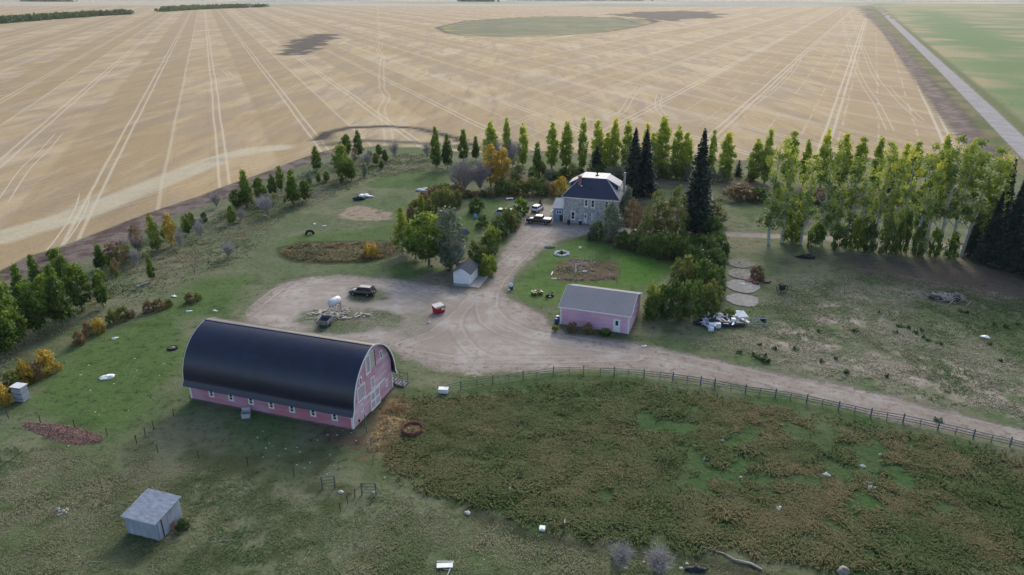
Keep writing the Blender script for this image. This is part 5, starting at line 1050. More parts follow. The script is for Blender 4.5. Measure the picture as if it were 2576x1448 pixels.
# ================================================================ VEHICLES
M_TYRE = mat('tyre_rubber', (0.02,0.02,0.02,1), 0.85); M_RIM = mat('alloy_rim', (0.4,0.42,0.44,1), 0.35, metal=0.6); M_LAMP = mat('red_lamp', (0.35,0.02,0.02,1), 0.3); M_HEAD = mat('clear_lamp', (0.55,0.57,0.6,1), 0.2); M_PLAST = mat('black_plastic', (0.025,0.025,0.028,1), 0.6)
def paint(name, c, r=0.25): 
    m = mat(name, c, r, spec=0.6); m.node_tree.nodes['Principled BSDF'].inputs['Coat Weight'].default_value = 0.7; m.node_tree.nodes['Principled BSDF'].inputs['Coat Roughness'].default_value = 0.08; return m
def wheels(root, xs, y, r, w=0.24):
    for x in xs:
        for s in (-1, 1):
            t = MB().lathe([(r*0.55,-w/2),(r*0.95,-w/2),(r,-w/2+0.04),(r,w/2-0.04),(r*0.95,w/2),(r*0.55,w/2)], 20, M=Matrix.Translation((x, s*y, r)) @ Matrix.Rotation(R(90), 4, 'X'))
            wh = t.build('wheel', M_TYRE, root)
            MB().lathe([(0,w/2-0.02),(r*0.2,w/2-0.01),(r*0.3,w/2-0.04),(r*0.56,w/2-0.03),(r*0.56,-w/2+0.03),(r*0.3,-w/2+0.04),(r*0.2,-w/2+0.01),(0,-w/2+0.02)], 14, M=Matrix.Translation((x, s*y, r)) @ Matrix.Rotation(R(90), 4, 'X')).build('rim', M_RIM, wh)
def body_loft(st, m, root, name='body'):
    """stations (x, halfwidth, z_low, z_belt)"""
    rings = []
    for x, w, z0, z1 in st:
        rings.append([(x,-w*0.86,z0),(x,-w,z0+0.12),(x,-w,z0+(z1-z0)*0.62),(x,-w*0.95,z1-0.05),(x,-w*0.86,z1),(x,w*0.86,z1),(x,w*0.95,z1-0.05),(x,w,z0+(z1-z0)*0.62),(x,w,z0+0.12),(x,w*0.86,z0)])
    return MB().loft(rings, True).build(name, m, root)
def cabin(root, xs, zb, zt, w, m, wt=0.78):
    """greenhouse: xs = base front, roof front, roof rear, base rear; glass block with painted roof and pillars"""
    a, b, c, d = xs; wb = w*0.9; wr = w*wt
    vs = [(a,-wb,zb),(a,wb,zb),(b,-wr,zt),(b,wr,zt),(c,-wr,zt),(c,wr,zt),(d,-wb,zb),(d,wb,zb)]
    g = MB().add(vs, [(0,2,3,1),(4,6,7,5),(0,6,4,2),(1,3,5,7)]).build('glasshouse', M_GLASS, root)
    r_ = MB().loft([[(b+(0.05 if b>c else -0.05)*0,-wr-0.01,zt-0.02),(b,-wr*0.9,zt+0.035),(b,wr*0.9,zt+0.035),(b,wr+0.01,zt-0.02)],[(c,-wr-0.01,zt-0.02),(c,-wr*0.9,zt+0.04),(c,wr*0.9,zt+0.04),(c,wr+0.01,zt-0.02)]]).build('roof', m, root)
    for s in (-1, 1):
        p = MB()
        for (x0, x1) in ((a, b), (d, c)): p.tube([(x0, s*(wb+0.005), zb-0.02), (x1, s*(wr+0.005), zt)], 0.045, 5)
        xm0 = a+(d-a)*0.48; xm1 = b+(c-b)*0.45; p.tube([(xm0, s*(wb+0.005), zb), (xm1, s*(wr+0.005), zt)], 0.035, 5)
        p.build('pillar', m, root)
def make_suv():
    m = paint('black_blue_paint', (0.012,0.014,0.022,1)); X, Y = gp(912, 742)
    r = thing('suv', 'black SUV parked on the grass island of the gravel loop', 'car', (X, Y, 0), math.radians(166))
    body_loft([(2.3,0.72,0.42,0.72),(2.2,0.86,0.3,0.86),(1.5,0.92,0.28,0.98),(0.75,0.93,0.26,1.06),(-1.0,0.93,0.26,1.1),(-2.0,0.91,0.3,1.12),(-2.28,0.84,0.36,1.02),(-2.34,0.78,0.45,0.8)], m, r)
    cabin(r, (1.05,0.35,-1.75,-2.2), 1.04, 1.66, 0.92, m); wheels(r, (1.42,-1.35), 0.84, 0.36)
    for s in (-1, 1):
        MB().box((2.2, s*0.62, 0.72), (0.2,0.34,0.14)).build('headlight', M_HEAD, r); MB().box((-2.27, s*0.72, 0.95), (0.14,0.2,0.3)).build('tail_light', M_LAMP, r)
        MB().tube([(0.3,s*0.62,1.75),(-1.7,s*0.62,1.75)], 0.025, 5).build('roof_rail', M_RIM, r); MB().box((0.85, s*1.02, 1.1), (0.12,0.2,0.14)).build('mirror', m, r)
    MB().box((-2.36,0,0.55),(0.1,1.5,0.2)).build('bumper', M_PLAST, r); MB().box((-2.36,0,0.82),(0.03,0.4,0.12)).build('number_plate', WHITE, r)
make_suv()
def make_white_car():
    m = paint('white_car_paint', (0.72,0.73,0.76,1)); X, Y = gp(1352, 531)
    r = thing('parked_car', 'white hatchback parked nose away beside the clipped shrub', 'car', (X, Y, 0), math.radians(64))
    body_loft([(2.2,0.66,0.4,0.66),(2.1,0.82,0.28,0.8),(1.4,0.89,0.26,0.94),(0.8,0.9,0.24,1.0),(-1.0,0.9,0.24,1.04),(-1.9,0.88,0.28,1.06),(-2.14,0.82,0.34,0.96),(-2.2,0.76,0.42,0.74)], m, r)
    cabin(r, (1.1,0.35,-1.55,-2.02), 0.98, 1.55, 0.9, m); wheels(r, (1.35,-1.3), 0.8, 0.33)
    for s in (-1, 1):
        MB().box((2.1, s*0.6, 0.68), (0.16,0.3,0.12)).build('headlight', M_HEAD, r); MB().box((-2.12, s*0.7, 0.86), (0.14,0.22,0.16)).build('tail_light', M_LAMP, r); MB().box((0.8, s*0.98, 1.03), (0.1,0.18,0.12)).build('mirror', m, r)
    MB().box((-2.2,0,0.42),(0.1,1.45,0.22)).build('bumper', M_PLAST, r); MB().box((-2.2,0,0.72),(0.03,0.4,0.12)).build('number_plate', mat('plate', (0.4,0.42,0.45,1), 0.5), r)
make_white_car()
def make_pickup():
    m = paint('black_truck_paint', (0.014,0.015,0.022,1)); X, Y = gp(1356, 562)
    r = thing('pickup_truck', 'black pickup truck with a pale bed cover in front of the white hatchback', 'truck', (X, Y, 0), math.radians(166))
    body_loft([(2.95,0.86,0.5,0.95),(2.85,0.98,0.42,1.14),(2.0,1.0,0.4,1.22),(1.3,1.0,0.38,1.26),(-1.0,1.0,0.38,1.28),(-2.8,1.0,0.42,1.28),(-2.95,0.98,0.5,1.26)], m, r)
    cabin(r, (1.35,0.75,-0.85,-1.05), 1.24, 1.86, 1.0, m); wheels(r, (1.9,-1.75), 0.9, 0.4, 0.27)
    MB().bb(-2.88,-1.12,-0.88,0.88,1.285,1.33).build('bed_cover', mat('silver_bed_cover', (0.55,0.56,0.6,1), 0.35), r)
    for s in (-1, 1):
        MB().box((2.88, s*0.72, 0.95), (0.14,0.36,0.22)).build('headlight', M_HEAD, r); MB().box((-2.93, s*0.88, 1.0), (0.08,0.16,0.38)).build('tail_light', M_LAMP, r); MB().box((1.15, s*1.12, 1.35), (0.12,0.22,0.2)).build('mirror', M_PLAST, r)
    MB().box((-3.02,0,0.58),(0.14,1.8,0.2)).build('bumper', M_RIM, r); MB().box((3.0,0,0.6),(0.12,1.85,0.25)).build('bumper', M_RIM, r)
make_pickup()
def make_canopy():
    X, Y = gp(1268, 548); m = mat('pale_green_paint', (0.30,0.38,0.35,1), 0.5, noise=0.1, scale=2)
    r = thing('camper_van', 'pale green old van half hidden behind the shrubs at the drive', 'van', (X, Y, 0), math.radians(168))
    body_loft([(2.2,0.8,0.5,1.1),(2.0,0.92,0.4,1.5),(1.4,0.95,0.4,1.6),(-2.1,0.95,0.4,1.6),(-2.3,0.9,0.5,1.3)], m, r)
    cabin(r, (1.9,1.3,-1.9,-2.15), 1.55, 2.1, 0.95, mat('pale_canopy_roof', (0.45,0.52,0.46,1), 0.5), 0.85); wheels(r, (1.4,-1.3), 0.86, 0.34)
    for s in (-1, 1): MB().box((2.12, s*0.6, 0.95), (0.14,0.26,0.2)).build('headlight', M_HEAD, r)
make_canopy()
def make_atv():
    X, Y = gp(1351, 741); y = mat('yellow_plastic', (0.62,0.56,0.22,1), 0.4); r = thing('quad_bike', 'yellow quad bike parked on the lawn left of the pink garage', 'quad bike', (X, Y, 0), math.radians(200), scale=(0.98,0.98,0.98))
    wheels(r, (0.62,-0.62), 0.48, 0.29, 0.24)
    b = MB(); b.loft([[(0.95,-0.12,0.62),(0.95,0.12,0.62),(0.95,0.12,0.45),(0.95,-0.12,0.45)],[(0.5,-0.22,0.85),(0.5,0.22,0.85),(0.5,0.22,0.4),(0.5,-0.22,0.4)],[(0.1,-0.16,0.78),(0.1,0.16,0.78),(0.1,0.16,0.35),(0.1,-0.16,0.35)],[(-0.9,-0.2,0.72),(-0.9,0.2,0.72),(-0.9,0.15,0.45),(-0.9,-0.15,0.45)]]); b.build('body', y, r)
    for x in (0.62, -0.62):
        for s in (-1, 1): MB().loft([[(x-0.36,s*0.2,0.55),(x-0.36,s*0.62,0.52),(x-0.36,s*0.62,0.48),(x-0.36,s*0.2,0.5)],[(x,s*0.2,0.72),(x,s*0.64,0.68),(x,s*0.64,0.64),(x,s*0.2,0.67)],[(x+0.36,s*0.2,0.6),(x+0.36,s*0.6,0.54),(x+0.36,s*0.6,0.5),(x+0.36,s*0.2,0.55)]]).build('fender', y, r)
    MB().box((-0.25,0,0.84),(0.75,0.28,0.12)).build('seat', M_PLAST, r); MB().tube([(0.35,-0.36,1.02),(0.42,0,0.98),(0.35,0.36,1.02)], 0.025, 6).build('handlebar', M_PLAST, r)
    for x, z in ((0.72,0.92),(-0.75,0.84)):
        k = MB(); [k.tube([(x-0.2,yy,z),(x+0.2,yy,z)], 0.015, 5) for yy in (-0.3,-0.1,0.1,0.3)]; k.tube([(x-0.2,-0.3,z),(x-0.2,0.3,z)],0.015,5); k.tube([(x+0.2,-0.3,z),(x+0.2,0.3,z)],0.015,5); k.build('rack', M_PLAST, r)
make_atv()
def make_mower():
    X, Y = gp(1383, 747); r = thing('riding_mower', 'small black riding mower between the quad bike and the garage', 'mower', (X, Y, 0), math.radians(215), scale=(0.85,0.85,0.85))
    wheels(r, (-0.45,), 0.42, 0.26, 0.2); wheels(r, (0.62,), 0.36, 0.18, 0.14)
    MB().loft([[(0.9,-0.2,0.35),(0.9,0.2,0.35),(0.9,0.2,0.6),(0.9,-0.2,0.6)],[(0.3,-0.25,0.35),(0.3,0.25,0.35),(0.3,0.22,0.78),(0.3,-0.22,0.78)]]).build('hood', mat('dark_hood', (0.03,0.03,0.035,1), 0.35), r)
    MB().bb(-0.8,0.3,-0.34,0.34,0.32,0.42).build('chassis', M_PLAST, r); MB().box((-0.4,0,0.6),(0.4,0.42,0.14)).build('seat', M_PLAST, r); MB().box((-0.58,0,0.78),(0.1,0.4,0.32)).build('seat_back', M_PLAST, r)
    MB().lathe([(0.17,-0.015),(0.2,0),(0.17,0.015)], 14, (0.12,0,0.85)).build('steering_wheel', M_PLAST, r); MB().bb(-0.1,0.55,-0.55,0.55,0.14,0.3).build('deck', M_RIM, r)
make_mower()
# ================================================================ YARD OBJECTS
M_GALV = mat('galvanised_steel', (0.32,0.34,0.36,1), 0.5, metal=0.4, noise=0.15, scale=2); M_WOOD = mat('weathered_lumber', C(178,168,150), 0.9, noise=0.25, scale=2, stretch=(0.3,2,2)); M_GREYWOOD = mat('silver_grey_wood', C(132,132,138), 0.9, noise=0.3, scale=3)
def put(mb, name, m, px, py, label, cat, rz=0, z=0, group=None, bevel=0):
    X, Y = gp(px, py); o = mb.build(name, m, None, (X, Y, z), rz, bevel); return tag(o, label, cat, group)
# fuel tank on its stand
X, Y = gp(845, 798); t = thing('fuel_tank', 'white cylindrical fuel tank on a tall metal stand in the gravel loop', 'tank', (X, Y, 0), R(60))
zt = 2.2; TM = Matrix.Translation((0,0,zt+0.62)) @ Matrix.Rotation(R(90), 4, 'Y')
WT = mat('white_tank_paint', (0.70,0.73,0.76,1), 0.4, noise=0.06, scale=2)
MB().lathe([(0,-1.12),(0.5,-1.1),(0.62,-1.0),(0.62,1.0),(0.5,1.1),(0,1.12)], 24, M=TM).build('vessel', WT, t)
MB().lathe([(0.635,-0.36),(0.64,-0.3),(0.635,-0.24)], 24, M=TM).build('band', WT, t); MB().lathe([(0.635,0.24),(0.64,0.3),(0.635,0.36)], 24, M=TM).build('band', WT, t)
for x in (-0.75, 0.75):
    for y in (-0.5, 0.5): MB().tube([(x*1.1,y*1.5,0),(x,y*0.9,zt+0.3)], 0.05, 6).build('leg', M_GALV, t)
b = MB()
for x in (-0.78, 0.78): b.tube([(x,-0.7,0.9),(x,0.6,2.3)], 0.025, 5); b.tube([(x,0.7,0.9),(x,-0.6,2.3)], 0.025, 5); b.tube([(x,-0.5,zt),(x,0.5,zt)], 0.05, 6)
for y in (-0.68, 0.68): b.tube([(-0.8,y,1.1),(0.8,y,1.1)], 0.03, 5)
b.build('brace', M_GALV, t)
b = MB(); b.bb(0.95,1.0,-0.5,-0.46,0,2.5); b.bb(0.95,1.0,-0.1,-0.06,0,2.5); [b.bb(0.96,0.99,-0.46,-0.1,0.3+k*0.35,0.33+k*0.35) for k in range(6)]; b.build('ladder', M_GALV, t)
MB().tube([(-0.9,0,zt+0.1),(-0.95,0,1.6),(-0.9,0.1,1.1)], 0.03, 6).build('hose', M_PLAST, t)
# small box trailer
X, Y = gp(818, 818); t = thing('box_trailer', 'dark open box trailer made from a truck bed below the fuel tank', 'trailer', (X, Y, 0), R(82))
GM_ = mat('dull_grey_paint', (0.20,0.22,0.24,1), 0.5, noise=0.2, scale=2)
b = MB(); L_, W_ = 1.25, 0.95; b.bb(-L_,L_,-W_,-W_+0.08,0.55,1.15); b.bb(-L_,L_,W_-0.08,W_,0.55,1.15); b.bb(L_-0.06,L_,-W_+0.08,W_-0.08,0.55,1.15); b.bb(-L_,-L_+0.06,-W_+0.08,W_-0.08,0.55,1.15); b.build('box', GM_, t)
MB().bb(-L_+0.06,L_-0.06,-W_+0.08,W_-0.08,0.55,0.62).build('floor', mat('dark_bed_floor', (0.02,0.022,0.028,1), 0.8), t)
wheels(t, (-0.1,), 0.86, 0.34, 0.2); MB().tube([(-L_,0,0.5),(-L_-1.1,0,0.42)], 0.05, 6).build('drawbar', M_PLAST, t)
# lumber and scrap boards round the tank
rg = random.Random(11)
for i in range(84):
    u, v = max(-1,min(1,rg.gauss(0,0.5))), rg.uniform(-1, 1)
    if i < 72: px, py = 826+u*48, 792+v*12
    else: px, py = 912+u*24, 796+v*4
    l = rg.uniform(0.5, 1.9); z = rg.uniform(0.03, 0.35)
    cl = rg.choice([('pale bleached', (0.40,0.38,0.35,1)), ('grey', (0.22,0.21,0.20,1)), ('tan', (0.32,0.28,0.23,1))])
    put(MB().box((0,0,z), (l, rg.uniform(0.12,0.34), 0.05), ry=rg.uniform(-0.06,0.06)), 'board', mat('board_%s' % cl[0].split()[0], cl[1], 0.9, noise=0.2, scale=2) if i < 3 else bpy.data.materials[rg.choice([q.name for q in bpy.data.materials if q.name.startswith('board_')])], px, py,
        'loose board in the scrap heap beside the fuel tank' if i < 72 else 'board in the small stack right of the scrap heap', 'board', rg.uniform(0, 3.1), group='boards heaped round the fuel tank' if i < 72 else 'boards of the small stack')
# red dumpster
X, Y = gp(1104, 786); t = thing('dumpster', 'red dumpster with a grey lid on the gravel yard', 'dumpster', (X, Y, 0), R(38))
RD = mat('red_steel', (0.42,0.018,0.028,1), 0.45, noise=0.15, scale=2)
b = MB(); b.loft([[(-0.85,-0.55,0.12),(0.85,-0.55,0.12),(0.85,0.55,0.12),(-0.85,0.55,0.12)],[(-0.9,-0.72,1.0),(0.9,-0.72,1.0),(0.9,0.72,1.3),(-0.9,0.72,1.3)]]); b.build('bin', RD, t)
for y in (-0.5,0.5): MB().bb(-0.8,0.8,y-0.06,y+0.06,0,0.119).build('skid', M_PLAST, t)
slab4(MB(), ((-0.94,-0.3,1.15),(0.94,-0.3,1.15),(0.94,0.78,1.37),(-0.94,0.78,1.37)), 0.06).build('lid', mat('grey_lid', (0.42,0.45,0.45,1), 0.5), t)
slab4(MB(), ((-0.94,-0.78,1.06),(0.94,-0.78,1.06),(0.94,-0.31,1.15),(-0.94,-0.31,1.15)), 0.05).build('lid', M_PLAST, t)
MB().box((0.45,-0.68,0.72),(0.6,0.02,0.34),rx=0.19).build('sign', mat('white_sign', (0.75,0.75,0.77,1), 0.5), t)
for s in (-1, 1): MB().bb(min(s*0.885,s*0.99),max(s*0.885,s*0.99),-0.4,0.4,0.72,0.86).build('lift_pocket', RD, t)
# rusty ring feeder with hay
X, Y = gp(1038, 1087); t = thing('ring_feeder', 'rusty round bale feeder beside the straw pile', 'feeder', (X, Y, 0))
RU = mat('rust_brown_steel', (0.16,0.06,0.05,1), 0.8, noise=0.3, scale=2)
MB().lathe([(1.2,0.0),(1.25,0.02),(1.25,0.62),(1.2,0.64),(1.18,0.6),(1.18,0.05)], 32).build('skirt', RU, t)
MB().tube([(1.25*math.cos(k*0.19635),1.25*math.sin(k*0.19635),1.15) for k in range(33)], 0.035, 6).build('top_rail', RU, t)
b = MB(); [b.tube([(1.24*math.cos(k*0.5236),1.24*math.sin(k*0.5236),0.6),(1.25*math.cos(k*0.5236+0.25),1.25*math.sin(k*0.5236+0.25),1.15)], 0.025, 5) for k in range(12)]; b.build('spindles', RU, t)
M_HAY = mat('straw', C(190,166,122,1.0), 0.95, noise=0.3, scale=6)
def strands(name, P, l, w, m, flat=0.3, seed=1):
    rg_ = np.random.default_rng(seed); n = len(P); d = rg_.normal(size=(n,3)); d[:,2] *= flat; d /= np.linalg.norm(d,axis=1)[:,None]
    s = np.cross(d, rg_.normal(size=(n,3))); s /= np.linalg.norm(s,axis=1)[:,None]; L_ = (l*(0.6+0.8*rg_.random(n)))[:,None]
    return fastmesh(name, np.stack([P-d*L_/2-s*w/2,P-d*L_/2+s*w/2,P+d*L_/2+s*w/2,P+d*L_/2-s*w/2],1).reshape(-1,3), 4, m)
rgn = np.random.default_rng(5)
q = rgn.random((900,2)); P = np.stack([np.sqrt(q[:,0])*1.1*np.cos(q[:,1]*6.28), np.sqrt(q[:,0])*1.1*np.sin(q[:,1]*6.28), 0.1+rgn.random(900)*0.25], 1)
inst('hay', strands('hay', P, 0.35, 0.06, M_HAY), t)
# straw spread: two heaps of strands
def heap(name, poly, n, h, label, m, l=0.45, w=0.07, seed=3, kind='stuff'):
    P_ = np.array(G(poly)); lo, hi = P_.min(0), P_.max(0); rg_ = np.random.default_rng(seed); q = lo+(hi-lo)*rg_.random((n*3,2)); s = sd_poly(q[:,0], q[:,1], [tuple(z) for z in P_]); k = s > 0; q = q[k][:n]; s = s[k][:n]
    z = np.minimum(s/1.2,1)*h*(0.3+0.7*fbm(q[:,0],q[:,1],0.9,seed,2))*rg_.random(len(q))**0.5+0.03
    o = inst(name, strands(name, np.column_stack([q,z]), l, w, m, 0.35, seed)); tag(o, label, 'straw', None, kind); return o
heap('straw_litter', [(925,1115),(945,1075),(975,1050),(1040,1060),(1018,1085),(1000,1105),(960,1135),(930,1140)], 10000, 1.0, 'loose golden straw spread in front of the bale feeder', M_HAY)
heap('straw_litter', [(960,1040),(985,1015),(1035,1018),(1048,1035),(1045,1052),(1010,1050)], 6000, 0.7, 'loose straw spread behind the bale feeder', mat('darker_straw', C(176,150,108,1.0), 0.95, noise=0.3, scale=6), seed=9)
heap('brush_mulch', [(58,1062),(110,1068),(170,1072),(225,1088),(258,1100),(255,1112),(200,1122),(150,1112),(95,1090),(60,1076)], 9000, 0.4, 'long low heap of reddish brown mulch on the pasture', mat('red_brown_mulch', C(158,130,116,1.1), 0.95, noise=0.3, scale=5), 0.3, 0.08, seed=4)
# white cabinet near the fence, cattle oiler box
X, Y = gp(1116, 990); t = thing('trough_box', 'white slatted box at the left end of the rail fence', 'box', (X, Y, 0), R(-4))
MB().bb(-0.6,0.6,-0.35,0.35,0.15,0.72).build('box', mat('white_boards', (0.6,0.62,0.64,1), 0.7, noise=0.2, scale=2), t)
b = MB(); [b.bb(-0.63,0.63,-0.385,-0.352,0.2+k*0.19,0.31+k*0.19) for k in range(3)]; b.build('slats', WHITE, t); MB().bb(-0.66,0.66,-0.4,0.4,0.722,0.78).build('lid', WHITE, t)
for x in (-0.5,0.5): MB().bb(x-0.05,x+0.05,-0.3,0.3,0,0.149).build('leg', M_GREYWOOD, t)
# tipped cart at the barn wall
X, Y = gp(620, 1050); t = thing('feed_bin', 'white open feed bin standing askew at the long barn wall', 'bin', (X, Y, 0), R(12))
b = MB(); b.bb(-0.5,0.5,-0.5,-0.46,0.1,0.7); b.bb(-0.5,0.5,0.46,0.5,0.1,1.05); b.bb(-0.5,-0.46,-0.46,0.46,0.1,0.85); b.bb(0.46,0.5,-0.46,0.46,0.1,0.85); b.build('sides', mat('bin_white', (0.45,0.48,0.5,1), 0.6), t)
MB().bb(-0.46,0.46,-0.46,0.46,0.1,0.16).build('floor', M_PLAST, t); MB().bb(-0.52,0.52,0.44,0.56,1.05,1.1).build('lid_strip', M_PLY, t); MB().bb(-0.45,0.45,-0.45,0.45,0,0.099).build('base', M_PLAST, t)
# white crate at the left hedge
X, Y = gp(57, 1008); t = thing('crate', 'tall white and grey wooden crate by the ragged hedge', 'crate', (X, Y, 0), R(-12))
MB().bb(-0.75,0.75,-0.55,0.55,0.12,2.2).build('body', mat('grey_white_boards', (0.36,0.38,0.43,1), 0.8, noise=0.22, scale=2, stretch=(1,1,3)), t)
b = MB(); [b.bb(-0.78,0.78,-0.6,-0.552,z,z+0.1) for z in (0.5,1.2,2.0)]; b.build('battens', M_GREYWOOD, t); MB().bb(-0.85,0.85,-0.65,0.65,2.202,2.28).build('top', mat('white_top', (0.6,0.61,0.63,1), 0.7, noise=0.1, scale=2), t); MB().bb(-0.7,0.7,-0.5,0.5,0,0.119).build('skids', M_GREYWOOD, t)
# tyres
def tyre(px, py, label, ro, upright=0, half=0):
    X, Y = gp(px, py); w = ro*0.38; M_ = Matrix.Translation((0,0,(0 if upright else w/2)))
    if upright: M_ = Matrix.Translation((0,0,0.02)) @ Matrix.Rotation(R(90), 4, 'X')
    b = MB().lathe([(ro*0.55,-w/2),(ro*0.9,-w/2),(ro,-w/2+w*0.2),(ro,w/2-w*0.2),(ro*0.9,w/2),(ro*0.55,w/2),(ro*0.6,0),(ro*0.55,-w/2)], 28, M=M_)
    return tag(b.build('tyre', M_TYRE, None, (X, Y, 0), R(8)), label, 'tyre')
tyre(780, 590, 'large black tyre half buried upright on the lawn', 1.05, upright=1)
t0 = tyre(435, 878, 'old tyre lying flat on the grass left of the barn', 0.78)
t1 = MB().lathe([(0.0,0.05),(0.5,0.1),(0.45,0.25),(0,0.3)], 16).build('soil_fill', mat('pale_soil', C(140,128,124), 0.9, noise=0.3, scale=4), t0)
t2 = tyre(968, 733, 'x', 0.75)
bpy.data.objects.remove(t2)
# four round concrete bin pads
for i, (px, py, w) in enumerate([(1868,757,80),(1868,722,84),(1866,691,70),(1864,664,66)]):
    X, Y = gp(px, py); r_ = w/ppm(Y)/2; rgs = random.Random(i)
    vs = [(r_*(1+0.07*math.sin(k*0.52+i)+rgs.uniform(-0.05,0.05))*math.cos(k*math.pi/18), r_*(1+0.07*math.sin(k*0.7+i)+rgs.uniform(-0.05,0.05))*math.sin(k*math.pi/18)) for k in range(36)]
    b = MB().prism(vs, 0.14, Matrix(((1,0,0,0),(0,1,0,0),(0,0,1,0),(0,0,0,1))))
    put(b, 'concrete_pad', mat('pad_concrete' , C(*((150,148,146),(146,144,141),(148,145,143),(128,122,117))[i]), 0.9, noise=0.18, scale=1.1, bump=0.3, col2=None if i in (0,1) else C(96,98,82)), px, py, ['round concrete pad nearest the white junk','round concrete pad littered with white scraps','round concrete pad with rusty scrap at its right','broken round concrete pad farthest from the junk'][[0,1,2,3][i]], 'pad')
def scraps(px, py, n, sx, sy, size, m, name, label, cat, seed, h=0.2, flat=0.3):
    rg_ = random.Random(seed); b = MB(); k = ppm(gp(px,py)[1]); X0, Y0 = gp(px, py)
    for _ in range(n):
        X, Y = gp(px+rg_.gauss(0,1)*sx*0.5, py+rg_.gauss(0,1)*sy*0.5); s = size*rg_.uniform(0.5,1.4)
        b.box((X-X0, Y-Y0, rg_.uniform(0.02,h)), (s, s*rg_.uniform(0.25,0.8), s*flat*rg_.uniform(0.4,1)), rz=rg_.uniform(0,3), rx=rg_.uniform(-0.4,0.4), ry=rg_.uniform(-0.5,0.5))
    return put(b, name, m, px, py, label, cat)
M_ST0 = mat('broken_concrete', C(184,180,176), 0.9)
RUST2 = mat('dark_red_rust', (0.11,0.045,0.04,1), 0.85, noise=0.4, scale=3)
for i, (px, py, sz_) in enumerate([(1885,710,1.6),(1900,714,1.3),(1912,708,1.1),(1922,712,0.9),(1893,706,1.0),(1934,713,0.7),(1906,717,0.8)]):
    put(MB().box((0,0,0.22), (sz_, sz_*0.55, 0.28), ry=0.15*(i % 3-1), rx=0.1), 'rusty_scrap', RUST2, px, py, 'dark red rusty scrap piece lying between the concrete pads', 'scrap', i*0.7, group='rusty scrap between the concrete pads')
rg = random.Random(44)
for i in range(12):
    a_, b__ = ((1862,718),(1863,664))[i % 2]; put(MB().blob((0,0,0.12),(rg.uniform(.15,.4),rg.uniform(.12,.3),0.16),i), 'pale_lump', WHITE if i % 2 == 0 else M_ST0, a_+rg.gauss(0,1)*9, b__+rg.gauss(0,1)*2.2, 'white scrap lying on the second concrete pad' if i % 2 == 0 else 'pale broken concrete lump on the farthest pad', 'lump', 0, group='white scraps on the second pad' if i % 2 == 0 else 'broken lumps on the farthest pad')
# junk heap
M_DK = mat('dark_tarp', (0.02,0.025,0.035,1), 0.5)
rg = random.Random(21)
put(MB().blob((0,0,0.3),(3.6,1.1,0.45),3,14,7,amp=0.2), 'dark_tarp', M_DK, 1812, 818, 'crumpled dark tarp under the white junk', 'tarp', R(-6))
JM = [mat('junk_white', (0.72,0.76,0.84,1),0.6,noise=0.1,scale=2), mat('junk_grey', (0.46,0.50,0.58,1),0.6,noise=0.2,scale=2)]
for i in range(40):
    px = 1768+rg.uniform(0,1)**1.3*95; py = 798+rg.uniform(0,1)*30
    put(MB().box((0,0,rg.uniform(0.45,0.8)), (rg.uniform(0.7,2.2), rg.uniform(0.15,0.4), 0.06), ry=rg.uniform(-0.35,0.35), rx=rg.uniform(-0.3,0.3)), 'junk_panel', JM[i % 3 > 0 and 1 or 0], px, py, 'torn white strip lying across the dark tarp heap', 'scrap', rg.uniform(0.9,2.4), group='torn strips on the dark tarp')
b = MB().bb(-0.42,0.42,-0.35,0.35,0,0.85); put(b, 'appliance', JM[0], 1789, 826, 'small whitish appliance at the front of the junk heap, left', 'appliance', R(-10), bevel=0.04)
put(MB().bb(-0.42,0.42,-0.35,0.35,0,0.55), 'appliance', JM[0], 1788, 832, 'low whitish box in front of the left appliance', 'appliance', R(-10), z=0, bevel=0.04)
put(MB().bb(-0.4,0.4,-0.3,0.3,0,0.8), 'appliance', JM[0], 1806, 825, 'small whitish appliance at the front of the junk heap, right', 'appliance', R(-4), bevel=0.04)
put(MB().loft([[(-1.0,-0.6,0.9),(1.0,-0.7,0.8),(1.0,-0.7,0.72),(-1.0,-0.6,0.82)],[(-0.7,0.5,1.5),(0.9,0.6,1.35),(0.9,0.6,1.27),(-0.7,0.5,1.42)],[(-0.1,1.1,1.3),(0.8,1.1,1.1),(0.8,1.1,1.0),(-0.1,1.1,1.2)]]), 'white_hood', WHITE, 1862, 806, 'large bright white sheet propped up at the top of the junk heap', 'sheet', R(20))
put(MB().box((0,0,0.62),(2.5,0.55,0.1),ry=0.12), 'white_plank', WHITE, 1867, 812, 'long bright white plank sloping to the right off the junk heap', 'plank', R(-52))
put(MB().loft([[(-0.5,-0.3,0.1),(0.4,-0.3,0.1),(0.3,-0.35,1.1),(-0.5,-0.35,1.2)],[(-0.4,0.3,0.1),(0.4,0.3,0.1),(0.3,0.3,1.15),(-0.4,0.3,1.25)]]), 'white_barrel_scrap', WHITE, 1845, 818, 'upright dented white container in the middle of the junk heap', 'container', bevel=0.06)
# harrow frame / metal frame
X, Y = gp(1900, 818); M_PIPE = mat('dull_light_pipe', C(176,180,178), 0.6); t = thing('scaffold_stand', 'grey skeletal pipe stand right of the white junk', 'stand', (X, Y, 0), R(-6))
for x in (-1.8,-0.6,0.6,1.8):
    for y in (-0.8, 0.8): MB().tube([(x,y,0),(x*0.92,0,1.15)],0.055,5).build('leg', M_PIPE, t)
for q in ([(-1.8,0,1.15),(1.8,0,1.15)],[(-1.8,-0.6,0.4),(1.8,-0.5,0.5)],[(-1.6,-0.7,0),(0.6,0,1.1)],[(1.7,-0.7,0.1),(0.2,0,1.1)],[(-1.8,0.7,0.9),(1.9,0.7,0.95)]): MB().tube(q,0.055,5).build('rail', M_PIPE, t)
put(MB().blob((0,0,0.35),(0.5,0.5,0.4),8), 'dark_lump', M_DK, 1918, 808, 'black lump behind the right end of the pipe frame', 'scrap')
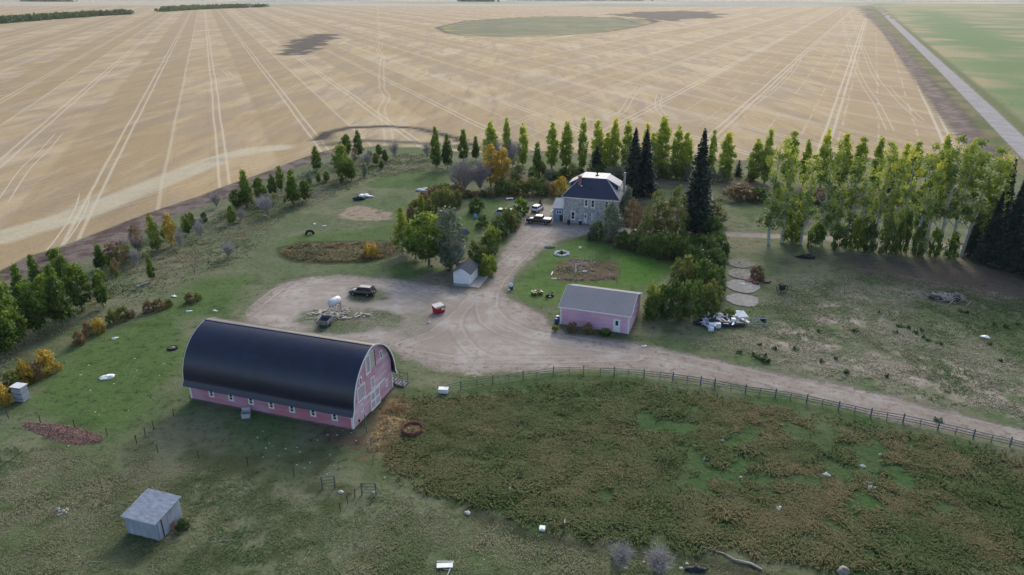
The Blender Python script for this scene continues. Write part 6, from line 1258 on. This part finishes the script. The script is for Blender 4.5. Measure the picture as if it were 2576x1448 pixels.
X, Y = gp(1966, 736); t = thing('old_implement', 'dark old farm implement standing alone on the paddock', 'implement', (X, Y, 0), R(20)); DM = mat('dark_iron', (0.035,0.03,0.035,1), 0.8, noise=0.3, scale=3)
b = MB(); [b.tube([(0.8*math.cos(k*0.3927),y,0.8+0.8*math.sin(k*0.3927)) for k in range(17)],0.05,5) for y in (-0.5,0.5)]; b.build('wheels', DM, t)
b = MB(); [b.tube([(0,y,0.8),(0.8*math.cos(k*0.785),y,0.8+0.8*math.sin(k*0.785))],0.03,4) for y in (-0.5,0.5) for k in range(8)]; b.build('spokes', DM, t)
MB().box((0,0,1.0),(0.8,0.8,0.9)).build('hopper', DM, t); MB().tube([(0.4,0,0.7),(2.2,-0.6,0.15)],0.05,6).build('tongue', DM, t); MB().tube([(-0.8,-0.6,0.1),(-1.4,-0.7,0.05)],0.04,5).build('lever', DM, t)
put(MB().blob((0,0,0.28),(1.9,0.9,0.42),5,14,7,amp=0.2), 'dark_heap', mat('charred_heap', (0.03,0.028,0.03,1), 0.95, noise=0.5, scale=3), 2028, 649, 'flat black charred heap below the aspen row', 'heap')
# brush pile
rg = random.Random(31); X0, Y0 = gp(2382, 752)
put(MB().blob((0,0,0.2),(3.0,1.6,0.5),2,16,7,amp=0.2), 'brush_mound', mat('dark_brush', (0.05,0.042,0.042,1), 0.95, noise=0.5, scale=3), 2382, 752, 'dark core of the brush pile on the paddock', 'brush')
BW = mat('bleached_branch', C(178,168,160), 0.9, noise=0.25, scale=3)
for i in range(60):
    an = rg.uniform(0, 6.28); l = rg.uniform(1.4, 3.6); x, y = rg.gauss(0,1.7), rg.gauss(0,0.8); z = max(0.15, 0.85-abs(x)*0.16-abs(y)*0.25)
    b = MB().tube([(-l/2,0,rg.uniform(-0.2,0.1)),(0,rg.uniform(-0.2,0.2),0.08),(l/2,rg.uniform(-0.3,0.3),rg.uniform(-0.25,0.1))],[0.09,0.065,0.025],5)
    if rg.random() < 0.6: b.tube([(0,0,0.05),(l*0.3,l*0.22,0.1)],[0.05,0.02],4)
    o = b.build('branch', BW, None, (X0+x, Y0+y, z), an if i > 3 else (0.35,-0.5,0.1,-0.9)[i]); tag(o, 'bleached branch in the brush pile on the paddock', 'branch', 'branches of the brush pile')
# barrels, pump, statue, small yard things
for dx, dy, m_, lb in ((0,0,(0.02,0.06,0.22,1),'blue barrel at the left corner of the pink garage, in front'),(9,-14,(0.02,0.05,0.16,1),'dark blue barrel behind the front blue barrel')):
    X, Y = gp(1399+dx*0.4, 816+dy*0.5); t = thing('barrel', lb, 'barrel', (X, Y, 0)); MB().lathe([(0,0),(0.28,0.0),(0.3,0.04),(0.3,0.42),(0.315,0.45),(0.3,0.48),(0.3,0.84),(0.27,0.9),(0,0.9)],18).build('drum', mat('blue_plastic', m_, 0.4), t); MB().lathe([(0.0,0.905),(0.3,0.91),(0.3,0.95),(0,0.96)],18).build('lid', WHITE if dx else mat('blue_lid', (0.03,0.08,0.3,1), 0.4), t)
put(MB().lathe([(0,0),(0.22,0),(0.2,0.5),(0.14,0.8),(0,0.85)],14), 'white_jug', WHITE, 1403, 806, 'white jug standing behind the blue barrels', 'jug')
X, Y = gp(1286, 728); t = thing('water_pump', 'white pump and post beside the bend of the driveway', 'pump', (X, Y, 0), 0.4)
MB().blob((-0.1,-0.1,0.85),(0.42,0.35,0.42),2,12,8,amp=0.06).build('pressure_tank', WHITE, t); MB().bb(-0.35,0.2,-0.3,0.2,0,0.5).build('base', mat('dark_green_base', (0.03,0.05,0.04,1), 0.7), t); MB().bb(0.3,0.42,0.0,0.12,0,1.9).build('post', mat('grey_post', (0.42,0.46,0.48,1), 0.6), t); MB().lathe([(0,1.9),(0.12,1.92),(0.13,2.05),(0,2.14)],12,(0.36,0.06,0)).build('lamp', WHITE, t); MB().box((-0.62,-0.5,0.15),(0.3,0.25,0.3)).build('bucket', WHITE, t)
X, Y = gp(1448, 684); t = thing('garden_statue', 'slim white garden statue standing in the flower bed', 'statue', (X, Y, 0)); MB().lathe([(0.26,0),(0.28,0.06),(0.2,0.12),(0.16,0.4),(0.2,0.45),(0,0.46)],14).build('pedestal', WHITE, t)
MB().lathe([(0,0.46),(0.14,0.47),(0.11,0.75),(0.13,1.0),(0.16,1.25),(0.13,1.4),(0.06,1.48),(0.06,1.52),(0.1,1.6),(0.1,1.7),(0.05,1.78),(0,1.79)],12).build('figure', mat('white_stone', (0.7,0.7,0.72,1), 0.6), t)
put(MB().lathe([(0.2,0.1),(0.36,0.05),(0.42,0.18),(0.36,0.3),(0.22,0.28),(0.2,0.1)],20), 'stone_ring', mat('pale_ring', (0.45,0.43,0.46,1), 0.8), 1471, 686, 'pale round planter ring right of the garden statue', 'planter')
put(MB().tube([(0,0,0.1),(0.15,0.9,0.1),(0.35,1.7,0.12)],0.12,6), 'white_pipe', WHITE, 1387, 694, 'white pipe lying at the left edge of the flower bed', 'pipe')
put(MB().bb(-0.8,0.8,-0.3,0.3,0,0.08), 'flagstone', mat('flag', C(160,172,146), 0.9), 1398, 702, 'pale flat stone at the lower left of the flower bed', 'stone')
put(MB().lathe([(0,0),(0.28,0),(0.3,0.3),(0.26,0.35),(0,0.4)],14), 'white_bucket', WHITE, 1459, 626, 'white bucket upside down on the right lawn', 'bucket')
# white-flowering ring of stones with dark post
rg = random.Random(8)
for i in range(14):
    a_ = i/14*6.283; px = 1413+16*math.cos(a_)*(1+rg.uniform(-.15,.15)); py = 640+6*math.sin(a_); put(MB().blob((0,0,0.15),(0.3,0.24,0.22),i), 'white_stone', WHITE, px, py, 'white painted stone in the ring on the right lawn', 'stone', group='white stones ringing the planter')
put(MB().lathe([(0,0),(0.25,0),(0.35,0.7),(0.3,0.75),(0,0.7)],14), 'dark_planter', mat('dark_pot', (0.02,0.03,0.025,1), 0.7), 1413, 640, 'dark pot in the middle of the ring of white stones', 'pot')
put(MB().blob((0,0,0.15),(1.0,0.5,0.25),4), 'mesh_heap', mat('green_netting', (0.16,0.22,0.18,1), 0.8, noise=0.4, scale=4), 1383, 624, 'heap of greenish netting on the lawn beside the drive', 'netting')
# garden bed fence
X0, Y0 = gp(1556, 706); t = thing('garden_fence', 'thin mesh fence round the flower bed behind the pink garage', 'fence', (0,0,0)); GF = mat('green_grey_post', C(112,132,116), 0.8)
pts = G([(1392,690),(1402,708),(1450,713),(1500,714),(1552,712),(1558,690),(1562,660)]); pts2 = G([(1562,660),(1530,655),(1500,652),(1482,655)])
for q in (pts, pts2):
    for i, (x, y) in enumerate(q): MB().tube([(x,y,0),(x,y,1.25)],0.035,5).build('post', GF, t)
    b = MB(); [b.tube([(x,y,z) for x, y in q],0.012,4) for z in (0.2,0.5,0.8,1.1)]; b.build('wire', GF, t)
# log edging and plank on right bed
put(MB().tube([(-2.2,0,0.12),(2.2,0.1,0.12)],0.1,6), 'edging_log', mat('tan_log', C(150,142,110), 0.9), 1460, 656, 'pale log edging along the back of the flower bed', 'log', R(-8))
# vegetable plot things
put(MB().blob((0,0,0.3),(1.7,0.8,0.5),9,14,7,amp=0.3), 'white_tarp', WHITE, 918, 497, 'crumpled white tarp at the corner of the vegetable plot', 'tarp', R(10))
put(MB().blob((0,0,0.35),(1.3,0.7,0.55),4,14,7,amp=0.25), 'black_tarp', M_DK, 903, 504, 'black plastic bundle against the white tarp', 'tarp', R(10))
put(MB().blob((0,0,0.25),(1.9,0.9,0.4),6,14,7,amp=0.3), 'white_tarp', WHITE, 1062, 480, 'white tarp draped beside the autumn thicket', 'tarp', R(20))
put(MB().blob((0,0,0.5),(0.45,0.35,0.6),6,12,7), 'blue_tarp', mat('blue_white_tarp', (0.22,0.36,0.62,1), 0.5), 1196, 551, 'small blue and white wrapped thing by the dark shrub', 'tarp')
put(MB().loft([[(-1.2,-0.7,0),(1.2,-0.7,0),(1.2,0.7,0),(-1.2,0.7,0)],[(-0.5,-0.3,0.9),(0.3,-0.3,1.2),(0.3,0.3,1.2),(-0.5,0.3,0.9)]]), 'grey_tent', mat('grey_cover', (0.16,0.17,0.22,1), 0.6), 1168, 587, 'grey covered heap on the lawn right of the willow', 'cover', R(20))
put(MB().tube([(0,0,0.5),(0.5,0.15,1.25),(0.8,0.3,1.5),(0.75,0.45,1.9),(0.35,0.5,2.2)],[0.35,0.42,0.45,0.4,0.2],8), 'slide', mat('cream_plastic', (0.72,0.62,0.38,1), 0.4), 1157, 645, 'curved cream plastic slide between willow and white shed', 'slide')
put(MB().bb(-0.9,0.9,-0.35,0.35,0.3,0.42).bb(-0.8,-0.7,-0.3,0.3,0,0.3).bb(0.7,0.8,-0.3,0.3,0,0.3), 'garden_bench', WHITE, 1282, 503, 'low white bench on the lawn left of the clipped shrub', 'bench', R(15))
put(MB().blob((0,0,0.15),(0.4,0.3,0.2),3), 'small_rock', WHITE, 1243, 679, 'white rock at the drive edge by the yellow-green shrub', 'rock')
put(MB().lathe([(0,0),(0.2,0),(0.22,0.3),(0,0.35)],12), 'dark_stump', mat('stump', (0.05,0.04,0.035,1),0.9), 1086, 672, 'dark stump at the foot of the big green tree', 'stump')
# things by the house door
X, Y = gp(1394, 540); t = thing('barbecue', 'white and black barbecue beside the blue-grey annex', 'barbecue', (X, Y, 0), R(35)); MB().bb(-0.5,0.5,-0.3,0.3,0.55,0.9).build('firebox', M_PLAST, t); MB().loft([[(-0.5,-0.3,0.9),(0.5,-0.3,0.9),(0.5,0.3,0.9),(-0.5,0.3,0.9)],[(-0.45,-0.1,1.2),(0.45,-0.1,1.2),(0.45,0.25,1.2),(-0.45,0.25,1.2)]]).build('hood', WHITE, t); MB().bb(-0.9,-0.51,-0.25,0.25,0.8,0.86).build('side_shelf', WHITE, t); b = MB(); [b.bb(x-0.03,x+0.03,y-0.03,y+0.03,0,0.55) for x in (-0.45,0.45) for y in (-0.25,0.25)]; b.build('legs', M_PLAST, t)
for i, (px, py, lb) in enumerate([(1430,566,'black waste bin at the left end of the stone wall'),(1459,566,'black waste bin under the middle of the stone wall'),(1413,553,'black waste bin beside the annex door')]):
    X, Y = gp(px, py); t = thing('waste_bin', lb, 'bin', (X, Y, 0)); MB().loft([[(-0.25,-0.28,0.06),(0.25,-0.28,0.06),(0.25,0.28,0.06),(-0.25,0.28,0.06)],[(-0.32,-0.36,1.0),(0.32,-0.36,1.0),(0.32,0.36,1.0),(-0.32,0.36,1.0)]]).build('body', M_PLAST, t); MB().bb(-0.34,0.34,-0.38,0.38,1.001,1.07).build('lid', M_PLAST if i != 1 else WHITE, t)
# ================================================================ FENCES
def rail_fence():
    t = thing('rail_fence', 'long wooden rail fence following the driveway', 'fence', (0,0,0)); BG = mat('blue_grey_rail', C(104,112,128), 0.85, noise=0.2, scale=3); GR = mat('green_grey_rail', C(124,138,122), 0.85, noise=0.2, scale=3); YE = mat('new_yellow_rail', C(188,170,112), 0.8, noise=0.12, scale=3)
    px = [(1122,986),(1160,979),(1200,973),(1240,966),(1280,960),(1316,954),(1350,949),(1392,943),(1432,941),(1468,941),(1510,943),(1545,944),(1580,946),(1620,950),(1660,954),(1692,958),(1728,963),(1762,969),(1797,975),(1838,983),(1875,990),(1911,995),(1950,1000),(1988,1006),(2028.6,1014),(2068,1023),(2108.7,1032),(2149,1041),(2189.6,1050),(2230,1057),(2271,1064),(2314,1073),(2358.6,1083),(2403,1093),(2447.6,1104),(2493,1114),(2539.6,1124),(2590,1137),(2640,1150)]
    P = G(px); rg = random.Random(4)
    for i, (x, y) in enumerate(P):
        big = i >= 18 and i % 2 == 0 or i < 18 and i % 2 == 1
        h = 1.35 if big else 1.05; r_ = 0.09 if big else 0.05
        MB().tube([(x,y,0),(x+rg.uniform(-.03,.03),y,h)],[r_,r_*0.9],6).build('post', BG if i > 14 else GR, t)
    for i in range(0, len(P)-1, 2):
        m = YE if 1380 < px[i][0] < 1480 else (BG if px[i][0] > 1600 else GR); Q = P[i:i+3]
        for z in (0.4,0.75,1.08):
            MB().tube([(x,y-0.07,z+rg.uniform(-.03,.03)) for x, y in Q],0.05 if z > 1 else 0.045,5).build('rail', m, t)
rail_fence()
def wire_fence(pts, label, h=1.15, r_=0.05, wires=(0.4,0.75,1.05), m=None, close=False):
    t = thing('wire_fence', label, 'fence', (0,0,0)); m = m or mat('dark_post', C(78,72,62), 0.9); P = G(pts); rg = random.Random(len(pts))
    for x, y in P: MB().tube([(x,y,0),(x+rg.uniform(-.05,.05),y+rg.uniform(-.05,.05),h*rg.uniform(0.9,1.1))],r_,5).build('post', m, t)
    b = MB(); [b.tube([(x,y,z) for x, y in P],0.010,3) for z in wires]; b.build('wire', m, t); return t
wire_fence([(-40,1046),(22,1054),(103,1066),(189,1078),(270,1098),(344,1117)], 'thin wire fence left of the leaning post in the pasture')
wire_fence([(344,1117),(366,1099),(388,1082),(437,1048),(480,1014)], 'wire fence running from the leaning post to the barn corner')
wire_fence([(344,1117),(398,1140),(500,1155),(624,1172),(740,1200),(811,1230)], 'wire fence running from the leaning post towards the pipe gate')
wire_fence([(525,665),(490,690),(560,655),(610,636)][:2]+[(420,738)], 'old posts in the dry grass of the left belt', 1.0)
wire_fence([(857,1287),(875,1268),(893,1254),(911,1244)], 'short dark post row below the pipe gate')
GP = mat('pale_green_pipe', C(104,124,112), 0.6)
wire_fence([(918,1066),(923,1090),(934,1124),(939,1170),(944,1218),(946,1246)], 'pale green pipe fence running down from the barn corner', 1.3, 0.06, (0.5,0.9,1.25), GP)
for a_, b__, lb in (((811,1230),(843,1227),'pale green pipe gate in the shade below the barn'),((911,1246),(946,1246),'pale green pipe gate at the foot of the pipe fence')):
    (x0,y0),(x1,y1) = G([a_, b__]); t = thing('pipe_gate', lb, 'gate', (0,0,0))
    for x, y in ((x0,y0),(x1,y1)): MB().tube([(x,y,0),(x,y,1.6)],0.08,7).build('post', GP, t)
    b = MB(); [b.tube([(x0,y0,z),(x1,y1,z)],0.04,5) for z in (0.3,0.7,1.1,1.5)]; b.build('bars', GP, t)
X, Y = gp(1000, 965); t = thing('loading_ramp', 'weathered plank loading ramp with pale rails behind the barn corner', 'ramp', (X, Y, 0), R(-20))
b = MB(); [b.bb(-1.3+k*0.4,-0.98+k*0.4,-0.8,0.8,0.55-k*0.07,0.62-k*0.07) for k in range(7)]; b.build('planks', M_GREYWOOD, t)
b = MB(); [b.tube([(-1.3,y,1.6),(1.4,y,1.3)],0.05,5) for y in (-0.8,0.8)]; [b.tube([(x,y,0),(x,y,1.6)],0.05,5) for x in (-1.2,0,1.2) for y in (-0.8,0.8)]; b.build('rails', GP, t); b = MB(); [b.bb(-1.3,1.3,y-0.05,y+0.05,0.1,0.3) for y in (-0.6,0.6)]; b.build('joists', M_GREYWOOD, t)
wire_fence([(560,452),(640,420)], 'x') if 0 else None
# ================================================================ STONES AND LITTER IN THE PASTURE
M_ST = [mat('pale_stone', C(214,212,204), 0.9, noise=0.15, scale=3), mat('grey_stone', C(150,146,140), 0.9, noise=0.2, scale=3)]
def rock(px, py, w, label, k=0, flat=0.6, seed=0, cat='rock'):
    X, Y = gp(px, py); r_ = w/ppm(Y)/2; return tag(MB().blob((0,0,r_*flat*0.35),(r_,r_*0.8,r_*flat),seed,10,6).build('rock', M_ST[k], None, (X, Y, 0), seed), label, cat)
for i, (px, py, w, lb, k) in enumerate([(2120,1441,30,'largest grey boulder at the bottom right of the view',1),(1958,1283,18,'white rock right of the middle of the rough paddock',0),(2080,1198,16,'pale rounded rock on the right of the rough paddock',0),(2170,1176,13,'white rock right of the rounded pale one',0),(2188,1228,12,'white rock low in the right of the paddock',0),(2176,1220,8,'small white rock touching the low one',0),(2213,1146,10,'pale rock nearest the rail fence',0),(1862,1203,9,'small white rock in the green hollow',0),(1838,1241,12,'white rock below the small one in the hollow',0),(1176,1293,14,'white rock at the left edge of the rough paddock',0),(1728,1420,9,'small white rock at the bottom, left of the log',0),(1713,1432,10,'white rock at the bottom beside the black ashes',0),(1575,1432,9,'white stone between the twiggy bushes',0),(938,1241,9,'white stone under the pipe gate',0),(967,1205,8,'grey stone right of the pipe fence',1),(858,1240,12,'white slab left of the pipe gate',0),(2415,1330,14,'grey rock far right in the rough paddock',1),(1840,1285,7,'small stone in the middle paddock',0),(1620,1415,6,'tiny white stone at the bottom edge',0)]):
    rock(px, py, w*1.15, lb, k, 0.6, i)
rg = random.Random(77)
for cx, cy, n, sx, sy, lb in ((1810,1112,10,12,5,'white stone in the cluster at the top of the green hollow'),(1783,1153,12,13,6,'white stone in the cluster under the first one'),(2190,1224,6,16,8,'white stone in the cluster at the right of the paddock'),(160,1290,8,14,8,'pale stone in the cluster left of the grey hut')):
    for i in range(n): rock(cx+rg.uniform(-sx,sx), cy+rg.uniform(-sy,sy), rg.uniform(5,9), lb, 0, 1.0, i)['group'] = 'stones of a cluster'
for i in range(70):
    px, py = rg.choice([(rg.uniform(20,900), rg.uniform(1120,1440)), (rg.uniform(900,1500), rg.uniform(1290,1440)), (rg.uniform(80,460), rg.uniform(900,1060)), (rg.uniform(600,900), rg.uniform(1080,1180))])
    if 300 < px < 460 and 1230 < py < 1370: continue
    rock(px, py, rg.uniform(2.5,6), 'tiny pale stone scattered over the near pasture', 0, 0.5, i)['group'] = 'tiny stones scattered over the pasture'
for px, py, s, lb in ((270,950,1.0,'crumpled white sheet on the left lawn'),(289,853,0.5,'small white scrap on the left lawn, upper'),(437,747,0.5,'white scrap beside the brown bushes'),(475,785,0.45,'white spot on the lawn near the arch roof, left'),(541,784,0.35,'white spot on the lawn near the arch roof, right'),(815,570,0.5,'white scrap right of the upright tyre'),(790,565,0.4,'small white scrap above the upright tyre'),(1080,812,0.3,'pale scrap on the gravel below the dumpster'),(1990,827,0.0,''),(2480,850,0.7,'pale flat stone at the far right of the paddock'),(1620,873,0.4,'pale stone on the verge under the garage')):
    if s: put(MB().blob((0,0,0.08),(s,s*0.7,0.14),int(px),10,6,amp=0.35), 'white_scrap', WHITE, px, py, lb, 'scrap')
put(MB().tube([(0,0,0.15),(0.25,0.35,0.2),(0.35,0.8,0.15),(0.65,1.1,0.12)],[0.09,0.11,0.1,0.05],6), 'bleached_bone', WHITE, 1276, 1240, 'curved white bone-like stick in the middle of the rough paddock', 'stick')
put(MB().bb(-0.3,0.3,-0.32,0.32,0,0.3), 'white_canister', WHITE, 1364, 1333, 'white canister at the bottom of the rough paddock', 'canister', R(-8), bevel=0.06)
put(MB().tube([(-1.4,0.1,0.12),(0.6,0,0.15)],0.05,5).box((0.65,0,0.3),(0.12,0.5,0.5)), 'fallen_signpost', mat('old_pale_post', C(186,178,160), 0.8), 1404, 1322, 'fallen post with a white end plate right of the canister', 'post', R(-4))
b = MB(); b.box((0,0.5,0.25),(1.5,0.6,0.06),rz=0.05); b.tube([(-0.8,0.95,0.3),(0.8,0.95,0.3)],0.04,5); b.tube([(0.75,0.9,0.3),(0.3,-0.6,0.05)],0.04,5); b.tube([(-0.1,0.2,0.1),(0.6,0.1,0.1)],0.03,5)
put(b, 'broken_table', WHITE, 1118, 1438, 'broken white table lying at the bottom edge', 'table')
put(MB().tube([(-2.6,1.9,0.12),(-0.6,0.9,0.15),(0.2,0.0,0.2),(1.6,-0.5,0.18),(2.4,-1.2,0.15)],[0.04,0.07,0.1,0.13,0.1],6), 'fallen_branch', BW, 1842, 1413, 'long bleached fallen branch at the bottom right', 'branch')
put(MB().tube([(-0.7,1.5,0.1),(0.7,-0.6,0.1)],[0.03,0.05],5), 'fallen_stick', BW, 2100, 1412, 'thin stick pointing at the largest boulder', 'stick')
put(MB().tube([(-0.2,-0.9,0.08),(0.15,0.9,0.1)],0.03,5), 'fallen_stick', BW, 776, 1395, 'pale thin stick in the pasture left of the broken table', 'stick')
put(MB().tube([(-0.6,0,0.06),(0,0.2,0.08),(0.9,0.25,0.06)],0.035,5), 'fallen_stick', BW, 228, 1420, 'pale bent stick near the bottom left corner', 'stick')
put(MB().tube([(-1,0,0.06),(1,0.1,0.06)],0.03,5), 'fallen_stick', BW, 560, 1362, 'pale rod in front of the grey hut', 'rod', R(6)); bpy.data.objects['fallen_stick.003'].location = (*gp(556-0, 1364), 0) if 'fallen_stick.003' in bpy.data.objects else (0,0,0)
put(MB().tube([(-0.7,-0.9,0.1),(0.6,1.1,0.15)],0.07,6), 'bleached_log', WHITE, 360, 717, 'white leaning log in the dry grass of the left belt', 'log')
put(MB().blob((0,0,0.12),(0.9,0.35,0.3),4,12,6,amp=0.3), 'ash_heap', M_DK, 1752, 1437, 'black ashes beside the white rock at the bottom edge', 'ash')
# dark muck clumps on the paddock
MU = mat('dark_green_clump', C(44,62,36), 0.95, noise=0.3, scale=4)
# ================================================================ GRASS
def tufts(name, inside, n, blades, h, w, label, m, seed, lean=0.6, edge=0.0, spread=0.35, hol=False, thr=0.50, mixv=0.28, contrast=2.0):
    rg_ = np.random.default_rng(seed); P_ = np.array(inside); lo, hi = P_.min(0), P_.max(0)
    q = lo+(hi-lo)*rg_.random((n*4,2)); k = sd_poly(q[:,0], q[:,1], inside) > 0.2+edge*rg_.random(len(q))**1.5
    q = q[k]; dens = fbm(q[:,0], q[:,1], 2.2, seed, 3)-(np.minimum(hollow(q[:,0], q[:,1]),1.4)*0.22 if hol else 0); q = q[dens+(0.5 if hol else 0.22)*rg_.random(len(q)) > thr][:n]; n = len(q)
    idx = np.repeat(np.arange(n), blades); N_ = len(idx)
    sz = ((0.5+0.9*vnoise(q[:,0], q[:,1], 1.7, seed+5))*(0.65+0.75*fbm(q[:,0], q[:,1], 9.0, seed+31, 2)))[idx]
    ang = rg_.random(N_)*6.283; rr = spread*rg_.random(N_)*sz
    bx = q[idx,0]+rr*np.cos(ang); by = q[idx,1]+rr*np.sin(ang)
    wind = 6.283*vnoise(q[:,0], q[:,1], 4.0, seed+9)[idx]
    la = np.where(rg_.random(N_) < 0.55, wind, ang); ln = lean*(0.4+rg_.random(N_))*sz*h; hh = h*sz*(0.5+0.6*rg_.random(N_))
    pa = ang+1.57; wx = np.cos(pa)*w/2; wy = np.sin(pa)*w/2; z0 = np.full(N_, -0.02)
    A_ = np.stack([bx-wx,by-wy,z0],1); B_ = np.stack([bx+wx,by+wy,z0],1)
    mx_ = bx+np.cos(la)*ln*0.4; my_ = by+np.sin(la)*ln*0.4; C1 = np.stack([mx_+wx*0.9,my_+wy*0.9,hh*0.75],1); D1 = np.stack([mx_-wx*0.9,my_-wy*0.9,hh*0.75],1)
    ex = bx+np.cos(la)*ln; ey = by+np.sin(la)*ln; E1 = np.stack([ex+wx*0.4,ey+wy*0.4,hh*0.85],1); F1 = np.stack([ex-wx*0.4,ey-wy*0.4,hh*0.85],1)
    V = np.concatenate([np.stack([A_,B_,C1,D1],1), np.stack([D1,C1,E1,F1],1)]).reshape(-1,3)
    t0_ = fbm(q[:,0], q[:,1], 8, seed+3, 3); t0_ = np.clip((t0_-0.5)*contrast+0.5,0,1); t_ = np.clip(t0_[idx]+mixv*(rg_.random(n)[idx]-0.5)+0.2*(rg_.random(N_)-0.5),0,1)
    t_ = np.repeat(np.concatenate([t_, np.clip(t_+0.1,0,1)]), 4)
    o = inst(name, fastmesh(name, V, 4, m, {'tint': t_})); tag(o, label, 'grass', None, 'stuff')
M_TALLG = leaf_mat('tall_dry_grass', [C(52,78,38,1.25), C(76,90,50,1.25), C(96,98,64,1.3), C(114,102,74,1.3)], 0.15, 0.8)
M_ROUGHG = leaf_mat('rough_pasture_grass', [C(70,90,54,1.4), C(92,104,68,1.4), C(116,116,88,1.4), C(132,126,102,1.4)], 0.15, 0.8)
M_STRAWG = leaf_mat('straw_grass', [C(82,102,58,1.3), C(112,116,86,1.35), C(142,136,116,1.4), C(164,154,138,1.4)], 0.15, 0.8)
tufts('tall_grass', P_TALL, 34000, 6, 0.42, 0.085, 'brown and green tall grass filling the paddock below the rail fence', M_TALLG, 3, 1.1, edge=6.0, hol=True, thr=0.73, mixv=0.7, contrast=1.5)
tufts('pasture_grass', G([(-60,1120),(300,1130),(560,1160),(880,1290),(960,1210),(1020,1245),(1240,1305),(1420,1370),(1700,1400),(2100,1450),(1500,1500),(-100,1500)]), 16000, 4, 0.16, 0.07, 'short rough olive grass of the near pasture', M_ROUGHG, 5, 1.2, edge=3.0, spread=0.3)
tufts('paddock_grass', G([(1840,800),(2000,700),(2200,680),(2640,760),(2640,1080),(2400,1030),(2100,960),(1880,905),(1700,870),(1750,850)]), 16000, 4, 0.22, 0.09, 'patchy dry straw-coloured grass of the right paddock', M_STRAWG, 8, 1.2, edge=5.0, spread=0.35, mixv=0.5)
tufts('belt_grass', G([(60,760),(250,680),(420,600),(570,520),(700,460),(840,400),(1080,380),(1130,430),(940,450),(840,500),(700,560),(640,650),(480,710),(300,790),(120,860),(-20,960),(-20,840)]), 14000, 4, 0.3, 0.12, 'rough grass between the young trees of the left belt', M_ROUGHG, 12, 1.0, edge=5.0, spread=0.5)
tufts('bed_growth', P_BED, 1500, 6, 0.45, 0.12, 'dry brown growth in the flower bed with the golden bush', leaf_mat('dry_bed_growth', [C(76,90,54,1.3), C(104,102,70,1.3), C(126,112,80,1.3), C(118,88,64,1.3)], 0.15), 15, edge=1.2, thr=0.55, mixv=0.6)
tufts('garden_growth', P_GARDENR, 420, 6, 0.4, 0.12, 'withered growth in the fenced flower bed', leaf_mat('withered_growth', [C(84,98,58,1.3), C(112,106,84,1.3), C(128,116,102,1.3), C(150,138,124,1.3)], 0.15), 17, edge=2.0, thr=0.6, mixv=0.8)
# individual dark weed clumps on the paddock
rg = random.Random(5); CLM = crown('clump', LM['green'], 0.0, 0.45, lambda t: 0.5*(1-t)**0.5+0.05, 10, 14, 0.2, 5, 0.18, 0.7, 0.0, 0.25)
for i, (px, py) in enumerate([(1905,903),(1918,908),(1930,912),(1925,898),(1898,897),(2262,822),(2285,826),(2302,840),(2322,850),(2318,835),(2335,858),(2365,866),(2252,838),(2210,790),(2060,836),(2150,835),(2415,787),(2430,790),(2500,820),(2530,826),(2560,818),(2490,868),(2516,910),(2066,912),(2102,906),(1912,870),(1860,888),(1948,880),(2000,880),(2360,1060),(2128,940),(2230,950)]):
    o = inst('weed_clump', CLM, None, (*gp(px, py), 0), (0,0,i*1.3), [rg.uniform(0.7,1.5)]*2+[rg.uniform(0.8,1.3)]); tag(o, 'dark green weed clump dotting the right paddock', 'weed', 'weed clumps dotting the right paddock')
make_land(); wheel_tracks()
# ================================================================ LIGHT, AIR, CAMERA
SUN_EL = R(31); AZ = math.atan2(0.24, 0.97)
d = Vector((-math.sin(AZ)*math.cos(SUN_EL), -math.cos(AZ)*math.cos(SUN_EL), -math.sin(SUN_EL)))
sl = bpy.data.lights.new('sun', 'SUN'); sl.energy = 1.15; sl.angle = R(11); sl.color = (1.0, 0.955, 0.87)
so = bpy.data.objects.new('sun', sl); COL.objects.link(so); so.rotation_euler = d.to_track_quat('-Z', 'Y').to_euler(); so.location = (60, 260, 160)
w = bpy.data.worlds.new('World'); scene.world = w; w.use_nodes = True; nt = w.node_tree; bg = nt.nodes['Background']
sk = nt.nodes.new('ShaderNodeTexSky'); sk.sky_type = 'NISHITA'; sk.sun_disc = False; sk.sun_elevation = SUN_EL; sk.sun_rotation = AZ; sk.dust_density = 3.0; sk.air_density = 1.0; sk.ozone_density = 1.2
nt.links.new(sk.outputs[0], bg.inputs[0]); bg.inputs[1].default_value = 0.15
hz = MB().bb(-7200, 7200, -1200, 9300, -1.0, 56.0).build('haze', None)
hm = bpy.data.materials.new('haze_air'); hm.use_nodes = True; n = hm.node_tree.nodes; n.remove(n['Principled BSDF']); pv = n.new('ShaderNodeVolumePrincipled'); pv.inputs['Color'].default_value = (0.9, 0.93, 1, 1); pv.inputs['Density'].default_value = 0.00004; pv.inputs['Anisotropy'].default_value = 0.2
hm.node_tree.links.new(pv.outputs[0], n['Material Output'].inputs['Volume']); hz.data.materials.clear(); hz.data.materials.append(hm); tag(hz, 'thin pale haze over the plain', None, None, 'stuff')
cd = bpy.data.cameras.new('camera'); cd.sensor_width = 36; cd.lens = 36*FPX/2576; cd.clip_end = 20000; cd.clip_start = 0.5
co = bpy.data.objects.new('camera', cd); COL.objects.link(co); co.location = (0, 0, CH); co.rotation_euler = (R(90)-PITCH, 0, 0); scene.camera = co
scene.view_settings.view_transform = 'Standard'; scene.view_settings.look = 'None'; scene.view_settings.exposure = 0.62; scene.view_settings.gamma = 1
scene.render.engine = 'CYCLES'; scene.cycles.volume_bounces = 0; scene.cycles.max_bounces = 5; scene.cycles.transparent_max_bounces = 4
